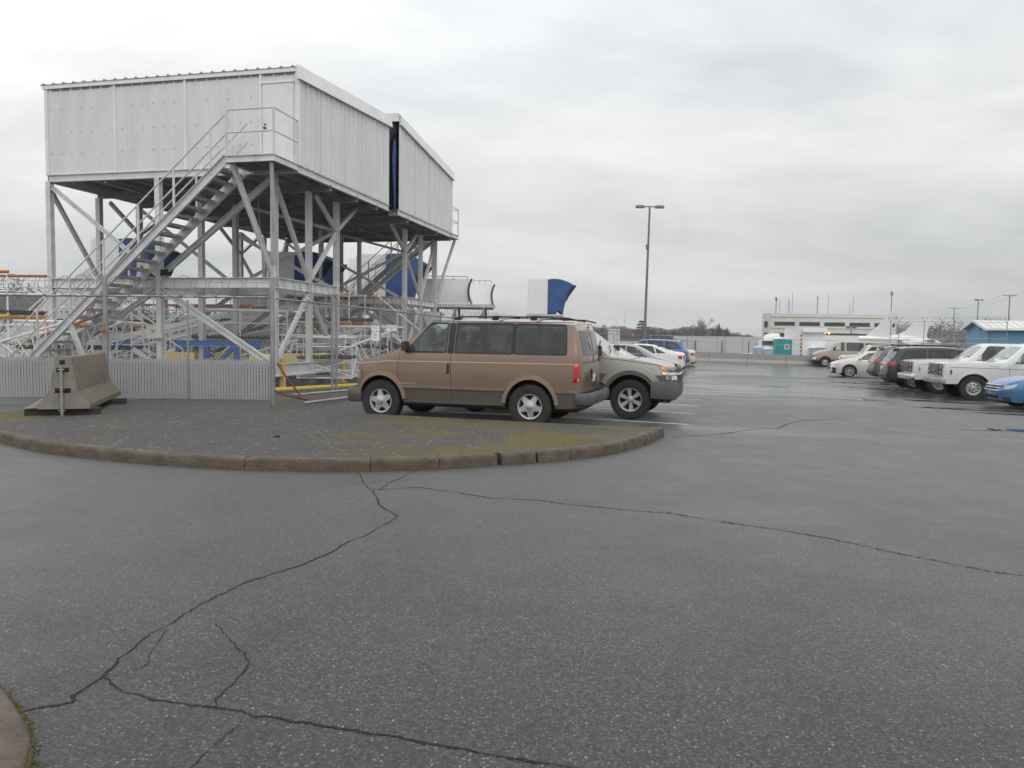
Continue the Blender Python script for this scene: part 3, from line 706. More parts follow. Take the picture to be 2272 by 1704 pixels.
    def _cut(s, pts, plane, test):
        """cut the shell along a convex polygon (plane 'xz' or 'xy') and lift the inside faces out as a pane"""
        bm = s.bm; n = len(pts); cx_ = sum(p[0] for p in pts)/n; cy_ = sum(p[1] for p in pts)/n
        lo = [min(p[i] for p in pts)-.08 for i in (0, 1)]; hi = [max(p[i] for p in pts)+.08 for i in (0, 1)]; k = 2 if plane == 'xz' else 1
        def near(f):
            c = f.calc_center_median(); return lo[0] < c.x < hi[0] and lo[1] < c[k] < hi[1] and test(c)
        for a, b in zip(pts, pts[1:]+pts[:1]):
            dx, dy = b[0]-a[0], b[1]-a[1]
            no = Vector((dy, 0, -dx)) if plane == 'xz' else Vector((dy, -dx, 0))
            co = Vector((a[0], 0, a[1])) if plane == 'xz' else Vector((a[0], a[1], 0))
            fs = [f for f in bm.faces if near(f)]; geom = fs + list({e for f in fs for e in f.edges}) + list({v for f in fs for v in f.verts})
            bmesh.ops.bisect_plane(bm, geom=geom, dist=.0002, plane_co=co, plane_no=no)
        def inside(c):
            sg = 0
            for a, b in zip(pts, pts[1:]+pts[:1]):
                cr = (b[0]-a[0])*(c[k]-a[1]) - (b[1]-a[1])*(c.x-a[0])
                if abs(cr) < 1e-9: continue
                if sg == 0: sg = 1 if cr > 0 else -1
                elif (cr > 0) != (sg > 0): return False
            return True
        sel = [f for f in bm.faces if near(f) and inside(f.calc_center_median())]
        vs = []; idx = {}; fs = []
        for f in sel:
            q = []
            for v in f.verts:
                if v not in idx: idx[v] = len(vs); vs.append(tuple(v.co))
                q.append(idx[v])
            fs.append(tuple(q))
        bmesh.ops.delete(bm, geom=sel, context='FACES')
        return vs, fs
    def side_window(s, pts, glass, sides=(1, -1), frame=.022, fm=None, name='window', framed=True):
        for sd in sides:
            vs, fs = s._cut(pts, 'xz', (lambda c: c.y > .25) if sd > 0 else (lambda c: c.y < -.25))
            if not fs: continue
            mb = MB(); mb.add(vs, fs); o = mb.build(name, glass, s.root, True)
            if framed: s.ring(pts, frame, sd, fm or RUBB, o)
    def ring(s, pts, wd, sd, mat, parent, off=.006, name='frame'):
        n = len(pts); cx_ = sum(p[0] for p in pts)/n; cz_ = sum(p[1] for p in pts)/n; dense = []
        for a, b in zip(pts, pts[1:]+pts[:1]):
            k = max(1, int(math.dist(a, b)/.10)); dense += [(lerp(a[0], b[0], i/k), lerp(a[1], b[1], i/k)) for i in range(k)]
        vs = []; m = len(dense)
        for (x, z) in dense:
            dx, dz = x-cx_, z-cz_; hx = max(abs(p[0]-cx_) for p in pts); hz = max(abs(p[1]-cz_) for p in pts)
            ex, ez = x + dx/hx*wd*.55, z + dz/hz*wd*.55; ix, iz = x - dx/hx*wd*.75, z - dz/hz*wd*.75
            vs += [s.surf(ix, iz, sd, -.004), s.surf(ix, iz, sd, off), s.surf(ex, ez, sd, off), s.surf(ex, ez, sd, -.004)]
        fs = [(i*4+j, i*4+j+1, ((i+1) % m)*4+j+1, ((i+1) % m)*4+j) for i in range(m) for j in range(3)]
        MB().add(vs, fs).build(name, mat, parent)
    def top_window(s, pts, glass, zmin, name='windscreen', frame=True, fm=None):
        vs, fs = s._cut(pts, 'xy', lambda c: c.z > zmin and abs(c.y) < s.W)
        if not fs: return
        o = MB().add(vs, fs).build(name, glass, s.root, True)
        return o
    def line(s, pts, wd, mat, off=.003, sides=(1, -1), name='trim_strip', th=.004, parent=None, step=.05):
        """strip that follows the body side along pts (x, z)"""
        for sd in sides:
            dense = []
            for a, b in zip(pts, pts[1:]):
                k = max(1, int(math.dist(a, b)/step)); dense += [(lerp(a[0], b[0], i/k), lerp(a[1], b[1], i/k)) for i in range(k)]
            dense.append(pts[-1]); vs = []; m = len(dense)
            for i, (x, z) in enumerate(dense):
                q = dense[min(i+1, m-1)]; r = dense[max(i-1, 0)]; d = Vector((q[0]-r[0], q[1]-r[1])).normalized(); nx, nz = -d.y*wd/2, d.x*wd/2
                vs += [s.surf(x-nx, z-nz, sd, -th), s.surf(x-nx*.8, z-nz*.8, sd, off), s.surf(x+nx*.8, z+nz*.8, sd, off), s.surf(x+nx, z+nz, sd, -th)]
            fs = [(i*4+j, i*4+j+1, i*4+j+5, i*4+j+4) for i in range(m-1) for j in range(3)] + [(0,1,2,3), (m*4-4, m*4-3, m*4-2, m*4-1)]
            MB().add(vs, fs).build(name, mat, parent or s.root)
    def patch(s, p00, p10, p11, p01, mat, off=.01, sides=(1, -1), name='panel', n=4, parent=None):
        for sd in sides:
            def P(u, v, o_): 
                x = lerp(lerp(p00[0], p10[0], u), lerp(p01[0], p11[0], u), v); z = lerp(lerp(p00[1], p10[1], u), lerp(p01[1], p11[1], u), v); return s.surf(x, z, sd, o_)
            mb = MB(); e = .04
            def Q(u, v):
                edge = u in (0, 1) or v in (0, 1); return P(u, v, -.004 if edge else off)
            us = [0, e] + [lerp(e, 1-e, i/n) for i in range(1, n)] + [1-e, 1]; vs = [Q(u, v) for u in us for v in us]; k = len(us)
            mb.add(vs, [(i*k+j, (i+1)*k+j, (i+1)*k+j+1, i*k+j+1) for i in range(k-1) for j in range(k-1)]); mb.build(name, mat, parent or s.root, 50)
    def face_box(s, end, y0, y1, z0, z1, d, mat, name, inset=.01, parent=None, both=False, bevel=.3):
        """block standing proud of the nose (+1) or tail (-1) by d"""
        for sg in ((1, -1) if both else (1,)):
            ya, yb = y0*sg, y1*sg; mb = MB(); n = 6; vs = []
            X = s.x1 if end > 0 else s.x0
            def fx(y, z):
                yy = min(abs(y), s.yB(X, z)*.995); e = s.warp((X, yy, z))[0]
                ex = max(0, abs(y)-yy); return e - end*ex*1.2
            for k in range(n+1):
                y = lerp(ya, yb, k/n)
                for z, o_ in ((z0, -inset-.04), (z0, d*.6), (lerp(z0, z1, .12), d), (lerp(z0, z1, .88), d), (z1, d*.6), (z1, -inset-.04)):
                    vs.append((fx(y, z)+end*o_, y, z))
            fs = [(i*6+j, i*6+j+1, i*6+j+7, i*6+j+6) for i in range(n) for j in range(5)] + [tuple(range(6)), tuple(range(n*6, n*6+6))]
            mb.add(vs, fs).build(name, mat, parent or s.root, 35)
    def bumper(s, end, z0, z1, out, wrap, mat, name='bumper', h=None, thick=.05):
        """bar wrapping round the end of the car"""
        X = s.x1 if end > 0 else s.x0; W = (h or s.W); pts = []
        n = 14
        for k in range(-n, n+1):
            t = k/n; y = W*sin(t*pi/2)**1 if abs(t) < 1 else W*t
            xx = X + end*(out - S_b(t)*(.12))
            pts.append((xx, y))
        pts = [(X-end*wrap, -W*1.0)] + pts + [(X-end*wrap, W*1.0)]
        vs = []; prof_ = [(0, z0), (thick*.7, z0+.02), (thick, lerp(z0, z1, .3)), (thick, lerp(z0, z1, .8)), (thick*.6, z1), (-.03, z1), (-.03, z0)]
        m = len(prof_)
        for i, p in enumerate(pts):
            q = pts[min(i+1, len(pts)-1)]; r = pts[max(i-1, 0)]; d = Vector((q[0]-r[0], q[1]-r[1])).normalized(); nn = Vector((d.y, -d.x))*end
            for o_, z in prof_: vs.append((p[0]+nn.x*o_, p[1]+nn.y*o_, z))
        fs = [(i*m+j, (i+1)*m+j, (i+1)*m+(j+1) % m, i*m+(j+1) % m) for i in range(len(pts)-1) for j in range(m)] + [tuple(range(m)), tuple((len(pts)-1)*m+j for j in range(m))]
        return MB().add(vs, fs).build(name, mat, s.root, 35)
    def arches(s, mat, wd=.07, off=.028, name='wheel_arch', span=1.0):
        for wx in s.wx:
            pts = []; r = s.ar + wd*.42
            zb = interp(s.bot, wx)
            a0 = math.asin(max(-.95, min(.6, (zb+.06-s.wz)/r)))
            for k in range(25):
                a = lerp(a0, pi-a0, k/24); pts.append((wx+r*cos(a), s.wz+r*sin(a)))
            s.line(pts, wd, mat, off, name=name, th=.01, step=.2)
    def wheels(s, style, wd=.23, rim=.62, inset=.012):
        tm, rm = wheel_meshes(s.wr, wd, rim, style)
        for wx in s.wx:
            for sd in (1, -1):
                y = s.W*s.S.get('track', 1)-wd/2-inset
                wobj = part('wheel', tm, s.root, (wx, sd*y, s.wz), (0, random.uniform(0, 6), 0 if sd > 0 else pi))
                r_ = part('rim', rm, wobj)
    def finish(s, cladding=None, cladz=.6, clad2=None):
        """underbody, wheel wells and the painted shell itself"""
        S = s.S; bm = s.bm; mats = [s.P]
        if cladding:
            mats.append(cladding)
            bmesh.ops.bisect_plane(bm, geom=list(bm.verts)+list(bm.edges)+list(bm.faces), dist=.0002, plane_co=(0, 0, cladz), plane_no=(0, 0, 1))
            for f in bm.faces:
                if f.calc_center_median().z < cladz: f.material_index = 1
        me = bpy.data.meshes.new('body'); bm.to_mesh(me); bm.free()
        for m in mats: me.materials.append(m)
        me.polygons.foreach_set('use_smooth', [True]*len(me.polygons)); me.set_sharp_from_angle(angle=R(38))
        part('body', me, s.root)
        u = MB(); zb = min(z for x, z in s.bot)
        w_ = s.W-.30; u.b2((s.x0+.15, -w_, zb-.02), (s.x1-.15, w_, zb+.22))
        for a, b in ((s.x0+.12, s.wx[0]-s.ar), (s.wx[0]+s.ar, s.wx[1]-s.ar), (s.wx[1]+s.ar, s.x1-.12)):
            if b-a > .1: u.b2((a, -s.W*.93, zb+.03), (b, s.W*.93, zb+.16))
        for wx in s.wx:
            for sd in (1, -1):
                n = 12; vs = []
                for k in range(n+1):
                    a = pi*k/n
                    for y in (s.W-.42, s.W*.955): vs.append((wx+(s.ar+.004)*cos(a), sd*y, s.wz+(s.ar+.004)*sin(a)*S.get('asq', 1)))
                u.add(vs, [(2*i, 2*i+1, 2*i+3, 2*i+2) for i in range(n)])
                u.b2((wx-s.ar, sd*(s.W-.44), zb), (wx+s.ar, sd*(s.W-.42), s.wz+s.ar*.98))
            u.tube((wx, -s.W+.2, s.wz), (wx, s.W-.2, s.wz), .05, 8)
        u.build('underbody', RUBB, s.root)
        if S.get('inside', True):
            i_ = MB(); a, b = S['cabin']; zf = S.get('floor', .45)
            zs = S.get('seat', zf+.35); zbelt = s.belts((a+b)/2)
            i_.b2((a, -s.W*.86, zf), (b, s.W*.86, zf+.05))
            for sx in S.get('seats', [b-1.15]):
                for yy in (-.38, .38):
                    i_.add([(sx-.05, yy-.25, zs), (sx-.05, yy+.25, zs), (sx+.45, yy+.25, zs+.02), (sx+.45, yy-.25, zs+.02), (sx-.05, yy-.25, zf), (sx-.05, yy+.25, zf), (sx+.45, yy+.25, zf), (sx+.45, yy-.25, zf)], [(0,1,2,3),(0,4,5,1),(1,5,6,2),(2,6,7,3),(3,7,4,0)])
                    bk = [(sx-.22, zs+.58), (sx-.12, zs+.62), (sx+.02, zs), (sx-.12, zs)]
                    i_.prism(bk, yy-.24, yy+.24, 'y'); i_.prism([(sx-.25, zs+.62), (sx-.14, zs+.64), (sx-.16, zs+.84), (sx-.26, zs+.82)], yy-.13, yy+.13, 'y')
            i_.b2((b-.45, -s.W*.84, zbelt-.32), (b-.02, s.W*.84, zbelt-.04))
            i_.build('interior', INTER, s.root)
            sw = MB(); cxs, cys, czs = S.get('wheelpos', (b-.62, .38, zbelt-.03)); pts = []
            for k in range(24):
                a = 2*pi*k/24; pts.append((cxs+.19*sin(a)*.42, cys+.19*cos(a), czs+.19*sin(a)*.9))
            sw.path(pts, .016, 6, closed=True); sw.tube((cxs, cys, czs), (cxs+.3, cys, czs-.12), .03); sw.tube((cxs+.0, cys-.18, czs), (cxs, cys+.18, czs), .014, 6)
            sw.build('steering_wheel', RUBB, s.root, True)
    def mirror(s, x, z, mat, sz=(.12, .16, .14), out=.12, sides=(1, -1)):
        for sd in sides:
            mb = MB(); y = s.yB(x, z); a, b, c = sz
            P = [(x-a/2, y+out-b/2), (x+a/2*.6, y+out-b/2+.02), (x+a/2, y+out), (x+a/2*.5, y+out+b/2), (x-a/2, y+out+b/2)]
            vs = [(px, py*sd, z+.02) for px, py in P] + [(px, py*sd, z+.02+c) for px, py in P]; n = len(P)
            vs += [((lerp(px, x, .25)), lerp(py, y+out, .25)*sd, z+.02+c+.02) for px, py in P]
            mb.add(vs, [(i, (i+1) % n, n+(i+1) % n, n+i) for i in range(n)] + [(n+i, n+(i+1) % n, 2*n+(i+1) % n, 2*n+i) for i in range(n)] + [tuple(range(n)), tuple(range(2*n, 3*n))])
            mb.tube((x, (y-.03)*sd, z), (x, (y+out)*sd, z+.05), .03, 6); mb.build('wing_mirror', mat, s.root, 45)
def S_b(t): return abs(t)**3

def poly_round(p, r=.06, n=3):
    """round the corners of a convex polygon"""
    out = []
    for i, b in enumerate(p):
        a = p[i-1]; c = p[(i+1) % len(p)]; A_ = Vector(a)-Vector(b); C_ = Vector(c)-Vector(b); ra = min(r, A_.length*.45); rc = min(r, C_.length*.45)
        s_ = Vector(b)+A_.normalized()*ra; e_ = Vector(b)+C_.normalized()*rc
        for k in range(n+1):
            t = k/n; q = s_*(1-t)**2 + Vector(b)*2*t*(1-t) + e_*t*t; out.append((q.x, q.y))
    return out
def place(x, y): return (x, y, gz(x, y))
def slope_tilt(o):
    x, y, z = o.location; rz = o.rotation_euler.z; e = .5
    n = Vector((-(gz(x+e, y)-gz(x-e, y)), -(gz(x, y+e)-gz(x, y-e)), 1.0)); n.normalize()
    q = Vector((0, 0, 1)).rotation_difference(n); o.rotation_euler = (q.to_matrix() @ Matrix.Rotation(rz, 3, 'Z')).to_euler()
LEFTROW = TH; RIGHTROW = TH + pi
def nose_at(x, y, h, x1):      # centre of a car whose nose centre is at (x, y)
    return place(x - cos(h)*x1, y - sin(h)*x1)
def tail_at(x, y, h, x0): return place(x - cos(h)*x0, y - sin(h)*x0)
def door_lines(c, xs, z0, z1, wd=.010):
    for x, xt in xs: c.line([(x, z0), (x, c.belts(x)), (xt, z1)], wd, RUBB, .0015, name='door_gap')

# ---- brown van in front
BROWN = carpaint('van_brown', (.225, .152, .110), .5, .35, .30, (.14, .11, .09))
BROWNL = carpaint('van_light', (.31, .215, .155), .4, .3, .42, (.25, .21, .18))
GREYB = carpaint('van_lower', (.090, .070, .056), .6, .2, .5, (.13, .12, .11))
hv = R(163.3)
S = dict(x0=-2.50, x1=2.17, W=2.02, wx=(-1.515, 1.515), wr=.385, ar=.475, step=.045,
 bot=[(-2.6, .40), (-2.2, .36), (-1.2, .365), (1.2, .365), (1.95, .38), (2.3, .30)],
 top=[(-2.6, 1.60), (-2.44, 1.86), (-2.1, 1.915), (-1, 1.935), (.30, 1.925), (.52, 1.895), (.70, 1.79), (1.26, 1.345), (1.42, 1.285), (1.9, 1.17), (2.10, 1.10), (2.17, .98)],
 belt=[(-2.6, 1.27), (1.2, 1.265), (1.5, 1.19), (2.0, 1.09), (2.17, .94)], sm=1,
 rf=.42, ff=.80, rr=.16, fr=.92, zc=.85, tuck=.05, shoulder=.025, tumble=.26, crown=.075,
 nose=[(0, -.06), (.35, -.02), (.6, .02), (.95, 0), (1.3, -.05)], noselen=.3, tail=[(.3, .0), (.9, .0), (1.25, -.02), (1.9, -.15)], taillen=.25, nbow=.10, tbow=.05,
 cabin=(-2.3, 1.3), floor=.5, seat=.86, seats=[.28, -.75, -1.6], wheelpos=(.82, .40, 1.30))
P = Vector((.32, 13.26)); d = Vector((cos(hv), sin(hv))); lf = Vector((-sin(hv), cos(hv)))
ctr = P - lf*.985 + d*1.44
v = Car('minivan', 'bronze brown minivan with grey lower body parked beside the traffic island', 'van', S, (ctr.x, ctr.y, 0), hv, BROWN, None).shell()
v.side_window(poly_round([(1.00, 1.30), (.155, 1.30), (.155, 1.83), (.52, 1.83)], .05), GCLEAR, frame=.026)
v.side_window(poly_round([(-.02, 1.295), (-1.145, 1.295), (-1.145, 1.83), (-.02, 1.83)], .03), GTINT, frame=.02)
v.side_window(poly_round([(-1.19, 1.295), (-2.19, 1.295), (-2.15, 1.81), (-1.19, 1.83)], .06), GTINT, frame=.02)
v.top_window([(.60, -.66), (1.22, -.80), (1.22, .80), (.60, .66)], GCLEAR, 1.30)
v.patch((-1.125, 1.285), (-1.21, 1.285), (-1.21, 1.84), (-1.125, 1.84), RUBB, .0035, name='window_pillar')
v.patch((.135, 1.27), (.00, 1.27), (.00, 1.845), (.135, 1.845), RUBB, .004, name='window_pillar')
v.finish(GREYB, .655)
v.line([(1.05, .655), (-1.03, .655)], .05, paint('van_moulding', (.21, .17, .14), .45, .2, .4), .022, name='side_moulding')
MOLD = MATS['van_moulding']
v.line([(-2.02, .655), (-2.46, .655)], .05, MOLD, .022, name='side_moulding'); v.line([(2.0, .64), (2.1, .64)], .05, MOLD, .012, name='side_moulding')
v.arches(BROWNL, .085, .04)
v.line([(2.08, 1.055), (1.4, 1.12), (.5, 1.128), (-2.40, 1.135)], .018, paint('pinstripe', (.50, .42, .33), .4, .1, .2), .004, name='pinstripe')
v.line([(1.12, 1.27), (1.16, .9), (1.02, .5)], .010, RUBB, .0015, name='door_gap')
v.line([(.068, 1.90), (.06, 1.27), (.05, .8), (.02, .385)], .012, RUBB, .0015, name='door_gap')
v.line([(1.02, .40), (-1.02, .385)], .010, MOLD, .01, name='sill_trim')
v.line([(.5, 1.868), (-2.3, 1.856)], .012, RUBB, .003, name='roof_gutter')
v.patch((.135, .91), (.085, .91), (.085, 1.10), (.135, 1.10), RUBB, .012, name='door_handle', sides=(1, -1))
v.patch((.12, .86), (.10, .86), (.10, .885), (.12, .885), CHROM, .008, name='door_lock')
for q in ([(-.44, .71), (-.65, .71)], [(-.44, .885), (-.65, .885)], [(-.44, .71), (-.44, .885)], [(-.65, .71), (-.65, .885)]): v.line(q, .006, paint('fuel_gap', (.11, .07, .05), .6, 0, 0), .0015, name='fuel_flap_gap', sides=(1,))
v.patch((-2.33, .82), (-2.49, .82), (-2.49, 1.15), (-2.33, 1.15), LAMPR, .012, name='tail_lamp')
v.patch((-2.44, .83), (-2.48, .83), (-2.48, .90), (-2.44, .90), LAMPC, .016, name='reversing_lamp')
v.patch((2.16, .56), (1.98, .56), (1.98, .60), (2.16, .60), LAMPO, .02, name='turn_signal')
v.patch((1.99, .78), (2.15, .78), (2.14, .93), (2.03, .93), LAMPC, .008, name='headlamp')
v.face_box(1, -.52, .52, .76, .93, .015, RUBB, 'grille'); v.face_box(1, .55, .80, .77, .92, .02, LAMPC, 'headlamp', both=True)
v.bumper(1, .34, .62, .10, .25, GREYB, h=1.0, thick=.05); v.bumper(-1, .42, .635, .13, .12, PLAST, h=.99, thick=.07)
v.face_box(-1, -.12, .12, .80, .94, .012, PLATE, 'number_plate')
v.face_box(-1, .08, .74, 1.27, 1.72, .006, GTINT, 'rear_window', both=True)
v.face_box(-1, -.006, .006, .64, 1.8, .004, RUBB, 'door_gap'); v.face_box(-1, -.82, .82, 1.155, 1.165, .004, RUBB, 'door_gap')
v.face_box(-1, .16, .22, .86, 1.04, .02, RUBB, 'door_handle')
mb = MB(); mb.tube((-2.53, -.30, 1.20), (-2.56, -.30, 1.55), .012, 6); mb.tube((-2.52, -.30, 1.2), (-2.55, -.30, 1.2), .03, 8); mb.build('rear_wiper', RUBB, v.root)
v.mirror(.98, 1.30, RUBB, (.13, .15, .15), .10)
for sd in (1, -1):
    rk = MB(); pts = [(.10, sd*.76, 1.905), (-.02, sd*.76, 1.945), (-.3, sd*.76, 1.952), (-1.5, sd*.76, 1.95), (-2.15, sd*.76, 1.935), (-2.38, sd*.76, 1.885)]
    rk.path(pts, .016, 6)
    for x in (.0, -.75, -1.5, -2.1): rk.b2((x-.06, sd*.76-.02, 1.89), (x+.06, sd*.76+.02, 1.942))
    for x in (-.75, -1.5): rk.tube((x, sd*.76, 1.94), (x, sd*.76, 1.975), .016, 6)
    rk.build('roof_rail', RUBB, v.root)
cb = MB()
for x in (-.75, -1.5): cb.b2((x-.025, -.74, 1.962), (x+.025, .74, 1.976))
cb.build('roof_crossbar', RUBB, v.root)
tm_ = text_mesh('badge', 'CHEVROLET', .052, SILV, v.root, (0, 0, 0), (0, 0, 0), .001)
x_, y_, z_ = v.surf(.92, .715, 1, .004); tm_.location = (x_, y_, z_); tm_.rotation_euler = (pi/2, 0, pi)
v.wheels('star', .235, .585, -.01)
for q in ([(1.20, .55, 1.315), (.98, .1, 1.50)], [(1.20, -.2, 1.315), (1.02, -.6, 1.46)]): MB().path(q, .008, 5).build('wiper', RUBB, v.root)
def squash(root, k):
    for o in root.children_recursive:
        if o.name.startswith('rim') or o.name.startswith('wheel.') or o.name == 'wheel': 
            if o.parent == root: o.location.x *= k
            continue
        if o.parent == root: o.location.x *= k
        if o.type == 'MESH' and not o.name.startswith('badge'):
            for q in o.data.vertices: q.co.x *= k
bpy.context.view_layer.update(); squash(v.root, .951)

# ---- grey and white truck behind it
AVW = carpaint('truck_white', (.33, .315, .29), .45, .25, .38, (.35, .28, .20)); AVC = paint('truck_cladding', (.078, .080, .083), .6, 0, .45, (.17, .17, .165), 3)
ha = R(-17.5)
S = dict(x0=-2.95, x1=2.54, W=2.03, wx=(-1.65, 1.65), wr=.40, ar=.50, step=.06, asq=1.0,
 bot=[(-3, .5), (-1, .46), (1.1, .46), (2.2, .44), (2.45, .36), (2.7, .42)],
 top=[(-2.95, 1.22), (-.95, 1.25), (-.8, 1.75), (-.5, 1.86), (.35, 1.86), (.55, 1.80), (1.16, 1.30), (1.30, 1.262), (2.0, 1.19), (2.34, 1.12), (2.48, 1.0), (2.54, .92)],
 belt=[(-2.95, 1.16), (1.1, 1.20), (1.5, 1.20), (2.1, 1.11), (2.44, .98), (2.54, .86)], sm=1,
 rf=.38, ff=.86, zc=.8, tuck=.06, shoulder=.05, tumble=.32, crown=.04, nose=[(0, .0), (.42, -.06), (.62, .02), (.78, .03), (.95, -.03), (1.2, -.06)], noselen=.25, nbow=.12,
 cabin=(-.9, 1.2), floor=.7, seats=[.2], seat=1.0)
W_ = Vector((2.36, 15.08)); d = Vector((cos(ha), sin(ha))); lf = Vector((-sin(ha), cos(ha))); ctr = W_ - d*1.65 + lf*.99
v = Car('pickup_truck', 'white pickup truck with grey plastic cladding, nose showing past the brown van', 'pickup', S, place(ctr.x, ctr.y), ha, AVW, None).shell()
v.side_window(poly_round([(.98, 1.24), (.05, 1.24), (.05, 1.78), (.5, 1.78)], .05), GMID)
v.side_window(poly_round([(-.02, 1.24), (-.8, 1.24), (-.75, 1.78), (-.02, 1.78)], .05), GTINT)
v.top_window([(.60, -.66), (1.13, -.80), (1.13, .80), (.60, .66)], GGLARE, 1.26)
v.finish(AVC, .90)
v.arches(AVC, .12, .03); 
# broad pressed flare above the arch
pts = [(1.65+.62*cos(a), .40+.62*sin(a)*1.02) for a in [pi*(.06+.78*k/20) for k in range(21)]]
v.line(pts, .13, AVW, .035, name='wing_flare', step=.2)
v.bumper(1, .42, .78, -.06, .48, AVC, h=1.02, thick=.07)
v.face_box(1, -.62, .62, .80, 1.02, .02, RUBB, 'grille'); v.face_box(1, -.62, .62, .90, .945, .04, CHROM, 'grille_bar')
v.patch((2.24, 1.01), (2.40, .995), (2.38, 1.065), (2.18, 1.09), LAMPO, .02, name='side_lamp'); v.face_box(1, .64, .93, .98, 1.08, .03, LAMPC, 'headlamp', both=True)
v.patch((2.28, .915), (2.53, .92), (2.53, .955), (2.26, .955), CHROM, .035, name='lamp_trim'); v.face_box(1, .60, .95, .905, .965, .04, CHROM, 'lamp_trim', both=True)
v.patch((2.38, .82), (2.46, .81), (2.45, .89), (2.36, .89), LAMPO, .02, name='turn_signal'); v.face_box(1, .66, .93, .80, .90, .03, LAMPC, 'fog_lamp', both=True)
v.line([(1.10, 1.20), (1.5, 1.175), (2.15, 1.10), (2.4, 1.05)], .012, RUBB, .002, name='bonnet_gap')
v.line([(1.00, 1.2), (1.02, .9), (1.0, .5)], .012, RUBB, .002, name='door_gap')
v.mirror(1.0, 1.26, RUBB, (.14, .2, .16), .14); v.wheels('six', .26, .60, 0)
for q in ([(1.18, -.7, 1.32), (1.10, -.25, 1.38), (1.0, .1, 1.46)], [(1.18, -.1, 1.32), (1.08, .4, 1.42)]): MB().path(q, .009, 5).build('wiper', RUBB, v.root)
an = MB(); an.tube((1.35, -.86, 1.22), (1.32, -.88, 1.95), .003, 5); an.build('aerial', RUBB, v.root)
slope_tilt(v.root)

# ---- saloons
def sedan(label, loc, h, col, front=True, wheel='multi', bl=1.0, dark=GMID, elantra=False, lamp='sedan'):
    S = dict(x0=-2.28, x1=2.30, W=1.80, wx=(-1.35, 1.35), wr=.325, ar=.375, step=.07,
     bot=[(-2.3, .30), (-1.9, .20), (0, .19), (1.9, .20), (2.3, .24)],
     top=[(-2.28, .98), (-2.2, 1.06), (-1.75, 1.10), (-1.55, 1.14), (-.85, 1.385), (-.2, 1.445), (.3, 1.42), (.55, 1.35), (1.25, .985), (1.45, .95), (1.95, .83), (2.2, .72), (2.30, .60)],
     belt=[(-2.28, .90), (-1.6, .98), (0, .93), (1.2, .88), (1.9, .74), (2.3, .52)], sm=2,
     rf=.62, ff=.70, rr=.45, fr=.78, zc=.55, tuck=.07, shoulder=.05, tumble=.42, crown=.04, nose=[(0, -.04), (.3, 0), (.5, .02), (.8, -.04)], tail=[(0, -.06), (.4, .02), (.95, -.02), (1.1, -.04)], nbow=.14, tbow=.10,
     cabin=(-1.2, 1.2), floor=.35, seats=[.15, -.75], seat=.58)
    v = Car('saloon_car', label, 'car', S, loc, h, col).shell()
    v.side_window(poly_round([(.95, .965), (.12, .975), (.12, 1.34), (.42, 1.30)], .04), dark); v.side_window(poly_round([(.04, .975), (-.85, .985), (-.70, 1.31), (.04, 1.36)], .04), dark)
    v.side_window([(-.92, .99), (-1.38, 1.0), (-.82, 1.24)], dark)
    v.top_window([(.60, -.54), (1.20, -.70), (1.20, .70), (.60, .54)], GGLARE, .96); v.top_window([(-.92, -.52), (-1.50, -.62), (-1.50, .62), (-.92, .52)], GMID, 1.0, 'rear_window')
    v.finish()
    v.line([(1.0, .90), (.98, .55), (.92, .25)], .010, RUBB, .0015, name='door_gap'); v.line([(.08, .93), (.05, .55), (.02, .25)], .010, RUBB, .0015, name='door_gap')
    v.line([(-1.0, .95), (-.92, .7), (-1.0, .55)], .010, RUBB, .0015, name='door_gap'); v.line([(.96, .30), (-.96, .30)], .03, MATS.get('sill') or paint('sill', (.25, .25, .25), .5, 0, .2), .008, name='sill_trim')
    v.patch((-.05, .80), (-.20, .80), (-.20, .825), (-.05, .825), CHROM, .02, name='door_handle'); v.patch((-.85, .82), (-1.0, .82), (-1.0, .845), (-.85, .845), CHROM, .02, name='door_handle')
    if elantra:
        v.face_box(1, -.42, .42, .38, .66, .02, RUBB, 'grille')
        for z in (.43, .49, .55, .61): v.face_box(1, -.40, .40, z, z+.015, .03, CHROM, 'grille_bar')
        v.patch((2.10, .36), (2.26, .34), (2.26, .50), (1.98, .42), RUBB, .015, name='bumper_vent'); v.patch((1.92, .645), (2.22, .60), (2.24, .67), (1.85, .71), LAMPC, .02, name='headlamp')
        v.patch((2.0, .34), (2.26, .30), (2.26, .325), (2.0, .365), CHROM, .02, name='bumper_trim')
    else:
        v.face_box(1, -.40, .40, .48, .58, .02, RUBB, 'grille'); v.face_box(1, -.55, .55, .28, .38, .02, RUBB, 'air_intake')
        v.patch((1.98, .60), (2.24, .55), (2.24, .64), (1.86, .72), LAMPC, .02, name='headlamp')
    v.patch((-2.0, .74), (-2.25, .72), (-2.25, .92), (-1.95, .90), LAMPR, .02, name='tail_lamp'); v.face_box(-1, .48, .68, .72, .90, .03, LAMPR, 'tail_lamp', both=True); v.face_box(-1, .40, .50, .74, .84, .03, LAMPC, 'reversing_lamp', both=True)
    v.face_box(-1, -.17, .17, .68, .80, .02, PLATE, 'number_plate'); v.face_box(-1, -.75, .75, .24, .36, .02, RUBB, 'rear_valance')
    v.mirror(.86, .95, col, (.11, .14, .10), .10); v.wheels(wheel, .20, .70, .005); slope_tilt(v.root); return v
WHT = carpaint('car_white', (.74, .74, .73), .22, .0, .3, (.4, .38, .35)); SILC = carpaint('car_silver', (.24, .245, .25), .25, .5, .3); PEARL = carpaint('car_pearl', (.62, .60, .55), .2, .1, .3, (.35, .32, .28))
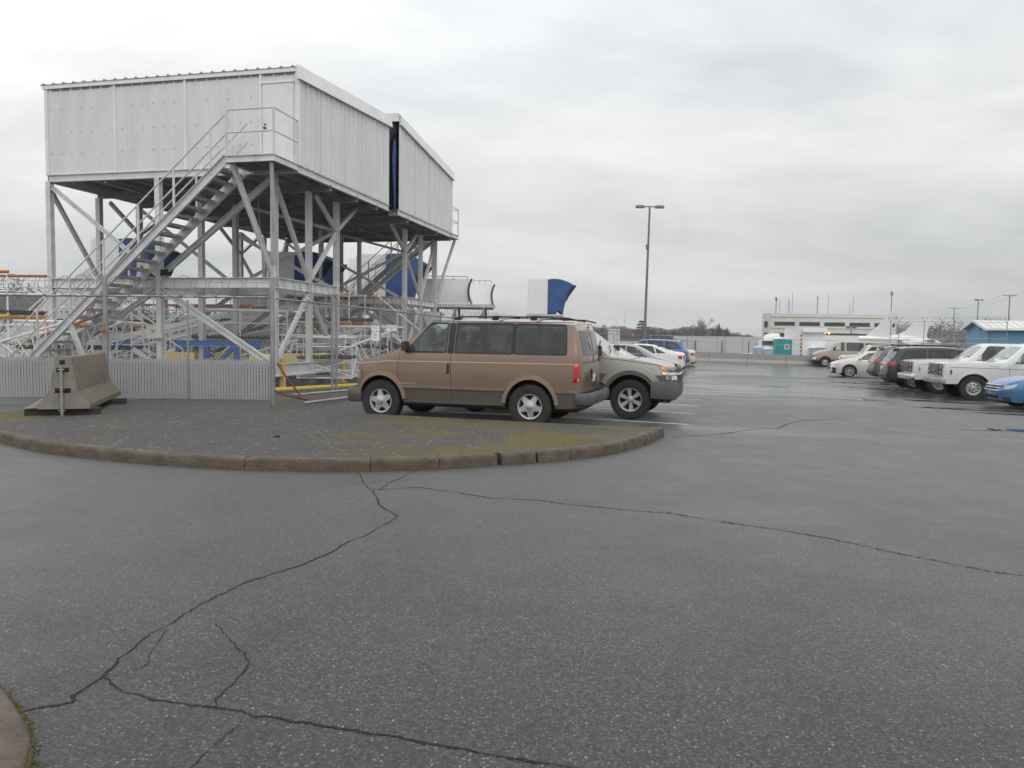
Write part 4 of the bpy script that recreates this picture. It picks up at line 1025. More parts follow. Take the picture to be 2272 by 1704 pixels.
BLU = carpaint('car_blue', (.055, .17, .38), .2, .35, .3, (.08, .12, .18)); BLK = carpaint('car_black', (.018, .018, .020), .3, .2, .3, (.06, .06, .06)); DGR = carpaint('car_grey', (.12, .12, .125), .3, .5, .3, (.12, .12, .12)); BEIG = carpaint('car_beige', (.40, .36, .31), .3, .25, .35, (.25, .22, .19))
sedan('white saloon, nose out, between the grey-clad pickup and the dark silver saloon', nose_at(5.35, 26.2, LEFTROW, 2.3), LEFTROW, WHT)
sedan('dark silver saloon, nose out, in front of the reversed white saloon', nose_at(6.85, 30.4, LEFTROW, 2.3), LEFTROW, SILC)
sedan('white saloon parked tail out just before the blue SUV', tail_at(8.75, 38.4, LEFTROW+pi, -2.28), LEFTROW+pi, WHT)
sedan('pale silver saloon parked tail out beyond the blue SUV', tail_at(12.0, 49.6, LEFTROW+pi, -2.28), LEFTROW+pi, PEARL)
sedan('dark saloon farthest along the left row, its tail just showing', tail_at(12.75, 52.8, LEFTROW+pi, -2.28), LEFTROW+pi, BLK)
hel = RIGHTROW
e_ = Vector((17.96, 40.32)); d = Vector((cos(hel), sin(hel))); lf = Vector((-sin(hel), cos(hel))); c_ = e_ - lf*.88 - d*1.35
sedan('pearl white saloon, nose out, at the far end of the right row', place(c_.x, c_.y), hel, PEARL, elantra=True)
v = sedan('bright blue saloon at the right edge, only its nose in view', nose_at(13.75, 21.75, RIGHTROW, 2.3), RIGHTROW, BLU)
for k in range(3): v.face_box(1, -.62, .62, .50+k*.075, .53+k*.075, .045, CHROM, 'grille_bar')

# ---- sport utility vehicles
def suv(label, loc, h, col, clad=None, style='multi', box=False, rails=True):
    S = dict(x0=-2.35, x1=2.30, W=1.90, wx=(-1.36, 1.36), wr=.36, ar=.42, step=.07,
     bot=[(-2.35, .40), (-1.9, .30), (0, .28), (1.9, .28), (2.3, .34)],
     top=[(-2.35, 1.05), (-2.28, 1.30), (-1.95, 1.62), (-1.5, 1.69), (-.3, 1.73), (.35, 1.68), (.6, 1.58), (1.2, 1.13), (1.4, 1.10), (1.95, 1.0), (2.2, .90), (2.30, .75)] if not box else
         [(-2.35, 1.25), (-2.3, 1.6), (-2.2, 1.76), (-1.9, 1.80), (-.3, 1.81), (.45, 1.79), (.6, 1.74), (1.0, 1.20), (1.15, 1.14), (2.0, 1.08), (2.22, 1.02), (2.30, .85)],
     belt=[(-2.35, 1.04), (-1.6, 1.10), (0, 1.05), (1.2, 1.02), (1.9, .93), (2.3, .70)], sm=2,
     rf=.55 if not box else .3, ff=.76 if not box else .88, rr=.4 if not box else .2, fr=.84, zc=.65, tuck=.06, shoulder=.04, tumble=.30 if not box else .2, crown=.04,
     nose=[(0, -.04), (.5, .02), (1, -.04)], tail=[(0, -.05), (.55, .04), (.95, 0), (1.3, -.12), (1.7, -.3)] if not box else [(0, 0), (2, -.03)], taillen=.4, nbow=.12, tbow=.08,
     cabin=(-2.0, 1.1), floor=.5, seats=[.1, -.85], seat=.78)
    v = Car('sport_utility_vehicle', label, 'suv', S, loc, h, col).shell(); hi = 1.60 if not box else 1.70
    v.side_window(poly_round([(.95, 1.10), (.15, 1.11), (.15, hi-.02), (.45, hi-.06)], .04), GMID if box else GTINT); v.side_window(poly_round([(.06, 1.11), (-.90, 1.13), (-.85, hi-.02), (.06, hi)], .04), GTINT)
    v.side_window(poly_round([(-.99, 1.13), (-1.95, 1.2) if not box else (-2.1, 1.13), (-1.65, hi-.08) if not box else (-2.1, hi), (-.95, hi-.02)], .08), GTINT)
    v.top_window([(.62, -.60), (1.14 if not box else .97, -.74), (1.14 if not box else .97, .74), (.62, .60)], GMID, 1.12)
    v.top_window([(-2.02, -.55), (-2.30, -.62), (-2.30, .62), (-2.02, .55)], GTINT, 1.2, 'rear_window')
    v.finish(clad, .48)
    for x in (1.02, .10, -.94): v.line([(x, 1.05), (x-.02, .7), (x-.05 if x > -.5 else x+.06, .36)], .010, RUBB, .0015, name='door_gap')
    v.patch((-.05, .90), (-.20, .90), (-.20, .925), (-.05, .925), CHROM, .02, name='door_handle'); v.patch((-.72, .93), (-.87, .93), (-.87, .955), (-.72, .955), CHROM, .02, name='door_handle')
    v.patch((-2.02, .92), (-2.32, .90), (-2.32, 1.04), (-2.10, 1.12), LAMPR, .022, name='tail_lamp'); v.face_box(-1, .42, .72, .90, 1.03, .03, LAMPR, 'tail_lamp', both=True); v.face_box(-1, .32, .44, .93, 1.0, .035, LAMPC, 'reversing_lamp', both=True)
    v.face_box(-1, -.20, .20, .74, .87, .02, PLATE, 'number_plate'); v.face_box(-1, -.78, .78, .38, .56, .05, PLAST, 'rear_bumper'); v.face_box(-1, -.6, .6, .99, 1.03, .02, CHROM, 'tailgate_trim')
    v.face_box(1, -.5, .5, .58, .82, .02, RUBB, 'grille'); v.patch((1.95, .80), (2.24, .76), (2.24, .88), (1.85, .92), LAMPC, .02, name='headlamp'); v.bumper(1, .36, .56, .0, .3, PLAST, h=.86, thick=.04)
    if not box:
        mb = MB(); mb.prism([(-2.12, 1.63), (-1.85, 1.66), (-1.85, 1.70), (-2.2, 1.65)], -.58, .58); mb.build('spoiler', col, v.root)
    if rails:
        for sd in (1, -1):
            rk = MB(); y = sd*(.60); z = 1.76 if not box else 1.85; rk.path([(.25, y, z-.05), (.15, y, z), (-1.4, y, z), (-1.6, y, z-.07)], .015, 6); rk.build('roof_rail', RUBB, v.root)
    v.mirror(.88, 1.08, col, (.12, .16, .13), .12); v.wheels(style, .22, .66, .0); slope_tilt(v.root); return v
suv('bright blue SUV parked tail out in the left row, between two pale saloons', tail_at(10.65, 45.8, LEFTROW+pi, -2.35), LEFTROW+pi, BLU)
suv('near-black SUV parked tail out beside the two old white trucks', tail_at(15.25, 31.2, LEFTROW, -2.35), LEFTROW, BLK)
suv('grey SUV parked tail out, left of the near-black SUV', tail_at(16.95, 35.9, LEFTROW, -2.35), LEFTROW, DGR)
IVO = carpaint('car_ivory', (.66, .61, .50), .25, 0, .35, (.35, .30, .22))
v = suv('old ivory SUV with white roof, nose out between the beige van and the pearl saloon', nose_at(21.2, 49.4, RIGHTROW, 2.3), RIGHTROW, IVO, box=True, style='steel')
v.face_box(1, .56, .78, .86, .97, .03, LAMPO, 'turn_signal', both=True); v.face_box(1, .50, .80, .66, .84, .03, LAMPC, 'headlamp', both=True)
mb = MB(); mb.b2((-1.9, -.66, 1.812), (.4, .66, 1.84)); mb.build('white_roof', WHT, v.root)

# ---- beige passenger van at the far wall
S = dict(x0=-2.9, x1=2.65, W=2.0, wx=(-1.7, 1.78), wr=.38, ar=.46, step=.08, bot=[(-3, .45), (2.2, .42), (2.7, .42)],
 top=[(-2.9, 1.7), (-2.8, 2.0), (-2.4, 2.08), (.55, 2.09), (.8, 2.02), (1.45, 1.42), (1.65, 1.36), (2.3, 1.2), (2.55, 1.08), (2.65, .9)],
 belt=[(-2.9, 1.28), (1.4, 1.27), (1.8, 1.2), (2.4, 1.05), (2.65, .85)], sm=1, rf=.35, ff=.86, rr=.15, fr=.93, zc=.8, tumble=.2, crown=.06, shoulder=.03, nose=[(0, 0), (1.2, -.03)], nbow=.08, cabin=(-2.5, 1.4), floor=.6, seats=[.4, -.8], seat=.95)
e_ = Vector((24.6, 59.6)); d = Vector((cos(RIGHTROW), sin(RIGHTROW))); lf = Vector((-sin(RIGHTROW), cos(RIGHTROW))); c_ = e_ - lf*.98 - d*1.78
v = Car('passenger_van', 'long beige passenger van parked alongside the far concrete wall', 'van', S, place(c_.x, c_.y), RIGHTROW, BEIG).shell()
v.side_window(poly_round([(1.22, 1.30), (.42, 1.30), (.42, 1.92), (.72, 1.92)], .05), GCLEAR)
for a, b in ((.25, -.95), (-1.1, -1.9), (-2.0, -2.75)): v.side_window(poly_round([(a, 1.32), (b, 1.32), (b, 1.93), (a, 1.93)], .08), GTINT)
v.top_window([(.86, -.72), (1.42, -.82), (1.42, .82), (.86, .72)], GMID, 1.38); v.finish(PLAST, .60)
v.arches(BEIG, .06, .02); v.bumper(1, .46, .70, .10, .2, CHROM, h=.98); v.face_box(1, -.55, .55, .78, 1.0, .02, CHROM, 'grille'); v.face_box(1, .6, .85, .80, .98, .03, LAMPC, 'headlamp', both=True)
v.patch((2.35, .90), (2.6, .88), (2.6, 1.0), (2.35, 1.02), LAMPO, .02, name='turn_signal')
for x in (1.3, .33, -1.02): v.line([(x, 1.27), (x-.02, .5)], .012, RUBB, .0015, name='door_gap')
v.mirror(1.15, 1.34, RUBB, (.14, .2, .2), .16); v.wheels('steel', .24, .58, .0); slope_tilt(v.root)

# ---- two old square-nosed white trucks
def oldtruck(label, loc, h, col, gmc):
    S = dict(x0=-3.0, x1=2.55, W=2.02, wx=(-1.75, 1.62), wr=.40, ar=.47, step=.07, bot=[(-3, .52), (2.2, .50), (2.6, .48)], asq=.95,
     top=[(-3.0, 1.72), (-2.85, 1.84), (-2.4, 1.89), (-.08, 1.895), (.09, 1.86), (.25, 1.78), (.69, 1.34), (.83, 1.275), (1.7, 1.26), (2.3, 1.215), (2.48, 1.17), (2.55, 1.08)],
     belt=[(-3.0, 1.20), (1.0, 1.20), (2.3, 1.18), (2.5, 1.15), (2.55, 1.06)], sm=1, rf=.16, ff=.95, rr=.15, fr=.94, zc=.9, tuck=.05, shoulder=.025, tumble=.30, crown=.05,
     nose=[(0, -.0), (.6, .0), (1.2, -.02)], noselen=.15, nbow=.03, cabin=(-2.4, .67), floor=.7, seats=[-.25, -1.2], seat=.98, wheelpos=(.17, .4, 1.28))
    v = Car('old_truck', label, 'truck', S, loc, h, col).shell()
    v.side_window(poly_round([(.47, 1.235), (-.43, 1.235), (-.43, 1.77), (.09, 1.77)], .05), GCLEAR if gmc else GMID, fm=RUBB); v.side_window(poly_round([(-.57, 1.235), (-1.4, 1.235), (-1.4, 1.77), (-.57, 1.77)], .06), GTINT); v.side_window(poly_round([(-1.55, 1.235), (-2.75, 1.235), (-2.7, 1.77), (-1.55, 1.77)], .06), GTINT)
    v.top_window([(.23, -.68), (.67, -.80), (.67, .80), (.23, .68)], GGLARE, 1.29); v.finish()
    v.arches(col, .05, .02)
    v.line([(2.36, 1.0), (2.30, 1.035), (2.1, 1.045), (-2.8, 1.045)], .016, paint('blue_stripe', (.10, .14, .20), .4, 0, 0), .003, name='pinstripe')
    v.line([(.65, 1.20), (.63, .9), (.61, .52)], .010, RUBB, .0015, name='door_gap'); v.line([(-.50, 1.20), (-.50, .9), (-.50, .52)], .010, RUBB, .0015, name='door_gap')
    v.patch((2.33, .80), (2.27, .80), (2.27, .96), (2.33, .96), LAMPR if gmc else LAMPO, .012, name='side_marker')
    v.face_box(1, -.93, .93, .72, 1.155, .03, CHROM, 'grille_surround'); v.face_box(1, -.90, .90, .75, 1.13, .04, RUBB, 'grille')
    for i in range(7): v.face_box(1, -.62, .62, .775+i*.052, .787+i*.052, .05, CHROM, 'grille_bar')
    for i in range(5): v.face_box(1, -.42+i*.2, -.40+i*.2, .76, 1.12, .052, CHROM, 'grille_bar')
    v.face_box(1, .67, .86, .96, 1.10, .045, LAMPC, 'headlamp', both=True); v.face_box(1, .67, .86, .79, .92, .045, LAMPC if gmc else LAMPO, 'headlamp', both=True)
    v.face_box(1, -.13, .13, .90, .96, .055, REDP if not gmc else CHROM, 'badge')
    v.bumper(1, .48, .68, .12, .10, paint('old_bumper', (.42, .42, .41), .4, .4, .5, (.2, .19, .18)) if gmc else CHROM, h=1.0, thick=.04)
    v.patch((1.2, 1.10), (.92, 1.10), (.92, 1.13), (1.2, 1.13), SILV, .004, name='badge')
    mb = MB(); y = v.yB(.40, 1.25)
    for sd in (1, -1):
        mb.tube((.52, sd*(y-.03), 1.20), (.42, sd*(y+.18), 1.27), .010, 6); mb.tube((.27, sd*(y-.03), 1.2), (.42, sd*(y+.18), 1.27), .010, 6)
        mb.box((.42, sd*(y+.20), 1.36), (.05, .24, .16))
    mb.build('wing_mirror', CHROM, v.root); v.wheels('steel', .24, .57, .0)
    for q in ([(.73, .2, 1.32), (.62, .65, 1.40)], [(.73, -.5, 1.32), (.62, -.1, 1.40)]): MB().path(q, .009, 5).build('wiper', RUBB, v.root)
    slope_tilt(v.root); return v
OLDW = carpaint('old_white', (.70, .70, .68), .3, 0, .35, (.38, .36, .33))
for (wx_, wy_, lab, g_) in ((14.95, 24.5, 'old square-nosed white truck nearest the camera, next to the blue saloon', True), (15.45, 27.35, 'second old white truck, with a red grille badge, behind the nearest one', False)):
    e_ = Vector((wx_, wy_)); c_ = e_ - lf*.99 - d*1.62; oldtruck(lab, place(c_.x, c_.y), RIGHTROW, OLDW, g_)
# ------------------------------------------------------------------ raised dock cabins on steel towers
OX, OY = -5.635, 20.0; HB = R(-13.1)
def T(a, b, z): return (-a, b, z)
def zroof1(b): return lerp(8.47, 8.90, b/6.16)
def zroof2(b): return lerp(9.20, 8.53, (b-6.95)/6.1)
def corrug(L, h0, h1, pitch=.30, d=.04, sub=True):
    """trapezoid-ribbed sheet, running along u (0..L); returns outline points (u, depth)"""
    pts = [(0, 0)]; u = pitch*.2
    while u + pitch*.45 < L:
        pts += [(u, 0), (u+.025, d), (u+.065, d), (u+.09, 0)]
        if sub: pts += [(u+pitch*.52, 0), (u+pitch*.52+.012, d*.25), (u+pitch*.52+.035, d*.25), (u+pitch*.52+.047, 0)]
        u += pitch
    pts.append((L, 0)); return pts
def dock(first):
    lab = ('near half of the raised white metal cabin, with the front staircase up to its landing' if first else 'far half of the raised white metal cabin, beyond the black slot with blue canvas')
    root = thing('cabin_on_stilts', lab, 'cabin', (OX, OY, 0), HB, 'halves of the raised metal cabin')
    b0, b1 = (0, 6.12) if first else (6.95, 13.0); zr = zroof1 if first else zroof2
    FL = 5.99
    posts = (0, 1.85, 3.6) if first else (9.4, 11.15, 12.95)
    def B(name, fn, mat=DOCK, **k):
        mb = MB(); fn(mb); return mb.build(name, mat, root, **k)
    # side wall on the car-park side: corrugated sheets with dark joints
    seams = [b0+.03, 1.21, 2.66, 4.12, b1-.03] if first else [b0+.03, 8.52, 10.09, 11.57, b1-.03]
    if first: seams = [b0+.03, 1.21, 2.66, 4.12, 5.6, b1-.03]
    for s0, s1 in zip(seams, seams[1:]):
        mb = MB(); pr = corrug(s1-s0-.014, 0, 0); vs = []
        for u, d_ in pr:
            b = s0+.007+u; vs += [T(-.012-d_, b, FL), T(-.012-d_, b, zr(b)-.34)]
        mb.add(vs, [(2*i, 2*i+2, 2*i+3, 2*i+1) for i in range(len(pr)-1)])
        mb.add([T(-.0, s0+.002, FL), T(0, s1-.002, FL), T(0, s1-.002, zr(s1)-.3), T(0, s0+.002, zr(s0)-.3)], [(0, 1, 2, 3)])
        mb.build('wall_panel', PANEL, root)
    mb = MB()
    for s0 in seams[1:-1]: mb.b2(T(.004, s0-.014, FL+.01), T(-.008, s0+.014, zr(s0)-.36))
    mb.build('wall_joints', paint('joint_dirt', (.12, .11, .10), .9, 0, .5, (.3, .3, .29), 6), root, kind='stuff')
    sc = MB(); rnd = random.Random(4)
    for s0, s1 in zip(seams, seams[1:]):
        for z in (6.6, 7.25, 7.9):
            k = 0
            while s0+.2+k*.30 < s1:
                if rnd.random() < .7: sc.box(T(-.016, s0+.17+k*.30, z), (.01, .022, .022))
                k += 1
    sc.build('screw_heads', paint('screw', (.2, .19, .18), .7, 0, .3), root, kind='stuff')
    # end wall and back wall
    e = b0 if first else b1; sg = -1 if first else 1
    bats = [(.0, 1.07), (1.07, 3.33), (3.33, 5.54), (5.54, 7.8)]
    for i, (a0, a1) in enumerate(bats):
        top = zr(e)-.10
        if i == 0 : continue
        mb = MB(); pr = corrug(a1-a0-.05, 0, 0, .33, .008, False); vs = []
        for u, d_ in pr: a = a0+.025+u; vs += [T(a, e+sg*(d_+.0), FL), T(a, e+sg*(d_), top)]
        mb.add(vs, [(2*k, 2*k+2, 2*k+3, 2*k+1) for k in range(len(pr)-1)]); mb.build('wall_panel', PANEL, root)
    B('wall_panel', lambda m: m.b2(T(.02, e, FL), T(1.05, e-sg*.03, zr(e)-.10)), PANEL)
    B('door', lambda m: m.b2(T(.12, e+sg*.002, FL+.03), T(1.0, e+sg*.028, 8.08)), TRIM)
    B('door_head_trim', lambda m: m.b2(T(.09, e, 8.09), T(1.04, e+sg*.045, 8.14)), TRIM)
    B('door_knob', lambda m: (m.tube(T(.93, e+sg*.02, 6.95), T(.93, e+sg*.09, 6.95), .03, 10), m.tube(T(.93, e+sg*.02, 7.05), T(.93, e+sg*.05, 7.05), .025, 10)), RUBB)
    for a in (1.07, 3.33, 5.54): B('batten', lambda m: m.b2(T(a-.035, e, FL), T(a+.035, e+sg*.03, zr(e)-.12)), TRIM)
    B('corner_trim', lambda m: m.b2(T(-.045, e-sg*.06, FL-.02), T(.07, e+sg*.035, zr(e)-.05)), TRIM); B('corner_trim', lambda m: m.b2(T(7.73, e-sg*.06, FL), T(7.83, e+sg*.035, zr(e)-.05)), TRIM)
    sc = MB()
    for z in (6.55, 7.15, 7.78):
        for k in range(20):
            a = 1.35+k*.33
            if min(abs(a-q) for q in (3.33, 5.54)) > .1 and rnd.random() < .8: sc.box(T(a, e+sg*.012, z+rnd.uniform(-.01, .01)), (.022, .01, .02))
    sc.build('screw_heads', MATS['screw'], root, kind='stuff')
    B('wall_panel', lambda m: m.add([T(7.8, b0, FL), T(7.8, b1, FL), T(7.8, b1, zr(b1)-.05), T(7.8, b0, zr(b0)-.05)], [(0, 1, 2, 3)]), PANEL)
    # slot between the halves; near-black end sheets paint the shade inside it
    w_ = b1 if first else b0
    B('end_shade_sheet', lambda m: m.b2(T(.08, w_-.04, FL-.02), T(7.8, w_+.0, zr(w_)-.06)), DARKV)
    # roof, ribs, fascia
    B('roof_sheet', lambda m: m.add([T(-.06, b0-(.06 if first else .0), zr(b0)), T(7.92, b0-(.06 if first else 0), zr(b0)), T(7.92, b1+(0 if first else .1), zr(b1)), T(-.06, b1+(0 if first else .1), zr(b1))] +
      [T(-.06, b0-(.06 if first else .0), zr(b0)-.03), T(7.92, b0-(.06 if first else 0), zr(b0)-.03), T(7.92, b1+(0 if first else .1), zr(b1)-.03), T(-.06, b1+(0 if first else .1), zr(b1)-.03)], [(0,1,2,3),(4,7,6,5),(0,4,5,1),(1,5,6,2),(2,6,7,3),(3,7,4,0)]), ROOFM)
    ea, eb = (b0-.07, b1) if first else (b0, b1+.07)
    for k in range(24):
        a = .12+k*.335
        if k > 2 and not first: break
        B('roof_rib', lambda m: m.prism([(a-.035, 0), (a-.015, .035), (a+.015, .035), (a+.035, 0)], 0, 1, 'y') if False else m.add([T(a+du, bb, zr(bb)+dz+.001) for bb in (ea, eb) for du, dz in ((-.04, 0), (-.015, .04), (.015, .04), (.04, 0))], [(0,1,5,4),(1,2,6,5),(2,3,7,6),(0,3,2,1),(4,5,6,7)]), ROOFM)
    B('eave_trim', lambda m: m.b2(T(-.06, e+sg*.055, zr(e)-.125), T(7.88, e+sg*.03, zr(e)-.032)), TRIM)
    mb = MB()
    for k in range(23): a = .07+k*.33; mb.b2(T(a, e+sg*.005, zr(e)-.175), T(a+.26, e+sg*.02, zr(e)-.132))
    mb.build('eave_gaps', paint('eave_dark', (.22, .22, .26), .8, 0, .2), root, kind='stuff')
    fz = lambda b: zr(b)+.03
    mid = [b0-(.12 if first else -.02)] + [lerp(b0, b1, .5)] + [b1+(.02 if first else .12)]
    for p_, q_ in zip(mid, mid[1:]):
        p2, q2 = p_+.003, q_-.003
        B('fascia', lambda m: m.add([T(-.06, p2, fz(p2)), T(-.02, p2, fz(p2)-.01), T(-.12, p2, fz(p2)-.36), T(-.02, p2, fz(p2)-.36), T(-.06, q2, fz(q2)), T(-.02, q2, fz(q2)-.01), T(-.12, q2, fz(q2)-.36), T(-.02, q2, fz(q2)-.36)],
          [(0,2,6,4),(0,4,5,1),(2,3,7,6),(0,1,3,2),(4,6,7,5)]), TRIM)
    if not first: B('ridge_panel', lambda m: m.b2(T(-.04, b0-.08, 8.98), T(2.6, b0-.03, 9.26)), TRIM)
    # floor: perimeter channels, joists, deck
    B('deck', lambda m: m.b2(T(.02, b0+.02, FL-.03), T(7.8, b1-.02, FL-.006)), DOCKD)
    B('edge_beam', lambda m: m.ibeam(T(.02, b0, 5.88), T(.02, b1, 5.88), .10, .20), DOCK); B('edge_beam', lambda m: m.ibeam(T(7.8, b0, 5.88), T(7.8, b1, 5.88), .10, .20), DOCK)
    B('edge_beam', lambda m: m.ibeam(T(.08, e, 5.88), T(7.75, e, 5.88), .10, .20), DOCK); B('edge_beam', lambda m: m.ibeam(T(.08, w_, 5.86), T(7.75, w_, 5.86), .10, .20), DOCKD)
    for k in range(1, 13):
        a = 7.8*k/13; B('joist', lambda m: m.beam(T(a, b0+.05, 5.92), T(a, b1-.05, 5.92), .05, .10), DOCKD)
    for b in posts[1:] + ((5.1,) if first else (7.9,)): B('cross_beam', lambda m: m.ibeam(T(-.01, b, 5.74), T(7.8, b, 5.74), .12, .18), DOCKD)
    # posts
    for a in (.7, 4.2, 7.75):
        for b in posts:
            B('post', lambda m: m.ibeam(T(a, b, .62), T(a, b, 5.66 if b != e else 5.80), .15, .15, (0, 1, 0), .02))
    P0, P1, P2 = posts if first else posts[::-1]
    zT, zR, zB = 5.65, 2.94, .62
    # ring beams and base beams
    for z, hh in ((zR, .28), (.62, .34)):
        nm = 'ring_beam' if z > 1 else 'base_beam'
        B(nm, lambda m: m.ibeam(T(.63, P0-sg*-.05 if False else P0, z), T(7.85, P0, z), .14, hh)); B(nm, lambda m: m.ibeam(T(.63, P2, z), T(7.85, P2, z), .14, hh))
        for a in (.7, 4.2, 7.75): B(nm, lambda m: m.ibeam(T(a, min(P0, P2)+.08, z), T(a, max(P0, P2)-.08, z), .14, hh))
    def br(p, q, w=.10, mat=DOCK): B('brace', lambda m: m.ibeam(T(*p), T(*q), w, w, (0, 0, 1), .016), mat)
    for a in (.70, 7.75):
        br((a, P0, 5.62), (a, P1, 3.1)); br((a, P2, 4.72), (a, P1, 3.1)); br((a, P1, 2.78), (a, P0, .8)); br((a, P1, 2.78), (a, P2, .8))
        br((a, P2, 4.78), (a, lerp(P1, P2, .25), 5.62)); br((a, P2, 4.78), (a, P2+(P2-P1)*.85, 5.72))
    br((7.75, P0, 5.7), (4.2, P0, 3.1)); br((.7, P0, 5.7), (4.2, P0, 3.1), .13)
    br((4.2, P0, 2.8), (.75, P0, .75), .15); br((4.2, P0, 2.8), (7.7, P0, .75), .12)
    br((.75, P2, 4.75), (4.2, P2, 3.1), .09); br((.75, P2, 4.8), (4.0, P2, 5.65), .09); br((7.7, P2, 5.6), (4.2, P2, 3.1), .09); br((4.2, P2, 4.75), (1.0, P2, 3.1), .09)
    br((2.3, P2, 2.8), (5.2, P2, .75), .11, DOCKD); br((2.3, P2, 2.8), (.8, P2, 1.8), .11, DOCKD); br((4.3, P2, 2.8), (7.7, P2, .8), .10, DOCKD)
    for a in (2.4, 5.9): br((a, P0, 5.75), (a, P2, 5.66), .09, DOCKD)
    # casters, jacks and counterweights
    for a in (.7, 7.6):
        for b in (P0, P2):
            B('jack_post', lambda m: (m.beam(T(a-.02, b+.35, .12), T(a-.02, b+.35, .92), .12, .12), m.b2(T(a-.14, b+.22, .06), T(a+.10, b+.48, .12)), m.beam(T(a-.02, b+.35, .8), T(a+.25, b+.35, .8), .06, .06)), YELL)
            mb = MB()
            for s_ in (-.12, .12): mb.tube(T(a+.45+s_-.04, b, .22), T(a+.45+s_+.04, b, .22), .21, 18)
            mb.beam(T(a+.45, b, .22), T(a+.45, b, .48), .10, .14); mb.build('caster', RUBB, root)
    for a, ww in ((1.15, .85), (3.3, .7), (5.2, .8)):
        B('counterweight', lambda m: m.b2(T(a, P1+.3, .72), T(a+ww, P1+.9, 1.0)), PYELL)
    if first:
        B('counterweight', lambda m: m.b2(T(.85, P0+.12, .80), T(1.55, P0+.5, 1.03)), PYELL); B('counterweight', lambda m: m.b2(T(.80, P2-.95, .80), T(1.0, P2-.1, 1.02)), PYELL)
        B('control_box', lambda m: m.b2(T(4.05, P0-.10, 1.42), T(4.50, P0-.19, 1.78)), OFFW)
        lb = MB()
        for k, (l, z) in enumerate(((.13, 1.63), (.11, 1.58))): lb.b2(T(4.28-l/2, P0-.193, z), T(4.28+l/2, P0-.196, z+.022))
        lb.build('label_print', TEXTM, root); B('lamp_housing', lambda m: (m.box(T(4.0, P0-.02, 3.22), (.22, .14, .16)), m.beam(T(4.0, P0, 3.08), T(4.0, P0, 3.2), .04)), RUBB)
    # landing
    LB = 1.2; lb0, lb1 = (e-LB, e-.05) if first else (e+.05, e+LB-.2)
    lo, hi_ = min(lb0, lb1), max(lb0, lb1); outb = lo if first else hi_
    B('landing_frame', lambda m: (m.ibeam(T(-.0, lo, 5.90), T(-.0, hi_, 5.90), .08, .17), m.ibeam(T(1.32, lo, 5.90), T(1.32, hi_, 5.90), .08, .17), m.ibeam(T(.0, outb, 5.90), T(1.32, outb, 5.90), .08, .17)))
    for k in range(5): bb = lerp(lo, hi_, (k+.5)/5); B('landing_joist', lambda m: m.beam(T(.04, bb, 5.90), T(1.28, bb, 5.90), .04, .12), DOCKD)
    B('landing_deck', lambda m: m.b2(T(.0, lo, FL-.005), T(1.32, hi_, FL+.01)), TREAD)
    for z in (7.10, 6.55): B('landing_rail', lambda m: m.path([T(.0, e, z), T(.0, outb, z), T(1.30, outb, z)], .022, 8))
    for a, b in ((0, outb), (1.30, outb), (0, e+sg*.05)): B('rail_post', lambda m: m.beam(T(a, b, 5.98), T(a, b, 7.12), .045))
    br((1.20, outb+(-sg)*.1, 5.80), (.72, e, 3.10), .11); br((.12, outb+(-sg)*.1, 5.80), (.70, e, 3.10 if not first else 3.3), .09)
    # stairs
    so_, si = (outb, e-.28) if first else (outb, e+.22)
    n = 27; rise = 5.95/n; run = 7.0/n; slope = Vector((7.0, 0, -5.95)).normalized()
    top = (1.34, 5.93); foot = (8.34, .05)
    for b in (so_, si):
        mb = MB(); q = [(top[0], 6.0), (top[0], 5.72), (foot[0]-.30, -.02+.0), (foot[0]+.02, -.02)]
        t_ = .05 if True else .05
        # channel: web plus two flanges
        mb.prism([(-u, z) for u, z in q], b-.006, b+.006, 'y')
        for (u0, z0_), (u1, z1_) in (((top[0], 6.0), (foot[0]+.02, .0)), ((top[0], 5.72), (foot[0]-.28, .0))):
            mb.beam((-u0, b+(-sg if b == so_ else sg)*-.03, z0_), (-u1, b+(-sg if b == so_ else sg)*-.03, z1_), .07, .014, (0, 0, 1))
        mb.build('stringer', DOCK, root)
    tb = MB(); tb.b2(T(0, 0, 0), (0, 0, 0)) if False else None
    w0, w1 = min(so_, si)+.02, max(so_, si)-.02
    tb = MB(); tb.box((0, 0, 0), (.27, w1-w0, .03)); tb.box((.13, 0, -.025), (.02, w1-w0-.01, .07)); tb.box((-.13, 0, -.025), (.02, w1-w0-.01, .07)); tm = tb.mesh('stair_tread', TREAD)
    for k in range(1, n): part('stair_tread', tm, root, T(top[0]+run*k, (w0+w1)/2, 5.95-rise*k-.02))
    for b in (so_, si):
        for dz in (1.08, .58):
            zt_ = 5.95+dz; B('handrail', lambda m: m.path([T(1.30, b, zt_+.0), T(foot[0]-.12, b, zt_-(foot[0]-.12-1.34)*5.95/7.0), T(foot[0]-.05, b, zt_-(foot[0]-.12-1.34)*5.95/7.0-.05)], .021, 8))
        for k in range(7):
            a = lerp(1.75, foot[0]-.2, k/6); z = 5.95-(a-1.34)*5.95/7; B('rail_post', lambda m: m.beam(T(a, b, z-.05), T(a, b, z+1.08), .042))
    br((6.1, so_, 1.95), (5.3, so_, .1), .10); br((6.1, si, 1.95), (5.3, si, .1), .10); br((6.15, so_, 2.0), (6.15, si, 2.0), .07)
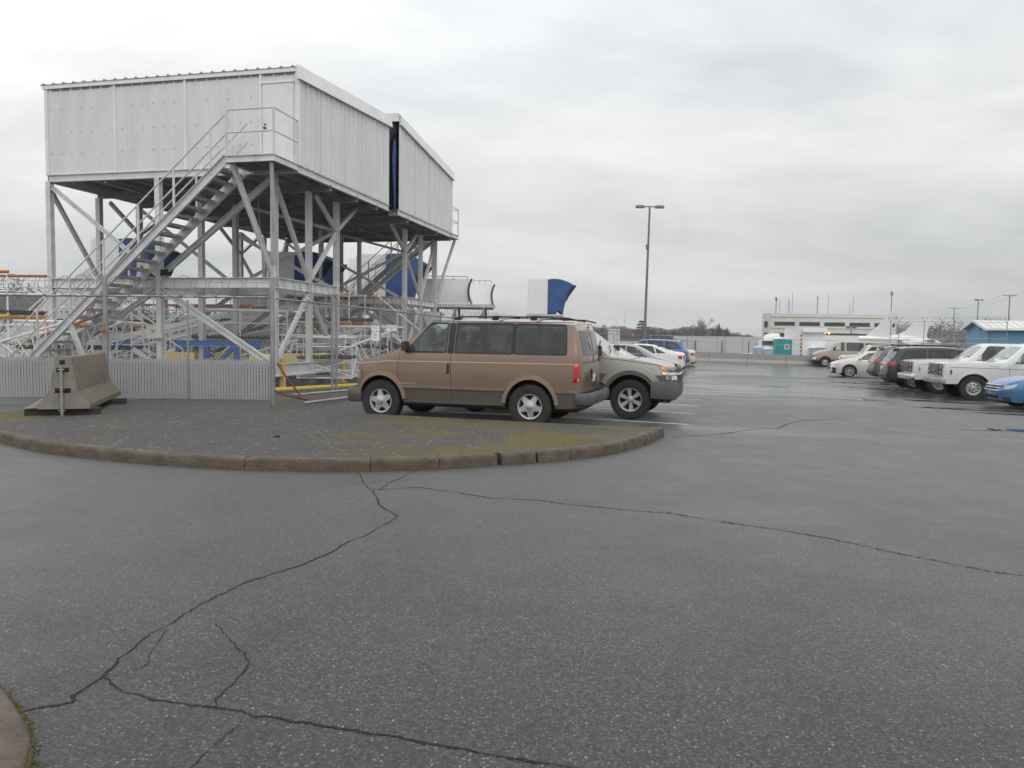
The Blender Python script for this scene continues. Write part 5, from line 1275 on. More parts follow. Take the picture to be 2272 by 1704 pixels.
    if first:
        B('hanging_rope', lambda m: m.path([T(2.3, 1.8, 5.8), T(2.25, 1.9, 4.2), T(1.95, 1.6, 2.9), T(1.6, 1.5, 2.3)], .018, 5), paint('rope', (.35, .33, .30), .8, 0, .3))
        B('slot_shade_sheet', lambda m: m.b2(T(.35, 6.14, 5.8), T(.42, 6.94, 8.95)), DARKV)  # near-black sheet, shade of the slot's inside put into its colour
        B('slot_flap', lambda m: m.add([T(.05, 6.13, 8.62), T(.06, 6.9, 8.75), T(.2, 6.6, 8.2), T(.06, 6.13, 8.3)], [(0, 1, 2, 3)]), BLUED)
    else:
        mb = MB()
        def P_(u, v):
            b = lerp(6.70, 6.93, u); z = lerp(5.95, 8.35, v); wdt = 1-.75*abs(v-.72)**.8*1.2; return T(.10+.03*sin(u*15+v*3), 6.93-(6.93-b)*max(.25, wdt), z)
        mb.grid(P_, 14, 20); mb.build('blue_curtain', BLUEC, root, True)
    return root
dock(True); dock(False)

# ------------------------------------------------------------------ chain-link fences
def chain_link(p, q, z0, z1, step=.075, r=.0021):
    """diamond wire mesh in the vertical plane from p to q"""
    p = Vector(p); q = Vector(q); L = (q-p).length; d = (q-p)/L; nrm = Vector((-d.y, d.x)); H = z1-z0; vs = []; fs = []
    def seg(u0, w0, u1, w1, o_):
        a = p+d*u0+nrm*o_; b = p+d*u1+nrm*o_; A_ = Vector((a.x, a.y, z0+w0)); B_ = Vector((b.x, b.y, z0+w1)); dd = (B_-A_).normalized(); nn = Vector((nrm.x, nrm.y, 0)); s_ = dd.cross(nn)*r
        k = len(vs); tips = [nn*r, -nn*r*.5+s_*.87, -nn*r*.5-s_*.87]
        for e in (A_, B_):
            for t in tips: vs.append(e+t)
        for i in range(3): fs.append((k+i, k+(i+1) % 3, k+3+(i+1) % 3, k+3+i))
    u = -H
    while u < L:
        a, b = max(0, u), min(L, u+H)
        if b > a: seg(a, a-u, b, b-u, r); seg(a, H-(a-u), b, H-(b-u), -r)
        u += step
    mb = MB(); mb.add(vs, fs); return mb
def coil(p, q, zc, rad, pitch, r=.006, seed=1, n=22):
    rnd = random.Random(seed); p = Vector(p); q = Vector(q); L = (q-p).length; d = (q-p)/L; nrm = Vector((-d.y, d.x)); pts = []; turns = int(L/pitch)
    for i in range(turns*n+1):
        t = i/n; a = 2*pi*t; k = rad*(1+.06*sin(t*2.3+seed)+.04*sin(t*5.1)); u = t*pitch + .03*sin(t*3.7)
        c = p+d*min(L, max(0, u)); y = sin(a+.5)*k*.35; w_ = cos(a)*k*.95; pts.append((c.x+nrm.x*y+d.x*w_, c.y+nrm.y*y+d.y*w_, zc+sin(a)*k+.015*sin(t*1.3)))
    mb = MB(); mb.path(pts, r, 4)
    for i in range(0, len(pts)-1, 2):
        c = Vector(pts[i]); dd = (Vector(pts[i+1])-c).normalized(); s_ = dd.cross(Vector((nrm.x, nrm.y, 0))).normalized(); mb.add([c-dd*.02, c+s_*.014, c+dd*.02, c-s_*.014], [(0, 1, 2, 3)])
    return mb
RAZ = paint('razor_wire', (.22, .21, .20), .5, .4, .6, (.13, .09, .06), 8)
FY = 16.65
lf_ = thing('chain_link_fence', 'chain link fence across the front with grey slats along its foot', 'fence', (0, 0, 0))
fx0, fx1 = -15.2, -5.25
for x, r, zt in ((-14.2, .035, 2.80), (-8.93, .055, 2.80), (-7.13, .022, 2.30), (-5.27, .055, 2.82)):
    MB().tube((x, FY, 0), (x, FY, zt), r, 12).build('fence_post', GALV, lf_, 40)
MB().tube((fx0, FY, 2.335), (fx1, FY, 2.385), .024, 8).build('top_rail', GALV, lf_, True)
for z in (2.50, 2.66): MB().tube((fx0, FY, z), (fx1, FY, z+.04), .0035, 4).build('barbed_wire', RAZ, lf_)
chain_link((fx0, FY), (fx1, FY), .06+.1, 2.34).build('wire_mesh', WIRE, lf_, kind='stuff')
coil((fx0, FY), (fx1-.05, FY), 2.58, .23, .375, seed=3).build('razor_wire', RAZ, lf_, kind='stuff')
sl = MB(); rnd = random.Random(11); x = fx0; SLAT = paint('fence_slat', (.46, .465, .47), .55, 0, .4, (.26, .26, .26), 1.2); zs0, zs1 = .14, 1.02
while x < fx1-.03:
    j = rnd.uniform(-.002, .002); sl.b2((x+j, FY-.004, zs0), (x+.052+j, FY+.004, zs1-rnd.uniform(0, .03)))
    x += .0665
sl.build('privacy_slats', SLAT, lf_, kind='stuff')
chain_link((fx0, FY-.012), (fx1, FY-.012), .13, 1.04, .066, .0030)  .build('wire_mesh', paint('slat_wire', (.42, .43, .44), .5, .2, .3), lf_, kind='stuff')
bk = MB(); bk.b2((fx0, FY+.05, .15), (fx1, FY+.055, .92)); bk.build('slat_backing', paint('slat_back', (.20, .20, .205), .7, 0, .4), lf_)
for z in (.14, .78, 1.30): MB().tube((fx0, FY-.012, z), (fx1, FY-.012, z), .0035, 4).build('tension_wire', WIRE, lf_)
# right-hand fence running back beside the bays
C0, C1 = (-5.25, 16.65), (2.0, 52.0)
rf_ = thing('chain_link_fence', 'chain link fence running back from the corner post past the brown van', 'fence', (0, 0, 0))
dv = Vector((C1[0]-C0[0], C1[1]-C0[1])); Lr = dv.length; dv /= Lr
def RF(u): return (C0[0]+dv.x*u, C0[1]+dv.y*u)
for u in (2.98, 3.22, 6.3, 9.4, 12.5, 15.6, 18.7, 21.8, 24.9, 28, 31.1, 34.2):
    x, y = RF(u); MB().tube((x, y, gz(x, y)-.02), (x, y, 2.50 if u > 4 else 2.62), .034 if u < 4 else .028, 10).build('fence_post', GALV, rf_, True)
MB().tube((C0[0]+.06, C0[1]+.06, 2.36), (RF(2.95)[0], RF(2.95)[1], 2.36), .024, 8).build('top_rail', GALV, rf_, True)
MB().tube((RF(3.25)[0], RF(3.25)[1], 2.36), (C1[0], C1[1], 2.25), .024, 8).build('top_rail', GALV, rf_, True)
chain_link(RF(.08), RF(20), .08, 2.36).build('wire_mesh', WIRE, rf_, kind='stuff')
chain_link(RF(20), RF(Lr), .0, 2.32, .15, .003).build('wire_mesh', WIRE, rf_, kind='stuff')
coil(RF(.1), RF(Lr-.3), 2.60, .22, .375, seed=8, n=18).build('razor_wire', RAZ, rf_, kind='stuff')
for z in (2.50, 2.66): MB().tube(RF(.0)+(z,), RF(Lr)+(z-.08,), .0035, 4).build('barbed_wire', RAZ, rf_)
mb = MB()
for u, z in ((3.1, 2.62), (3.1, 1.35), (3.1, .45)): x, y = RF(u); mb.box((x, y, z), (.10, .30, .05))
mb.build('gate_hinges', GALV, rf_, kind='stuff')
# signs wired to the fence
def fence_sign(u, z0, z1, w, lines_, label, bars=False):
    x, y = RF(u); root = thing('fence_sign', label, 'sign', (x, y, 0), math.atan2(dv.y, dv.x)+pi)
    MB().b2((-w/2, -.03, z0), (w/2, -.022, z1)).build('sign_board', paint('sign_white', (.88, .88, .87), .5, 0, .1), root)
    o = root
    if bars: 
        mb = MB()
        for z, l in bars: mb.b2((-l/2, -.0335, z-.018), (l/2, -.031, z+.018))
        mb.build('faded_print', paint('faded_print', (.25, .25, .25), .7, 0, .3), root, kind='stuff')
    for t, z, s in lines_: text_mesh('lettering', t, s, TEXTM, root, (0, -.032, z), (pi/2, 0, 0))
    return root
# the boards hang inside the fence and face the car park
def facing_sign(px, py, rz, z0, z1, w, lines_, label):
    root = thing('warning_sign', label, 'sign', (px, py, 0), rz)
    MB().b2((-w/2, -.008, z0), (w/2, 0, z1)).build('sign_board', paint('sign_white', (.88, .88, .87), .5, 0, .1), root)
    MB().b2((-.03, .002, 0), (.03, .03, z1-.05)).build('sign_post', GALV, root)
    for t, z, s in lines_: text_mesh('lettering', t, s, TEXTM, root, (0, -.0095, z), (pi/2, 0, 0))
facing_sign(-4.02, 22.2, R(12), 1.42, 1.86, .24, [('THIS', 1.79, .06), ('CUSTOMS', 1.69, .052), ('AREA', 1.60, .05), ('ONLY', 1.52, .045)], 'taller white notice with several lines of print, behind the fence left of the van')
facing_sign(-3.66, 22.9, R(8), 1.72, 1.90, .29, [('RESTRICTED', 1.84, .048), ('AREA', 1.775, .048)], 'small wide white RESTRICTED AREA board behind the fence by the van windscreen')
# pipes and straps at the foot of the fence
pp = MB().tube((-7.9, 16.95, .14), (-3.95, 22.6, .14), .06, 14).build('yellow_pipe', YELL, None, True); tag(pp, 'long yellow steel pipe lying on the ground just inside the fence corner', 'pipe')
pp = MB().tube((-5.0, 17.2, .20), (-3.7, 20.5, .16), .032, 10).build('steel_pipe', GALV, None, True); tag(pp, 'upper galvanised pipe lying along the foot of the gate left of the van', 'pipe', 'galvanised pipes by the gate')
pp = MB().tube((-4.62, 16.75, .06), (-3.55, 19.8, .06), .032, 10).build('steel_pipe', GALV, None, True); tag(pp, 'lower galvanised pipe on the ground nearest the van bumper', 'pipe', 'galvanised pipes by the gate')
bt = thing('binder_chain', 'rusty orange lever bar and chain hanging off the corner fence post', 'chain', (-5.2, 16.6, 0))
MB().path([(.05, 0, .95), (.22, -.02, .68), (.45, -.05, .40), (.60, -.08, .22)], .022, 6).build('lever', RUST, bt, True)
ch = MB()
for k in range(22):
    t = k/21; c = (lerp(.02, .66, t), -.06-.02*sin(k), lerp(.34, .20, t)-.05*sin(t*pi)); M = Matrix.Translation(c) @ Euler((k % 2*1.57, .2, 0)).to_matrix().to_4x4()
    ch.path([M @ Vector((.028*cos(a*pi/4), 0, .016*sin(a*pi/4))) for a in range(8)], .006, 4, closed=True)
ch.build('chain', RUST, bt, kind='stuff'); MB().tube((.5, -.1, .21), (.74, -.12, .17), .03, 8).build('hook', RUST, bt, True)
rg = MB(); rg.path([(-5.33+.03*cos(a), 16.6+.02*sin(a*2), 1.85+.05*sin(a)) for a in (0, 1, 2, 3, 4, 5)], .012, 5, closed=True)
rg = thing('orange_clamp', 'small orange clamp with a black strap on the thick fence post behind the barrier', 'clamp', (-8.93, 16.58, 0)); MB().box((.07, -.06, 1.54), (.05, .05, .07)).box((.04, -.06, 1.68), (.02, .03, .18)).build('clamp_body', ORNG, rg); MB().path([(-.22, 0, 1.50), (-.1, -.04, 1.57), (.05, -.02, 1.60)], .016, 5).build('strap', RUBB, rg)

# ------------------------------------------------------------------ concrete barrier on timbers
def conc():
    m, t, b = newmat('barrier_concrete'); c = nd(t, 'ShaderNodeTexCoord'); V = c.outputs['Object']
    n = noise(t, 1.6, 7, .7, vec=V, sc=(1, 1, 1)); f = noise(t, 30, 4, .7, vec=V); s_ = noise(t, 3.0, 5, .6, vec=V, sc=(1, 3, .5))
    col = ramp(t, n.outputs[0], [(.3, (.075, .06, .045)), (.55, (.135, .11, .083)), (.75, (.21, .18, .14))]).outputs[0]
    col = mixc(t, .3, col, ramp(t, s_.outputs[0], [(.35, (.06, .048, .037)), (.65, (.19, .155, .118))]).outputs[0])
    col = mixc(t, .2, col, ramp(t, f.outputs[0], [(.3, (.12, .1, .08)), (.7, (.4, .36, .3))]).outputs[0])
    # moss near the foot
    sx = nd(t, 'ShaderNodeSeparateXYZ'); t.links.new(V, sx.inputs[0]); mr = nd(t, 'ShaderNodeMapRange'); mr.inputs[1].default_value = .42; mr.inputs[2].default_value = .22; t.links.new(sx.outputs[2], mr.inputs[0])
    mm = nd(t, 'ShaderNodeMath', operation='MULTIPLY'); t.links.new(mr.outputs[0], mm.inputs[0]); t.links.new(ramp(t, n.outputs[0], [(.48, 0.0), (.65, .5)]).outputs[0], mm.inputs[1])
    col = mixc(t, mm.outputs[0], col, (.09, .10, .02)); t.links.new(col, b.inputs['Base Color']); sp(b, Roughness=.85); bump(t, b, f.outputs[0], .35, .008); return m
CONC = conc()
bx, by = -7.66, 12.9; bdir = math.atan2(3.3, -1.12)   # axis of the barrier
jb = thing('concrete_barrier', 'weathered concrete road barrier standing on wet timbers at the left of the island', 'barrier', (bx, by, .144), bdir-pi/2)
Z0 = .11; sec = [(-.40, Z0), (-.40, Z0+.08), (-.215, Z0+.30), (-.13, Z0+.87), (-.115, Z0+.89), (.115, Z0+.89), (.13, Z0+.87), (.215, Z0+.30), (.40, Z0+.08), (.40, Z0)]
mb = MB(); ny_ = 14; vs = []; rnd = random.Random(3)
for j in range(ny_+1):
    y = 3.1*j/ny_
    for (x, z) in sec: vs.append((x*(1+.01*sin(y*3)), y + (.05*(z-Z0) if j == 0 else 0), z + (.006*sin(y*5) if z > .8 else 0)))
k = len(sec); mb.add(vs, [(i*k+j, i*k+(j+1) % k, (i+1)*k+(j+1) % k, (i+1)*k+j) for i in range(ny_) for j in range(k)] + [tuple(range(k))[::-1], tuple(ny_*k+j for j in range(k))])
mb.build('barrier_block', CONC, jb, 30)
MB().prism([(x*.985, z+(.004 if z < .3 else -.004)) for x, z in sec], -.006, .03, 'y').build('end_face', paint('end_concrete', (.25, .235, .205), .85, 0, .75, (.13, .115, .09), 3.2), jb)
MB().b2((-.10, -.010, Z0+.64), (.09, .06, Z0+.71)).build('slot', DARKV, jb)
MB().b2((-.13, -.010, Z0+.28), (.11, .05, Z0+.36)).build('slot', DARKV, jb)
MB().b2((-.05, -.012, Z0+.77), (.03, .03, Z0+.84)).build('slot', DARKV, jb)
MB().tube((-.02, -.05, -.0), (-.02, -.05, Z0+.74), .024, 8).build('steel_rod', GALV, jb, True)
MB().path([(-.06, -.0, Z0+.68), (-.06, -.06, Z0+.68), (.02, -.06, Z0+.68), (.02, 0, Z0+.68)], .012, 6).build('loop', GALV, jb, True); MB().path([(-.06, -.0, Z0+.33), (-.06, -.06, Z0+.33), (.02, -.06, Z0+.33), (.02, 0, Z0+.33)], .012, 6).build('loop', RUST, jb, True)
MB().b2((-.075, -.06, .085), (.03, -.035, .10)).build('plate', GALV, jb)
MB().add([(-.40, .02, Z0+.03), (-.62, .05, Z0+.015), (-.42, .3, Z0+.02), (-.27, .02, Z0+.22)], [(0, 1, 2), (0, 1, 3), (1, 2, 3)]).build('steel_plate', GALV, jb)
for i, (ya, yb, xa, xb, lab) in enumerate(((.10, .36, -.62, .50, 'near wet black timber under the end of the concrete barrier'), (2.1, 2.4, -.55, .62, 'far wet black timber under the concrete barrier'))):
    t_ = thing('timber', lab, 'timber', (bx, by, .144), bdir-pi/2, 'timbers under the barrier'); MB().b2((xa, ya, 0), (xb, yb, .108)).build('timber_baulk', WOODB, t_)

# ------------------------------------------------------------------ covered boarding stairs with blue hoods
def boarding(label, x, y, zt, rz=0, dark=True, s=1.0, stair=True):
    r = thing('boarding_stairs', label, 'boarding stairs', (x, y, 0), rz, 'covered boarding stairs with blue hoods'); hd = .85
    prof_ = [(-1.12, -2.0), (-1.12, -.10), (-1.06, -.03), (-.98, 0), (0, 0), (0, -2.0)]
    mb = MB(); mb.prism([(u*s, zt+v*s) for u, v in prof_], -hd, hd); mb.build('cabin', paint('cabin_white', (.86, .86, .85), .4, 0, .15), r)
    hood = [(0, .02), (.35, .06), (.75, .03), (1.15, -.10), (1.60, -.34), (1.42, -.62), (1.20, -.92), (1.05, -1.25), (.96, -1.6), (.90, -2.0), (.62, -1.78), (.5, -2.02), (0, -1.95)]
    def off(p, k): return [(u*s*k, zt+v*s) for u, v in p]
    mb = MB(); n = 9; rings = []
    for k in range(n+1):
        t = k/n; yy = lerp(-hd-.03, hd+.03, t); cr = 1-.06*(abs(2*t-1))**4; rings.append([(u*s, yy, zt+v*s*1 - (.05*(1-cr)*10 if v > -.4 else 0)) for u, v in hood[:10]])
    m_ = len(rings[0]); mb.add([p for q in rings for p in q], [(i*m_+j, (i+1)*m_+j, (i+1)*m_+j+1, i*m_+j+1) for i in range(n) for j in range(m_-1)][:])
    for q in (rings[0], rings[-1]): mb.add(q + [(.62*s, q[0][1], zt-1.78*s), (.5*s, q[0][1], zt-2.02*s), (0, q[0][1], zt-1.95*s)], [tuple(range(m_+3))])
    mb.build('hood', BLUEC, r, 30)
    mb = MB()
    for sd in (-1, 1): mb.prism([(1.62*s, zt-.30*s), (1.64*s, zt-.40*s), (1.22*s, zt-1.0*s), (1.06*s, zt-1.35*s), (1.12*s, zt-.85*s), (1.30*s, zt-.45*s)], sd*(hd+.034), sd*(hd+.05))
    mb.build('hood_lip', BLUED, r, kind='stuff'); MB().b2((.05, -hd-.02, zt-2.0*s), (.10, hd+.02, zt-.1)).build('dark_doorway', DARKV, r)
    zf = zt-2.02*s
    MB().b2((-1.2*s, -.9, zf-.10), (1.0*s, .9, zf)).build('platform', OFFW, r)
    for yy in (-.85, .85):
        for xx in (-1.1*s, .9*s): MB().beam((xx, yy, .5), (xx, yy, zf-.1), .09).build('leg', OFFW, r)
        MB().beam((-1.1*s, yy, .6), (.9*s, yy, zf-.2), .06).build('brace', OFFW, r)
    if stair:
        L = (zf-.5)/.72
        for yy in (-.62, .62):
            MB().prism([(-1.2*s, zf), (-1.2*s, zf+.95), (-1.2*s-L, 1.35), (-1.2*s-L, .35), (-1.2*s, zf-.25)], yy-.015, yy+.015).build('side_panel', OFFW, r)
        k = 0; n = int((zf-.4)/.2)
        for i in range(n): MB().b2((-1.2*s-(i+1)*L/n, -.6, zf-(i+1)*(zf-.4)/n-.03), (-1.2*s-i*L/n, .6, zf-(i+1)*(zf-.4)/n)).build('stair_tread', TREAD, r)
        MB().b2((-1.2*s-L, -.8, .35), (1.3*s, .8, .55)).build('chassis', OFFW, r)
    for xx in (-3.2, .6):
        for yy in (-.85, .85): MB().tube((xx, yy-.1, .33), (xx, yy+.1, .33), .33, 18).build('wheel', TYRE, r, 40)
    return r
boarding('blue-hooded boarding stairs seen through the stairs at the far left', -14.0, 28.0, 4.88, R(-2), s=.92)
boarding('blue-hooded boarding stairs just right of the middle steel posts', -8.6, 31.0, 4.82, R(-4), s=.98)
boarding('blue-hooded boarding stairs half hidden behind the far cabin staircase', -7.35, 40.5, 5.55, 0, s=1.1)
boarding('blue-hooded boarding stairs at the far right corner of the cabin, beside the curved panels', -6.35, 38.6, 5.58, R(2), s=1.32)
boarding('isolated blue-hooded white boarding stairs rising behind the roof of the brown van', 2.0, 45.0, 4.95, 0, s=1.0, stair=False)
b4 = bpy.data.objects.new('tmp', None)
sw_ = thing('stair_truck', 'big light grey sloping stair housing behind the fence, seen beside the van windscreen', 'stair truck', (-5.2, 31.8, 0))
MB().prism([(-2.0, .35), (-2.0, 1.15), (-.55, 2.60), (2.2, 2.60), (2.2, .35)], 0, .06, 'y').build('side_panel', OFFW, sw_); MB().prism([(-.75, .55), (.15, 1.55), (.75, 1.55), (.75, 1.25), (-.1, .5)], -.012, -.002, 'y').build('opening', DARKV, sw_)
for k in range(6): MB().beam((-.7+k*.16, -.02, .62+k*.17), (-.35+k*.16, -.02, .62+k*.17), .03, .03).build('stair_edge', OFFW, sw_)
MB().beam((-2.1, -.06, 2.4), (1.2, -.06, .9), .10).build('brace', DOCK, sw_); MB().beam((-.6, -.08, .5), (1.4, -.08, 1.75), .05).build('brace', DOCK, sw_); MB().b2((-2.0, .06, .3), (2.2, 1.9, .55)).build('chassis', OFFW, sw_); MB().prism([(-2.0, 1.12), (-.55, 2.57), (2.2, 2.57), (2.2, 2.5), (-.52, 2.5), (-2.0, 1.05)], .06, 1.9, 'y').build('roof', OFFW, sw_)
for xx in (-1.3, 1.5): MB().tube((xx, .05, .34), (xx, .25, .34), .34, 16).build('wheel', TYRE, sw_, 40)
bpy.data.objects.remove(b4)
# loading platform with curved panels
lp = thing('loading_platform', 'raised white loading platform with curved end panels beside the blue-hooded stairs', 'platform', (-3.0, 34.0, 0))
def cpanel(x0, x1, z0, z1, y, name='curved_panel'):
    mb = MB(); mb.grid(lambda u, v: (lerp(x0, x1, u), y+.05*(2*v-1)**2-.0, lerp(z0, z1, v)), 8, 10); mb.grid(lambda u, v: (lerp(x0, x1, u), y+.04+.05*(2*v-1)**2, lerp(z0, z1, v)), 8, 10); mb.build(name, WHITE, lp, True)
    mb = MB(); mb.path([(x1+.14*((2*k/10-1)**2)-.02, y-.05, lerp(z0, z1, k/10)) for k in range(11)], .05, 6); mb.build('edge_seal', PLAST, lp, True)
cpanel(-1.1, 1.06, 3.02, 4.10, -.6); cpanel(1.15, 2.0, 2.95, 4.05, 2.0)
MB().b2((-1.3, -.6, 2.86), (2.1, 2.2, 3.0)).build('platform_deck', OFFW, lp)
for a, b, c, z in ((-.9, 1.0, -.6, 4.2), (1.1, 1.95, 2.0, 4.22)):
    m_ = MB(); m_.tube((a, c, z), (b, c, z), .02, 6)
    for k in range(4): m_.tube((lerp(a, b, k/3), c, z-.15), (lerp(a, b, k/3), c, z), .015, 5)
    m_.build('handrail', GALV, lp)
for xx in (-.55, .45, 1.7):
    for yy in (-.5, 2.0): MB().beam((xx, yy, 0), (xx, yy, 2.86), .12).build('leg', GALV, lp)
for a, b in ((-.55, .45), (.45, 1.7)): MB().beam((a, -.5, .4), (b, -.5, 2.7), .07).build('brace', GALV, lp)

# ------------------------------------------------------------------ work stands crowded behind the fence
def stand(label, x, y, rz, L, W_, zf, rail=1.05, top=WHITE, toe=None, stair=0, grat=True, seed=0, r=.028, frame=WHITE):
    rnd = random.Random(seed); s = thing('work_stand', label, 'work stand', (x, y, 0), rz, 'maintenance stands behind the fence')
    a, b = -L/2, L/2; c, d = -W_/2, W_/2
    if grat:
        mb = MB(); n = int(L/.11)
        for k in range(n+1): u = lerp(a, b, k/n); mb.beam((u, c, zf), (u, d, zf), .022, .05)
        mb.b2((a, c-.02, zf-.09), (b, c+.02, zf-.02)); mb.b2((a, d-.02, zf-.09), (b, d+.02, zf-.02)); mb.build('grating', RUBB, s, kind='stuff')
    def tb(name, p, q, rr=r, m=frame): MB().tube(p, q, rr, 7).build(name, m, s, True)
    nb = max(1, round(L/1.5))
    for k in range(nb+1):
        u = lerp(a, b, k/nb)
        for yy in (c, d): tb('leg', (u, yy, .28), (u, yy, zf-.06)); tb('rail_post', (u, yy, zf), (u, yy, zf+rail), r*.8, top if rnd.random() < .4 else frame)
        tb('cross_tube', (u, c, .32), (u, d, .32)); tb('brace', (u, c, .35), (u, d, zf-.1), r*.8)
        if k < nb:
            v = lerp(a, b, (k+1)/nb)
            for yy in (c, d): tb('brace', (u, yy, .35), (v, yy, zf-.1), r*.8); tb('brace', (v, yy, .35), (u, yy, zf-.1), r*.8)
            tb('brace', (u, c, zf*.55), (v, c, zf*.55), r*.7)
    for yy in (c, d):
        tb('side_tube', (a, yy, .3), (b, yy, .3), r*1.1); tb('top_rail', (a-.05, yy, zf+rail), (b+.05, yy, zf+rail), r*1.5, top); tb('mid_rail', (a, yy, zf+rail*.5), (b, yy, zf+rail*.5), r*.8, frame)
        if toe: tb('toe_tube', (a-.1, yy-.05, zf-.16), (b+.1, yy-.05, zf-.16), .062, toe)
    for u in (a, b):
        for yy in (c, d): MB().tube((u, yy-.05, .14), (u, yy+.05, .14), .14, 14).build('caster', RUBB, s, 40)
    if stair:
        sg = 1 if stair > 0 else -1; e = b if sg > 0 else a; run = zf/.85
        for yy in (c+.1, d-.1):
            MB().beam((e, yy, zf-.05), (e+sg*run, yy, .15), .04, .13).build('stringer', frame, s); tb('handrail', (e, yy, zf+.95), (e+sg*run, yy, 1.1), r*.9)
            for k in range(4): t = k/3; tb('rail_post', (e+sg*run*t, yy, zf*(1-t)+.1), (e+sg*run*t, yy, zf*(1-t)+1.0+.1*t), r*.7)
        n = int(zf/.24)
        tr = MB().box((0, 0, 0), (.2, W_-.24, .03)).mesh('stair_tread', TREAD)
        for k in range(1, n): part('stair_tread', tr, s, (e+sg*run*k/n, 0, zf*(1-k/n)))
    return s
stand('stand with orange top rail and amber foot tube at the far left edge', -16.0, 21.6, R(-4), 4.6, 1.5, 2.12, 1.05, ORNG, YORNG, 0, seed=1)
stand('stand with amber foot tube left of the front staircase', -13.3, 25.5, R(-6), 3.6, 1.6, 1.95, .8, WHITE, YORNG, -1, seed=2)
stand('low white stand behind the slanted stair foot', -12.6, 22.2, R(12), 3.0, 1.3, 1.15, .7, WHITE, None, 1, seed=3)
stand('white tube stand left of the grey control box', -10.9, 27.5, R(-14), 4.2, 1.6, 1.75, .8, ORNG, ORNG, 0, seed=4)
stand('orange-railed stand between the middle posts', -9.6, 29.5, R(3), 3.2, 1.7, 2.1, 1.0, ORNG, YORNG, 0, seed=5)
stand('white scaffold stand behind the big front diagonal', -8.7, 24.2, R(20), 2.8, 1.4, 1.5, .8, WHITE, None, -1, seed=6)
stand('white scaffold stand behind the corner fence post', -7.0, 27.2, R(-10), 3.0, 1.5, 2.15, .85, WHITE, YORNG, 0, seed=7)
stand('stand with dark grating seen over the gate', -6.6, 29.0, R(8), 2.6, 1.4, 2.2, .8, ORNG, None, 1, seed=8)
stand('low white stand with spoked braces beside the gate', -4.9, 25.2, R(-16), 2.2, 1.2, 1.25, .6, WHITE, None, 0, seed=9)
stand('tall white stand under the far stair', -7.6, 33.4, R(-3), 4.0, 1.5, 2.0, 1.0, ORNG, None, 0, seed=12)
for i, (x, y, rz, L, W_, zf, sd, lab) in enumerate((
  (-17.2, 24.5, R(10), 2.6, 1.3, 1.2, 1, 'low white stair stand behind the far left orange rail'), (-15.0, 27.0, R(-20), 3.0, 1.4, 1.7, -1, 'white tube stand left of the front stair foot'), (-12.2, 30.0, R(15), 3.4, 1.5, 1.5, 0, 'low white lattice stand behind the ramps'),
  (-9.9, 32.5, R(-12), 3.2, 1.5, 1.9, 1, 'white lattice stand deep behind the second post'), (-6.6, 24.6, R(30), 2.0, 1.2, 1.0, 0, 'small white lattice stand under the corner of the cabin'), (-8.4, 30.2, R(-25), 2.8, 1.4, 1.6, 0, 'white lattice stand with red fittings behind the third post'),
  (-5.6, 22.9, R(5), 1.6, 1.0, .95, 0, 'tiny white lattice stand behind the gate post'), (-8.2, 27.6, R(-30), 2.6, 1.3, 1.3, -1, 'white lattice stand crossing behind the corner post'))): stand(lab, x, y, rz, L, W_, zf, .55, (WHITE, ORNG, REDP)[i % 3] if i % 2 else WHITE, None, sd, seed=30+i, r=.022)
def lattice(label, x, y, rz, L, H_, seed, acc=None):
    rnd = random.Random(seed); s = thing('lattice_frame', label, 'lattice frame', (x, y, 0), rz, 'white lattice frames behind the fence')
    for yy in (-.35, .35):
        MB().tube((-L/2, yy, .25), (L/2, yy, .25+.1*rnd.random()), .032, 7).build('chord', WHITE, s, True); MB().tube((-L/2, yy, H_*.55), (L/2, yy, H_), .032, 7).build('chord', WHITE, s, True)
        hx_, hz_ = rnd.uniform(-.3, .3)*L, .35
        for k in range(7):
            t = k/6; MB().tube((hx_, yy, hz_), (lerp(-L/2, L/2, t), yy, lerp(H_*.55, H_, t)), .020, 6).build('spoke', WHITE, s, True)
        for k in range(4): u = lerp(-L/2, L/2, (k+.5)/4); MB().tube((u, yy, .28), (u+rnd.uniform(-.5, .5), yy, lerp(H_*.55, H_, (k+.5)/4)), .020, 6).build('strut', WHITE, s, True)
    for k in range(5): t = k/4; u = lerp(-L/2, L/2, t); MB().tube((u, -.35, lerp(H_*.55, H_, t)), (u, .35, lerp(H_*.55, H_, t)), .02, 6).build('tie', WHITE, s, True)
    for u in (-L/2, L/2):
        for yy in (-.35, .35): MB().tube((u, yy-.04, .13), (u, yy+.04, .13), .13, 12).build('caster', RUBB, s, 40)
    if acc: MB().tube((-L/2-.1, -.42, H_*.55+.25), (L/2+.1, -.42, H_+.25), .045, 8).build('guard_tube', acc, s, True)
for a in (('white fan-braced frame at the far left edge, below the amber tube', -15.2, 20.4, R(-6), 2.6, 1.7, 1, None), ('white fan-braced frame behind the foot of the front stairs', -13.6, 21.0, R(8), 2.4, 1.8, 2, None), ('white fan-braced frame with orange tube, left of the thick fence post', -12.2, 21.4, R(-10), 2.4, 1.9, 3, ORNG),
   ('white fan-braced frame right behind the second post', -9.9, 24.6, R(14), 2.6, 1.9, 4, None), ('white fan-braced frame between second and third posts', -8.3, 25.6, R(-12), 2.6, 2.0, 5, ORNG), ('white fan-braced frame under the big front diagonal', -7.7, 23.4, R(10), 2.0, 1.4, 6, None),
   ('white fan-braced frame beyond the corner counterweight', -6.4, 26.2, R(-8), 2.4, 1.8, 7, None), ('white fan-braced frame seen through the gate', -5.0, 24.6, R(16), 2.0, 1.7, 8, None), ('white fan-braced frame farthest back under the far cabin', -8.9, 29.0, R(5), 3.0, 2.2, 10, YORNG)): lattice(*a)
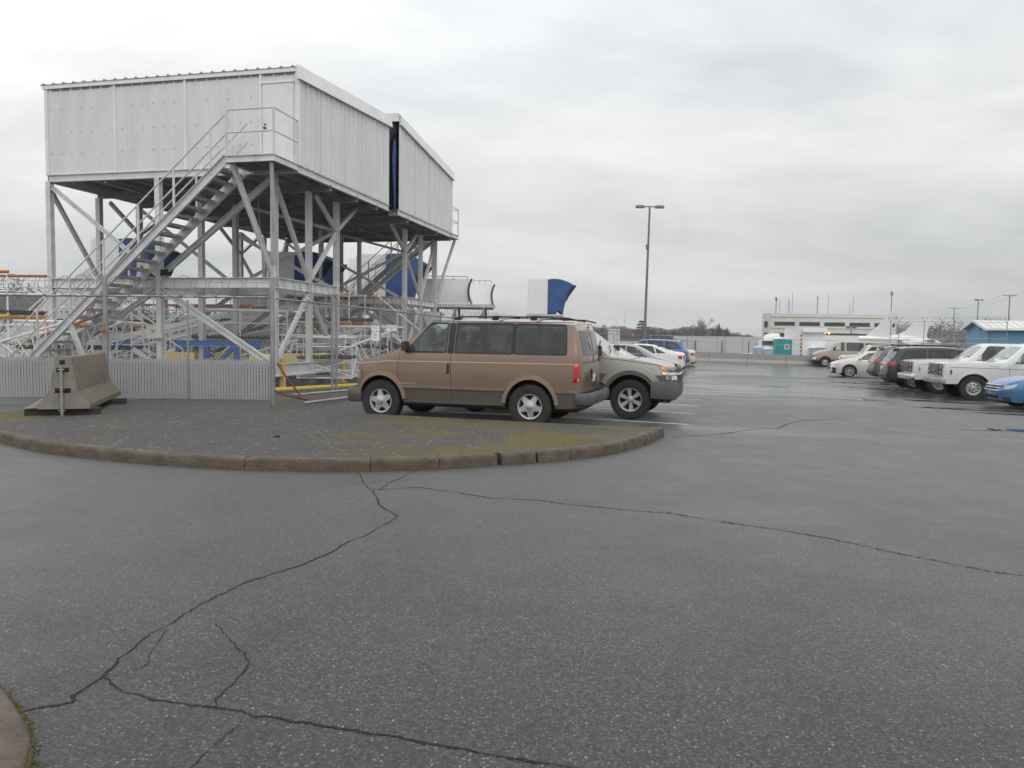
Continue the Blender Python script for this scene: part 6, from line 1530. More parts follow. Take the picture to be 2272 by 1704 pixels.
# folded white ramps stacked at a slant
for i, (x, y, z, rz, L) in enumerate(((-11.9, 23.9, 1.0, R(-8), 4.2), (-11.3, 24.8, 1.35, R(-2), 4.4), (-10.2, 25.6, 1.2, R(4), 4.2), (-9.6, 26.4, 1.6, R(-6), 4.4), (-14.2, 24.0, 1.0, R(6), 3.0))):
    rt = thing('folded_ramp', ('lowest white folded ramp slanting up behind the control box', 'second white folded ramp, just above the lowest one', 'third white folded ramp, reaching behind the second post', 'highest white folded ramp, behind all the others', 'short white folded ramp left of the front stair foot')[i], 'ramp', (x, y, 0), rz, 'folded white ramps')
    for yy in (-.45, .45):
        for dz in (0, .34): MB().beam((-L/2, yy, z+dz-.45), (L/2, yy, z+dz+.55), .05, .08).build('side_rail', WHITE, rt)
        for k in range(8): t = k/8; MB().beam((lerp(-L/2, L/2, t), yy, z-.45+t), (lerp(-L/2, L/2, t+.125), yy, z+.34-.45+t+.125), .025).build('brace', WHITE, rt)
    for k in range(10): t = k/9; MB().beam((lerp(-L/2, L/2, t), -.45, z-.45+t), (lerp(-L/2, L/2, t), .45, z-.45+t), .06, .03).build('rung', OFFW, rt)
    for u in (-L/2+.3, L/2-.3): MB().beam((u, 0, 0), (u, 0, z-.3+(u+L/2)/L), .09).build('support', OFFW, rt)
# blue trailer frames
def blueframe(label, x, y, rz, L):
    s = thing('blue_trailer_frame', label, 'trailer frame', (x, y, 0), rz, 'blue steel trailer frames'); z1 = 1.28
    for yy in (-.6, .6):
        MB().beam((-L/2, yy, z1), (L/2, yy, z1), .12, .16).build('top_beam', BLUEP, s); MB().beam((-L/2, yy, .45), (L/2, yy, .45), .10, .12).build('bottom_beam', BLUEP, s)
        for k in range(3): u = lerp(-L/2+.1, L/2-.1, k/2); MB().beam((u, yy, .45), (u, yy, z1), .12).build('upright', BLUEP, s)
        MB().beam((-L/2+.1, yy, z1-.05), (0, yy, .5), .10).build('brace', BLUEP, s); MB().beam((L/2-.1, yy, z1-.05), (.1, yy, .5), .10).build('brace', BLUEP, s)
        for u in (-L/2+.5, L/2-.5): MB().tube((u, yy-.1, .28), (u, yy+.1, .28), .28, 16).build('wheel', TYRE, s, 40)
    for u in (-L/2, L/2): MB().beam((u, -.6, z1), (u, .6, z1), .12).build('cross_beam', BLUEP, s)
blueframe('blue trailer frame behind the slats, right of the barrier', -11.5, 24.6, R(-6), 2.3); blueframe('blue trailer frame between the control box and the second post', -9.0, 23.2, R(-10), 2.1)
for i, (x, y, w__, lab) in enumerate(((-10.6, 22.6, 1.1, 'pale yellow ballast block left of the control box post'),)):
    o = MB().b2((x, y, .68), (x+w__, y+.5, 1.0)).b2((x+.1, y+.1, 0), (x+w__-.1, y+.4, .68)).build('ballast_block', PYELL, None); tag(o, lab, 'ballast block')
# ------------------------------------------------------------------ far wall with its fence
WD = R(-8.5); wx0, wy0 = 13.2, 63.0
def WP(u): return (wx0+cos(WD)*u, wy0+sin(WD)*u)
bw = thing('concrete_wall', 'long low concrete barrier wall closing the far end of the car park', 'wall', (0, 0, 0))
for k in range(-5, 14):
    u = k*3.05; (x0, y0), (x1, y1) = WP(u+.012), WP(u+3.05-.012); za, zb_ = gz(x0, y0), gz(x1, y1)
    n = Vector((-sin(WD), cos(WD), 0)); mb = MB(); vs = []
    for (x, y, z) in ((x0, y0, za), (x1, y1, zb_)):
        for o_, h in ((-.30, -.05), (-.28, .12), (-.12, .34), (-.08, .82), (.08, .82), (.12, .34), (.28, .12), (.30, -.05)): vs.append((x+n.x*o_, y+n.y*o_, z+h))
    mb.add(vs, [(j, (j+1) % 8, 8+(j+1) % 8, 8+j) for j in range(8)] + [tuple(range(8)), tuple(range(8, 16))]); mb.build('wall_block', CONCW, bw)
wf = thing('chain_link_fence', 'thin chain link fence standing behind the far concrete wall', 'fence', (0, 0, 0))
for k in range(-5, 14):
    x, y = WP(k*3.05+1.4); y += .5; z = gz(x, y); MB().tube((x, y, z), (x, y, z+2.12), .035, 8).build('fence_post', GALV, wf, True)
for dz in (2.08, 1.65):
    MB().path([(WP(u)[0], WP(u)[1]+.5, gz(*WP(u))+dz) for u in range(-15, 42, 3)], .02 if dz > 2 else .012, 6).build('top_rail', GALV, wf, True)
for a, b in ((-15, 41),):
    chain_link((WP(a)[0], WP(a)[1]+.5), (WP(b)[0], WP(b)[1]+.5), .2, 1.8, .22, .0022).build('wire_mesh', WIRE, wf, kind='stuff')
coil((WP(-13)[0], WP(-13)[1]+.5), (WP(-1)[0], WP(-1)[1]+.5), 2.15, .28, .5, .010, n=14).build('razor_wire', RAZ, wf, kind='stuff')
# taller security fence with Y-shaped arms, right
yf = thing('security_fence', 'tall security fence with Y-shaped arms and razor wire, left of the blue hut', 'fence', (0, 0, 0)); pts_ = []
for (x, y) in ((32.83, 66), (33.5, 65.9), (35.64, 65.8), (37.1, 65.7), (38.16, 65.6), (41.9, 64.4)):
    z = gz(x, y); t = MB().tube((x, y, z), (x, y, 3.42), .035, 8); t.tube((x, y, 3.40), (x-.32, y-.05, 3.80), .022, 6).tube((x, y, 3.40), (x+.32, y+.05, 3.80), .022, 6); t.build('fence_post', GALV, yf, True); pts_.append((x, y))
for z in (3.40, 2.0): MB().path([(x, y, z) for x, y in pts_], .02, 6).build('top_rail', GALV, yf)
for o_, z in ((-.32, 3.8), (.32, 3.8), (-.2, 3.65), (.2, 3.65)): MB().path([(x+o_, y, z) for x, y in pts_], .006, 4).build('barbed_wire', RAZ, yf)
coil(pts_[0], pts_[2], 3.82, .26, .42, .006, seed=5, n=14).build('razor_wire', RAZ, yf, kind='stuff'); chain_link(pts_[0], pts_[-1], .1, 3.4, .2, .0022).build('wire_mesh', WIRE, yf, kind='stuff')

# ------------------------------------------------------------------ lamp post
lx, ly = 10.05, 58.0
lp = thing('lamp_post', 'tall grey lamp post with two flat lamp heads rising behind the parked cars', 'lamp post', (lx, ly, gz(lx, ly)))
MB().tube((0, 0, 0), (.18, 0, 11.75), .115, 14, .07).build('pole', POLE, lp, True); MB().tube((0, 0, 0), (0, 0, .75), .26, 16).build('base', CONCW, lp, True)
MB().beam((-.55, 0, 11.72), (.9, 0, 11.72), .06, .08).build('arm', POLE, lp)
for sx in (-.56, .92): MB().add([(sx-.34, -.2, 11.62), (sx+.34, -.2, 11.62), (sx+.34, .2, 11.62), (sx-.34, .2, 11.62), (sx-.30, -.17, 11.80), (sx+.30, -.17, 11.80), (sx+.30, .17, 11.80), (sx-.30, .17, 11.80)], [(0,1,2,3),(4,7,6,5),(0,4,5,1),(1,5,6,2),(2,6,7,3),(3,7,4,0)]).build('lamp_head', POLE, lp)
MB().box((.0, -.14, 8.75), (.14, .18, .2)).tube((-.05, -.2, 8.6), (-.05, -.3, 8.5), .05, 8).build('camera_box', POLE, lp)

# ------------------------------------------------------------------ things on the apron
AZ = -2.0
def porta(label, x, y, s=1.0, col=TEAL):
    z = gz(x, y); r = thing('portable_toilet', label, 'portable toilet', (x, y, z), R(-6), 'portable toilets on the apron'); w = .62*s; h = (2.28)*s
    MB().b2((-w, -w, .12), (w, w, h-.18)).build('cabin', col, r); MB().b2((-w-.03, -w-.03, 0), (w+.03, w+.03, .12)).build('base', PLAST, r)
    mb = MB(); n = 8; mb.add([(w*1.04*cos(0)*(-1+2*k/n), yy, h-.18+.16*sin(pi*k/n)+.02) for k in range(n+1) for yy in (-w*1.05, w*1.05)] + [(-w*1.04, -w*1.05, h-.2), (-w*1.04, w*1.05, h-.2), (w*1.04, w*1.05, h-.2), (w*1.04, -w*1.05, h-.2)],
       [(2*k, 2*k+2, 2*k+3, 2*k+1) for k in range(n)] + [tuple(range(0, 2*n+1, 2)), tuple(range(1, 2*n+2, 2))]); mb.build('roof', WHITE, r)
    MB().b2((-w*.7, -w-.02, .2), (w*.7, -w-.001, h-.35)).build('door', col, r)
    for k in (-1, 1): MB().b2((k*w*.86-.03, -w-.015, .2), (k*w*.86+.03, -w-.002, h-.3)).build('rib', col, r)
    MB().b2((-.02*s, -w-.035, h*.55), (.42*s, -w-.022, h*.73)).build('notice', PLATE, r); MB().b2((.06*s, -w-.04, h*.61), (.34*s, -w-.036, h*.64)).b2((.04*s, -w-.04, h*.66), (.36*s, -w-.036, h*.69)).build('print', TEXTM, r)
    return r
porta('large teal portable toilet with a domed white roof behind the far wall', 22.75, 63.9)
porta('smaller pale blue portable toilet left of the teal one', 27.2, 80, 1.25, PBLUE); porta('pale blue portable toilet farthest left, with a white roof', 29.6, 90, 1.35, PBLUE); porta('pale blue portable toilet just right of the teal one', 34.0, 84, 1.4, PBLUE)
# catering box trucks
ct = thing('box_truck', 'white high-loading box truck with red and orange stripe down its rear corner', 'truck', (33.6, 86, AZ), R(-4))
MB().b2((-1.35, -1.2, 1.1), (1.35, 5, 5.05)).build('cargo_box', WHITE, ct); MB().b2((-1.25, -1.75, 4.55), (1.42, -1.2, 5.02)).build('front_hood', WHITE, ct); MB().b2((-1.2, -1.2, .5), (1.2, 5.5, 1.0)).build('chassis', PLAST, ct)
for k in range(7): MB().b2((-1.34, -1.215, 1.5+k*.42), (-1.16, -1.203, 1.74+k*.42)).build('stripe', REDP if k % 2 else ORNG, ct)
for yy in (.3, 4):
    for xx in (-1.1, 1.1): MB().tube((xx-.15, yy, .5), (xx+.15, yy, .5), .5, 16).build('wheel', TYRE, ct, 40)
c2 = thing('box_truck', 'long low white trailer body with lit amber lamps on its roof edge', 'trailer', (37.2, 88, AZ), R(-3))
MB().b2((-2.3, -1.2, .9), (2.4, 1.2, 4.45)).build('cargo_box', WHITE, c2); MB().b2((-2.3, -1.25, 4.30), (2.4, -1.2, 4.5)).build('roof_edge', PLAST, c2)
for xx in (-1.85, -1.45, -1.0): MB().lathe([(0, -.06), (.09, -.05), (.12, 0)], 10, Matrix.Translation((xx, -1.32, 4.50))).build('amber_lamp', GLOWO, c2)
for xx in (-1.5, 1.5): MB().tube((xx, -1.1, .5), (xx, -.8, .5), .5, 16).build('wheel', TYRE, c2, 40)
c3 = thing('service_truck', 'white airport service truck with a dark hatch, parked behind the teal toilet', 'truck', (31.0, 92, AZ), R(3))
MB().b2((-1.6, -1.1, .9), (1.4, 1.1, 3.6)).build('cargo_box', OFFW, c3); MB().b2((-1.2, -1.13, 3.0), (1.0, -1.1, 3.5)).build('hatch', DARKV, c3); MB().prism([(1.4, .7), (2.9, .7), (2.9, 1.7), (2.4, 2.6), (1.4, 2.6)], -1.05, 1.05).build('cab', WHITE, c3)
MB().add([(-.4, -1.0, 3.62), (1.2, -1.0, 3.62), (1.2, 1.0, 3.62), (-.4, 1.0, 3.62), (-.1, -.8, 4.3), (1.0, -.8, 4.45), (1.0, .8, 4.45), (-.1, .8, 4.3)], [(0,1,2,3),(4,7,6,5),(0,4,5,1),(1,5,6,2),(2,6,7,3),(3,7,4,0)]).build('raised_hood', WHITE, c3)
for xx in (-1, 2.1): MB().tube((xx, -1.1, .45), (xx, -.8, .45), .45, 14).build('wheel', TYRE, c3, 40)
def minitruck(label, x, y, rz, col=WHITE):
    r = thing('small_truck', label, 'truck', (x, y, gz(x, y)), rz, 'small white trucks on the apron'); MB().prism([(-2.2, .5), (2.2, .5), (2.2, 1.0), (1.2, 1.15), (.8, 1.8), (-.4, 1.85), (-.5, 1.1), (-2.2, 1.1)], -.85, .85).build('body', col, r)
    MB().prism([(1.12, 1.2), (.76, 1.75), (-.3, 1.78), (-.3, 1.2)], -.87, .87).build('windows', WGLASS, r)
    for xx in (-1.4, 1.4):
        for yy in (-.85, .85): MB().tube((xx, yy-.08, .36), (xx, yy+.08, .36), .36, 14).build('wheel', TYRE, r, 40)
    return r
minitruck('small white truck facing the camera, left of the pale blue toilets', 34.6, 112, R(-80)); minitruck('small white truck seen end on beside a worker', 37.3, 116, R(-95)); minitruck('white truck standing above the long grey wall by the bare trees', 48.9, 197, R(184))
# workers
def worker(label, x, y, rz):
    r = thing('person', label, 'person', (x, y, gz(x, y)), rz, 'workers on the apron'); k = 1.0
    bm = bmesh.new(); me = bpy.data.meshes.new('body')
    J = [(0, 0, .95), (0, 0, 1.2), (0, 0, 1.42), (0, 0, 1.52), (0, 0, 1.66), (0, 0, 1.74), (-.19, 0, 1.40), (-.25, .03, 1.12), (-.24, -.08, .90), (.19, 0, 1.40), (.25, .03, 1.12), (.22, -.12, .92), (-.10, 0, .90), (-.12, -.02, .5), (-.13, 0, .08), (-.13, -.14, .04), (.10, 0, .90), (.12, .02, .5), (.14, .06, .08), (.14, -.08, .04)]
    E = [(0, 1), (1, 2), (2, 3), (3, 4), (4, 5), (2, 6), (6, 7), (7, 8), (2, 9), (9, 10), (10, 11), (0, 12), (12, 13), (13, 14), (14, 15), (0, 16), (16, 17), (17, 18), (18, 19)]
    RR = [.15, .15, .15, .06, .10, .08, .08, .055, .045, .08, .055, .045, .10, .07, .05, .045, .10, .07, .05, .045]
    me.from_pydata(J, E, []); o = bpy.data.objects.new('body', me); COL.objects.link(o); md = o.modifiers.new('skin', 'SKIN'); sd = o.modifiers.new('sub', 'SUBSURF'); sd.levels = 1; sd.render_levels = 1
    for i, v_ in enumerate(me.skin_vertices[0].data): v_.radius = (RR[i], RR[i]*.8); v_.use_root = (i == 0)
    dg = bpy.context.evaluated_depsgraph_get(); m2 = bpy.data.meshes.new_from_object(o.evaluated_get(dg)); bpy.data.objects.remove(o); m2.materials.clear()
    for m in (CLOTH, SKIN): m2.materials.append(m)
    for f in m2.polygons: f.material_index = 1 if f.center.z > 1.52 else 0
    part('body', m2, r); v_ = MB(); v_.lathe([(.21, -.26), (.24, -.12), (.24, .12), (.17, .24), (.08, .27)], 14, Matrix.Translation((0, 0, 1.22)) @ Matrix.Rotation(pi/2, 4, 'X')); v_.build('hi_vis_vest', HIVIS, r, True)
    for z in (1.12, 1.28): MB().lathe([(.246, -.018), (.246, .018)], 14, Matrix.Translation((0, 0, z)) @ Matrix.Rotation(pi/2, 4, 'X')).build('reflective_band', PLATE, r)
    mb = MB(); mb.lathe([(.12, -.03), (.115, .05), (.06, .11), (0, .12)], 12, Matrix.Translation((0, 0, 1.73)) @ Matrix.Rotation(pi/2, 4, 'X')); mb.build('cap', CLOTH, r, True)
    return r
worker('left one of two distant workers in bright yellow-green vests on the apron', 36.2, 117.5, R(10)); worker('right one of two distant workers in bright yellow-green vests on the apron', 37.0, 118.5, R(-60))
# traffic cones
for i, (x, y, lab) in enumerate(((13.9, 64.6, 'small orange cone behind the left part of the far wall'), (20.6, 63.9, 'small orange cone left of the teal toilet'))):
    r = thing('traffic_cone', lab, 'cone', (x, y, gz(x, y)), 0, 'traffic cones behind the far wall'); mb = MB(); mb.tube((0, 0, .03), (0, 0, 1.0), .20, 12, .04); mb.b2((-.22, -.22, 0), (.22, .22, .03)); mb.build('cone_body', paint('cone_orange', (.75, .16, .04), .5, 0, .1), r); MB().tube((0, 0, .45), (0, 0, .6), .13, 12, .11).build('band', PLATE, r)
# rubbish on the asphalt in front of the wall
lt = MB(); rnd = random.Random(9)
for k in range(9): x, y = 12.9+rnd.uniform(-1, 2.4), 59.6+rnd.uniform(-.7, .5); lt.box((x, y, gz(x, y)+.04), (rnd.uniform(.08, .3), rnd.uniform(.05, .15), rnd.uniform(.02, .08)), None)
tag(lt.build('litter', PLATE), 'scattered pale litter on the asphalt in front of the far wall', 'litter', kind='stuff')

# ------------------------------------------------------------------ two-storey building
bd = thing('office_building', 'pale two-storey building with dark window bands and aerials on its roof', 'building', (0, 0, 0)); BX0, BX1, BY = 69.2, 103.0, 204.0
BZ = 8.85
wins = []; x = 70.2
for k in range(5): wins.append((x+k*6.72, x+k*6.72+5.55))
# front wall built round the window openings
def wall_rects(x0, x1, z0, z1, holes):
    xs = sorted({x0, x1} | {h[0] for h in holes} | {h[1] for h in holes}); zs = sorted({z0, z1} | {h[2] for h in holes} | {h[3] for h in holes}); out = []
    for a, b in zip(xs, xs[1:]):
        for c, d_ in zip(zs, zs[1:]):
            m_ = ((a+b)/2, (c+d_)/2)
            if not any(h[0] < m_[0] < h[1] and h[2] < m_[1] < h[3] for h in holes): out.append((a, b, c, d_))
    return out
holes = [(a, b, 5.52, 6.62) for a, b in wins] + [(a, b, 2.4, 3.6) for a, b in wins]
mb = MB()
for a, b, c, d_ in wall_rects(BX0, BX1, AZ, BZ, holes): mb.b2((a, BY, c), (b, BY+.3, d_))
mb.build('front_wall', CREAM, bd)
MB().prism([(BX0, BY+.3), (BX1, BY+.3), (BX1+4, BY+22), (BX0+9, BY+22)], AZ, BZ, 'z').build('rear_block', CREAM, bd)
mb = MB(); mb.prism([(BX0-.002, BY+.01), (BX0-1.4, BY+2.6), (BX0+6.5, BY+21), (BX0+8, BY+21)], AZ, BZ-.004, 'z'); mb.build('corner_bay', CREAM, bd)
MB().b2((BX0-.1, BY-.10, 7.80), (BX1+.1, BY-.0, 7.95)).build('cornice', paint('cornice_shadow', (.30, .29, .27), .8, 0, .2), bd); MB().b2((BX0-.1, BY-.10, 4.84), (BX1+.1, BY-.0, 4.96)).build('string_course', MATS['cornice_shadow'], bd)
for (a, b, c, d_) in holes:
    w0 = MB().b2((a, BY+.18, c), (b, BY+.2, d_)).build('window', WGLASS, bd)
    for k in range(1, 5): u = lerp(a, b, k/5); MB().b2((u-.04, BY+.12, c), (u+.04, BY+.18, d_)).build('mullion', PLAST, w0)
for z in (5.9, 2.8): MB().prism([(BX0-.45, BY+.87), (BX0-1.0, BY+1.89), (BX0-1.08, BY+1.84), (BX0-.53, BY+.82)], z-.8, z+.8, 'z').build('window', WGLASS, bd)
for x, h, kind in ((71.2, 13.3, 1), (72.2, 13.1, 0), (74.5, 13.3, 0), (74.85, 12.4, 0), (75.6, 14.45, 0), (82.4, 13.6, 2), (85.3, 14.4, 0), (91.2, 11.7, 0), (92.1, 13.8, 0), (103.0+.6-1.2, 15.2, 1)):
    m_ = MB(); m_.tube((x, BY+2, BZ-.1), (x, BY+2, h), .055 if kind == 0 else .11, 6)
    if kind == 1: m_.box((x, BY+2, h-.6), (.45, .45, .9)).tube((x-.2, BY+2, h), (x-.2, BY+2, h+.4), .05, 6)
    if kind == 2:
        for k in range(4): m_.tube((x, BY+2, h-.9), (x+.4*cos(k*1.57), BY+2+.4*sin(k*1.57), h), .03, 5)
    m_.build('aerial', POLE, bd)

# ------------------------------------------------------------------ aircraft tails
def aircraft(label, x, y, fz, fin, L0, L1, rad):
    r = thing('aircraft', label, 'aircraft', (x, y, 0), 0, 'parked aircraft'); mb = MB()
    prof_ = [(0, L0), (rad*.6, L0+1.0), (rad*.95, L0+3), (rad, L0+5), (rad, L1-9), (rad*.8, L1-5), (rad*.45, L1-1.5), (rad*.12, L1)]
    mb.lathe(prof_, 24, Matrix.Translation((0, 0, fz)) @ Matrix.Rotation(-pi/2, 4, 'Z')); mb.build('fuselage', TAILW, r, True)
    mb = MB(); n = len(fin); vs = []
    for sgn, wt in ((-1, .16), (1, .16)): vs += [(u, sgn*wt*(1 if z < fz+rad*1.2 else .45), z) for u, z in fin]
    mb.add(vs, [tuple(range(n)), tuple(range(n, 2*n))[::-1]] + [(i, (i+1) % n, n+(i+1) % n, n+i) for i in range(n)]); mb.build('tail_fin', TAILW, r)
    mb = MB(); zt = fz+rad*.35
    for sgn in (-1, 1): mb.add([(L1-6, sgn*.4, zt), (L1-2.0, sgn*.4, zt), (L1-.2, sgn*3.5, zt+.3), (L1-1.8, sgn*3.5, zt+.3), (L1-6, sgn*.4, zt+.15), (L1-2.0, sgn*.4, zt+.15), (L1-.2, sgn*3.5, zt+.38), (L1-1.8, sgn*3.5, zt+.38)], [(0,1,2,3),(4,7,6,5),(0,4,5,1),(1,5,6,2),(2,6,7,3),(3,7,4,0)])
    mb.build('tailplane', TAILW, r)
    for u in (L0+6, L1-16): 
        mb = MB(); mb.tube((u, 0, fz-rad), (u, 0, AZ+.5), .15, 8); mb.tube((u, -.35, AZ+.5), (u, .35, AZ+.5), .5, 14); mb.build('landing_gear', PLAST, r)
    mb = MB()
    for sgn in (-1, 1): mb.add([((L0+L1)/2-2, sgn*1.2, fz-1), ((L0+L1)/2+3.5, sgn*1.2, fz-1), ((L0+L1)/2+7, sgn*13, fz-.2), ((L0+L1)/2+5.4, sgn*13, fz-.2), ((L0+L1)/2-2, sgn*1.2, fz-.6), ((L0+L1)/2+3.5, sgn*1.2, fz-.75), ((L0+L1)/2+7, sgn*13, fz-.1), ((L0+L1)/2+5.4, sgn*13, fz-.1)], [(0,1,2,3),(4,7,6,5),(0,4,5,1),(1,5,6,2),(2,6,7,3),(3,7,4,0)])
    mb.build('wing', TAILW, r); return r
aircraft('light grey aircraft tail fin in front of the building, left of the tall aerial', 82, 190, 1.3, [(5.5, 2.4), (7.0, 3.4), (9.2, 5.4), (11.4, 8.1), (12.2, 9.2), (13.8, 9.2), (12.2, 3.4), (12.4, 2.2)], -14, 17, 1.75)
aircraft('light grey aircraft tail fin standing clear of the building against the sky', 95, 195, 1.5, [(1.0, 3.2), (4.2, 3.7), (6.0, 4.7), (8.0, 6.7), (11.0, 10.3), (12.9, 10.3), (11.2, 3.4), (11.6, 2.6)], -6, 15.0, 1.8)

# ------------------------------------------------------------------ blue hut on the right
hx, hy = 41.35, 66.0
sh = thing('blue_hut', 'low light-blue hut with a pale ribbed metal roof at the right edge', 'hut', (hx, hy, gz(hx, hy)), R(-13)); hb = 0; e0 = 3.45; rd = 4.05
W1, DP = 14.0, 5.2
MB().b2((0, 0, 0), (W1, .12, e0)).build('front_wall', SHEDB, sh)
MB().add([(0, 0, 0), (-0.0, DP, 0), (0, DP, e0), (0, DP*.5, rd), (0, 0, e0), (.12, 0, 0), (.12, DP, 0), (.12, DP, e0), (.12, DP*.5, rd), (.12, 0, e0)], [(0,1,2,3,4), (5,9,8,7,6), (0,4,9,5), (1,6,7,2)]).build('gable_wall', SHEDB, sh)
for k in range(46): MB().b2((.15+k*.305, -.015, .02), (.17+k*.305, -.001, e0-.02)).build('siding_batten', SHEDB, sh)
MB().b2((-.03, -.03, 0), (.05, -.0, e0)).build('corner_trim', SHEDB, sh)
ov = .45
for y0, y1, nm in ((-ov, DP/2, 'roof'), (DP+ov, DP/2, 'roof')):
    za = e0-(ov/(DP/2))*(rd-e0); MB().add([(-ov, y0, za), (W1+ov, y0, za), (W1+ov, y1, rd+.06), (-ov, y1, rd+.06), (-ov, y0, za+.06), (W1+ov, y0, za+.06), (W1+ov, y1, rd+.12), (-ov, y1, rd+.12)], [(0,1,2,3),(4,7,6,5),(0,4,5,1),(1,5,6,2),(2,6,7,3),(3,7,4,0)]).build(nm, OFFW, sh)
za = e0-(ov/(DP/2))*(rd-e0)
for k in range(25): u = -ov+.05+k*.6; MB().beam((u, -ov, za+.08), (u, DP/2, rd+.14), .04, .05).build('roof_rib', OFFW, sh)
MB().b2((-ov, -ov-.03, za-.10), (W1+ov, -ov-.002, za+.07)).build('fascia_board', WHITE, sh)
MB().beam((-ov-.012, -ov, za-.0), (-ov-.012, DP/2, rd+.06), .02, .18).beam((-ov-.012, DP/2, rd+.06), (-ov-.012, DP+ov, za), .02, .18).build('barge_board', WHITE, sh)
MB().box((-.03, 1.9, 3.35), (.12, .16, .16)).build('wall_lamp', PLAST, sh)

# ------------------------------------------------------------------ poles and masts far right
def tpole(label, x, y, h, arm=4.5, r=.17):
    p = thing('utility_pole', label, 'utility pole', (x, y, gz(x, y)), 0, 'utility poles'); MB().tube((0, 0, 0), (0, 0, h), r*1.3, 8, r).build('pole', POLE, p, True)
    MB().beam((-arm/2, 0, h-.35), (arm/2, 0, h-.35), .12, .16).build('cross_arm', POLE, p)
    for k in (-1, -.6, .6, 1): MB().tube((k*arm*.46, 0, h-.3), (k*arm*.46, 0, h-.0), .07, 6).build('insulator', PLAST, p)
tpole('tall utility pole with a wide crossarm above the blue hut', 163, 250, 19.9); tpole('utility pole with crossarm between the aircraft fin and the blue hut', 203, 350, 20.0, 5)
tpole('short distant utility pole beside the right aircraft fin', 182.5, 350, 12.6, 4.5, .14); tpole('thin distant pole left of the pale building', 164, 450, 17, 3, .14); tpole('second thin distant pole beside the pale building', 171, 452, 16.5, 3, .14); tpole('faint distant pole just beside the bare trees', 150, 455, 12.5, 2, .12)
for z0, z1 in ((17.7, 17.5), (17.75, 17.6)):
    o_ = -2 if z0 > 17.72 else 2; pts = [(lerp(203+o_, 163+o_, t), lerp(350, 250, t), lerp(z1, z0, t)-1.4*4*t*(1-t)) for t in [k/12 for k in range(13)]]
    tag(MB().path(pts, .035, 4).build('overhead_wire', POLE, None), ('near' if o_ > 0 else 'far')+' overhead wire sagging between the two utility poles', 'wire', 'overhead wires')
fl = thing('floodlight_mast', 'slim mast with two floodlights above the blue hut', 'lamp post', (122.2, 200, AZ)); MB().tube((0, 0, 0), (0, 0, 14.8), .12, 8).build('pole', POLE, fl); MB().beam((-.6, 0, 14.8), (.8, 0, 14.8), .08).build('arm', POLE, fl); MB().box((-.5, 0, 15.0), (.9, .6, .3)).build('lamp_head', POLE, fl); MB().box((.9, 0, 14.9), (.6, .5, .3)).build('lamp_head', POLE, fl)
f2 = thing('floodlight_mast', 'short mast with a square floodlight bank in front of the pale building', 'lamp post', (41.0, 92, AZ)); MB().tube((0, 0, 0), (0, 0, 5.1), .07, 8).build('pole', POLE, f2); MB().box((-.35, 0, 5.3), (.5, .3, .28)).build('lamp_head', POLE, f2); MB().box((.35, 0, 5.3), (.5, .3, .28)).build('lamp_head', POLE, f2)
am = thing('thin_mast', 'hair-thin mast above the tree line behind the van', 'mast', (62, 420, AZ)); MB().tube((0, 0, 0), (0, 0, 19.5), .12, 6, .05).build('pole', POLE, am)

# ------------------------------------------------------------------ long grey walls, sheds across the apron
bl = thing('blast_wall', 'very long pale grey wall across the far side of the apron', 'wall', (0, 0, 0))
for k in range(9): x0 = 36.5+k*6; MB().b2((x0, 180-k*.2, AZ), (x0+5.94, 180.3-k*.2, 2.35)).build('wall_panel', BLAST, bl)
for k in range(6): x0 = 36.9+k*6.3; MB().b2((x0, 179.4, AZ), (x0+.2, 179.6, 1.4)).build('brace_post', PLAST, bl)
dk = thing('dark_fence', 'dark slatted fence beneath the tree line, left of the pale wall', 'fence', (0, 0, 0))
for k in range(40): x0 = 14+k*.56; MB().b2((x0, 172, .1 if k > 10 else -.4), (x0+.53, 172.1, 2.4)).build('slat', PLAST, dk)
for k in range(6): x0 = 14+k*4.4; MB().b2((x0, 172.1, AZ), (x0+.3, 172.3, 2.4)).build('fence_post', PLAST, dk)
gw = thing('grey_wall', 'pale grey low wall below the dark fence', 'wall', (0, 0, 0)); MB().b2((8, 171, AZ), (36.3, 171.3, 1.0)).build('wall_panel', BLAST, gw)
hu = thing('white_hut', 'small white hut seen through the fence just behind the pickup', 'hut', (16.0, 120, AZ)); MB().b2((-.85, -.8, 0), (.85, .8, 4.9)).build('hut_body', OFFW, hu); MB().b2((-.95, -.9, 4.9), (.95, .9, 5.05)).build('roof', WHITE, hu)
st_ = thing('stop_sign', 'tiny round red and white sign by the foot of the lamp post', 'sign', (9.2, 57.9, gz(9.2, 57.9)));
mb = MB(); mb.lathe([(0, -.01), (.10, -.01), (.10, .01), (0, .01)], 8, Matrix.Translation((0, 0, 2.0))); mb.build('sign_plate', paint('sign_red', (.7, .12, .05), .5, 0, 0), st_); MB().tube((0, .03, 0), (0, .03, 2.0), .025, 6).build('sign_post', POLE, st_); MB().b2((-.08, -.02, 1.97), (.0, -.012, 2.04)).build('sign_print', PLATE, st_)
for i, (x, y, w__, h) in enumerate(((52, 230, 14, 4.2), (78, 240, 8, 3.6))):
    s_ = thing('storage_shed', ('longer' if i == 0 else 'shorter')+' low pale shed across the apron under the trees', 'shed', (x, y, AZ), 0, 'sheds across the apron'); MB().b2((-w__/2, 0, 0), (w__/2, 6, h)).build('shed_wall', BLAST, s_); MB().b2((-w__/2-.2, -.2, h), (w__/2+.2, 6.2, h+.2)).build('roof', PLAST, s_)

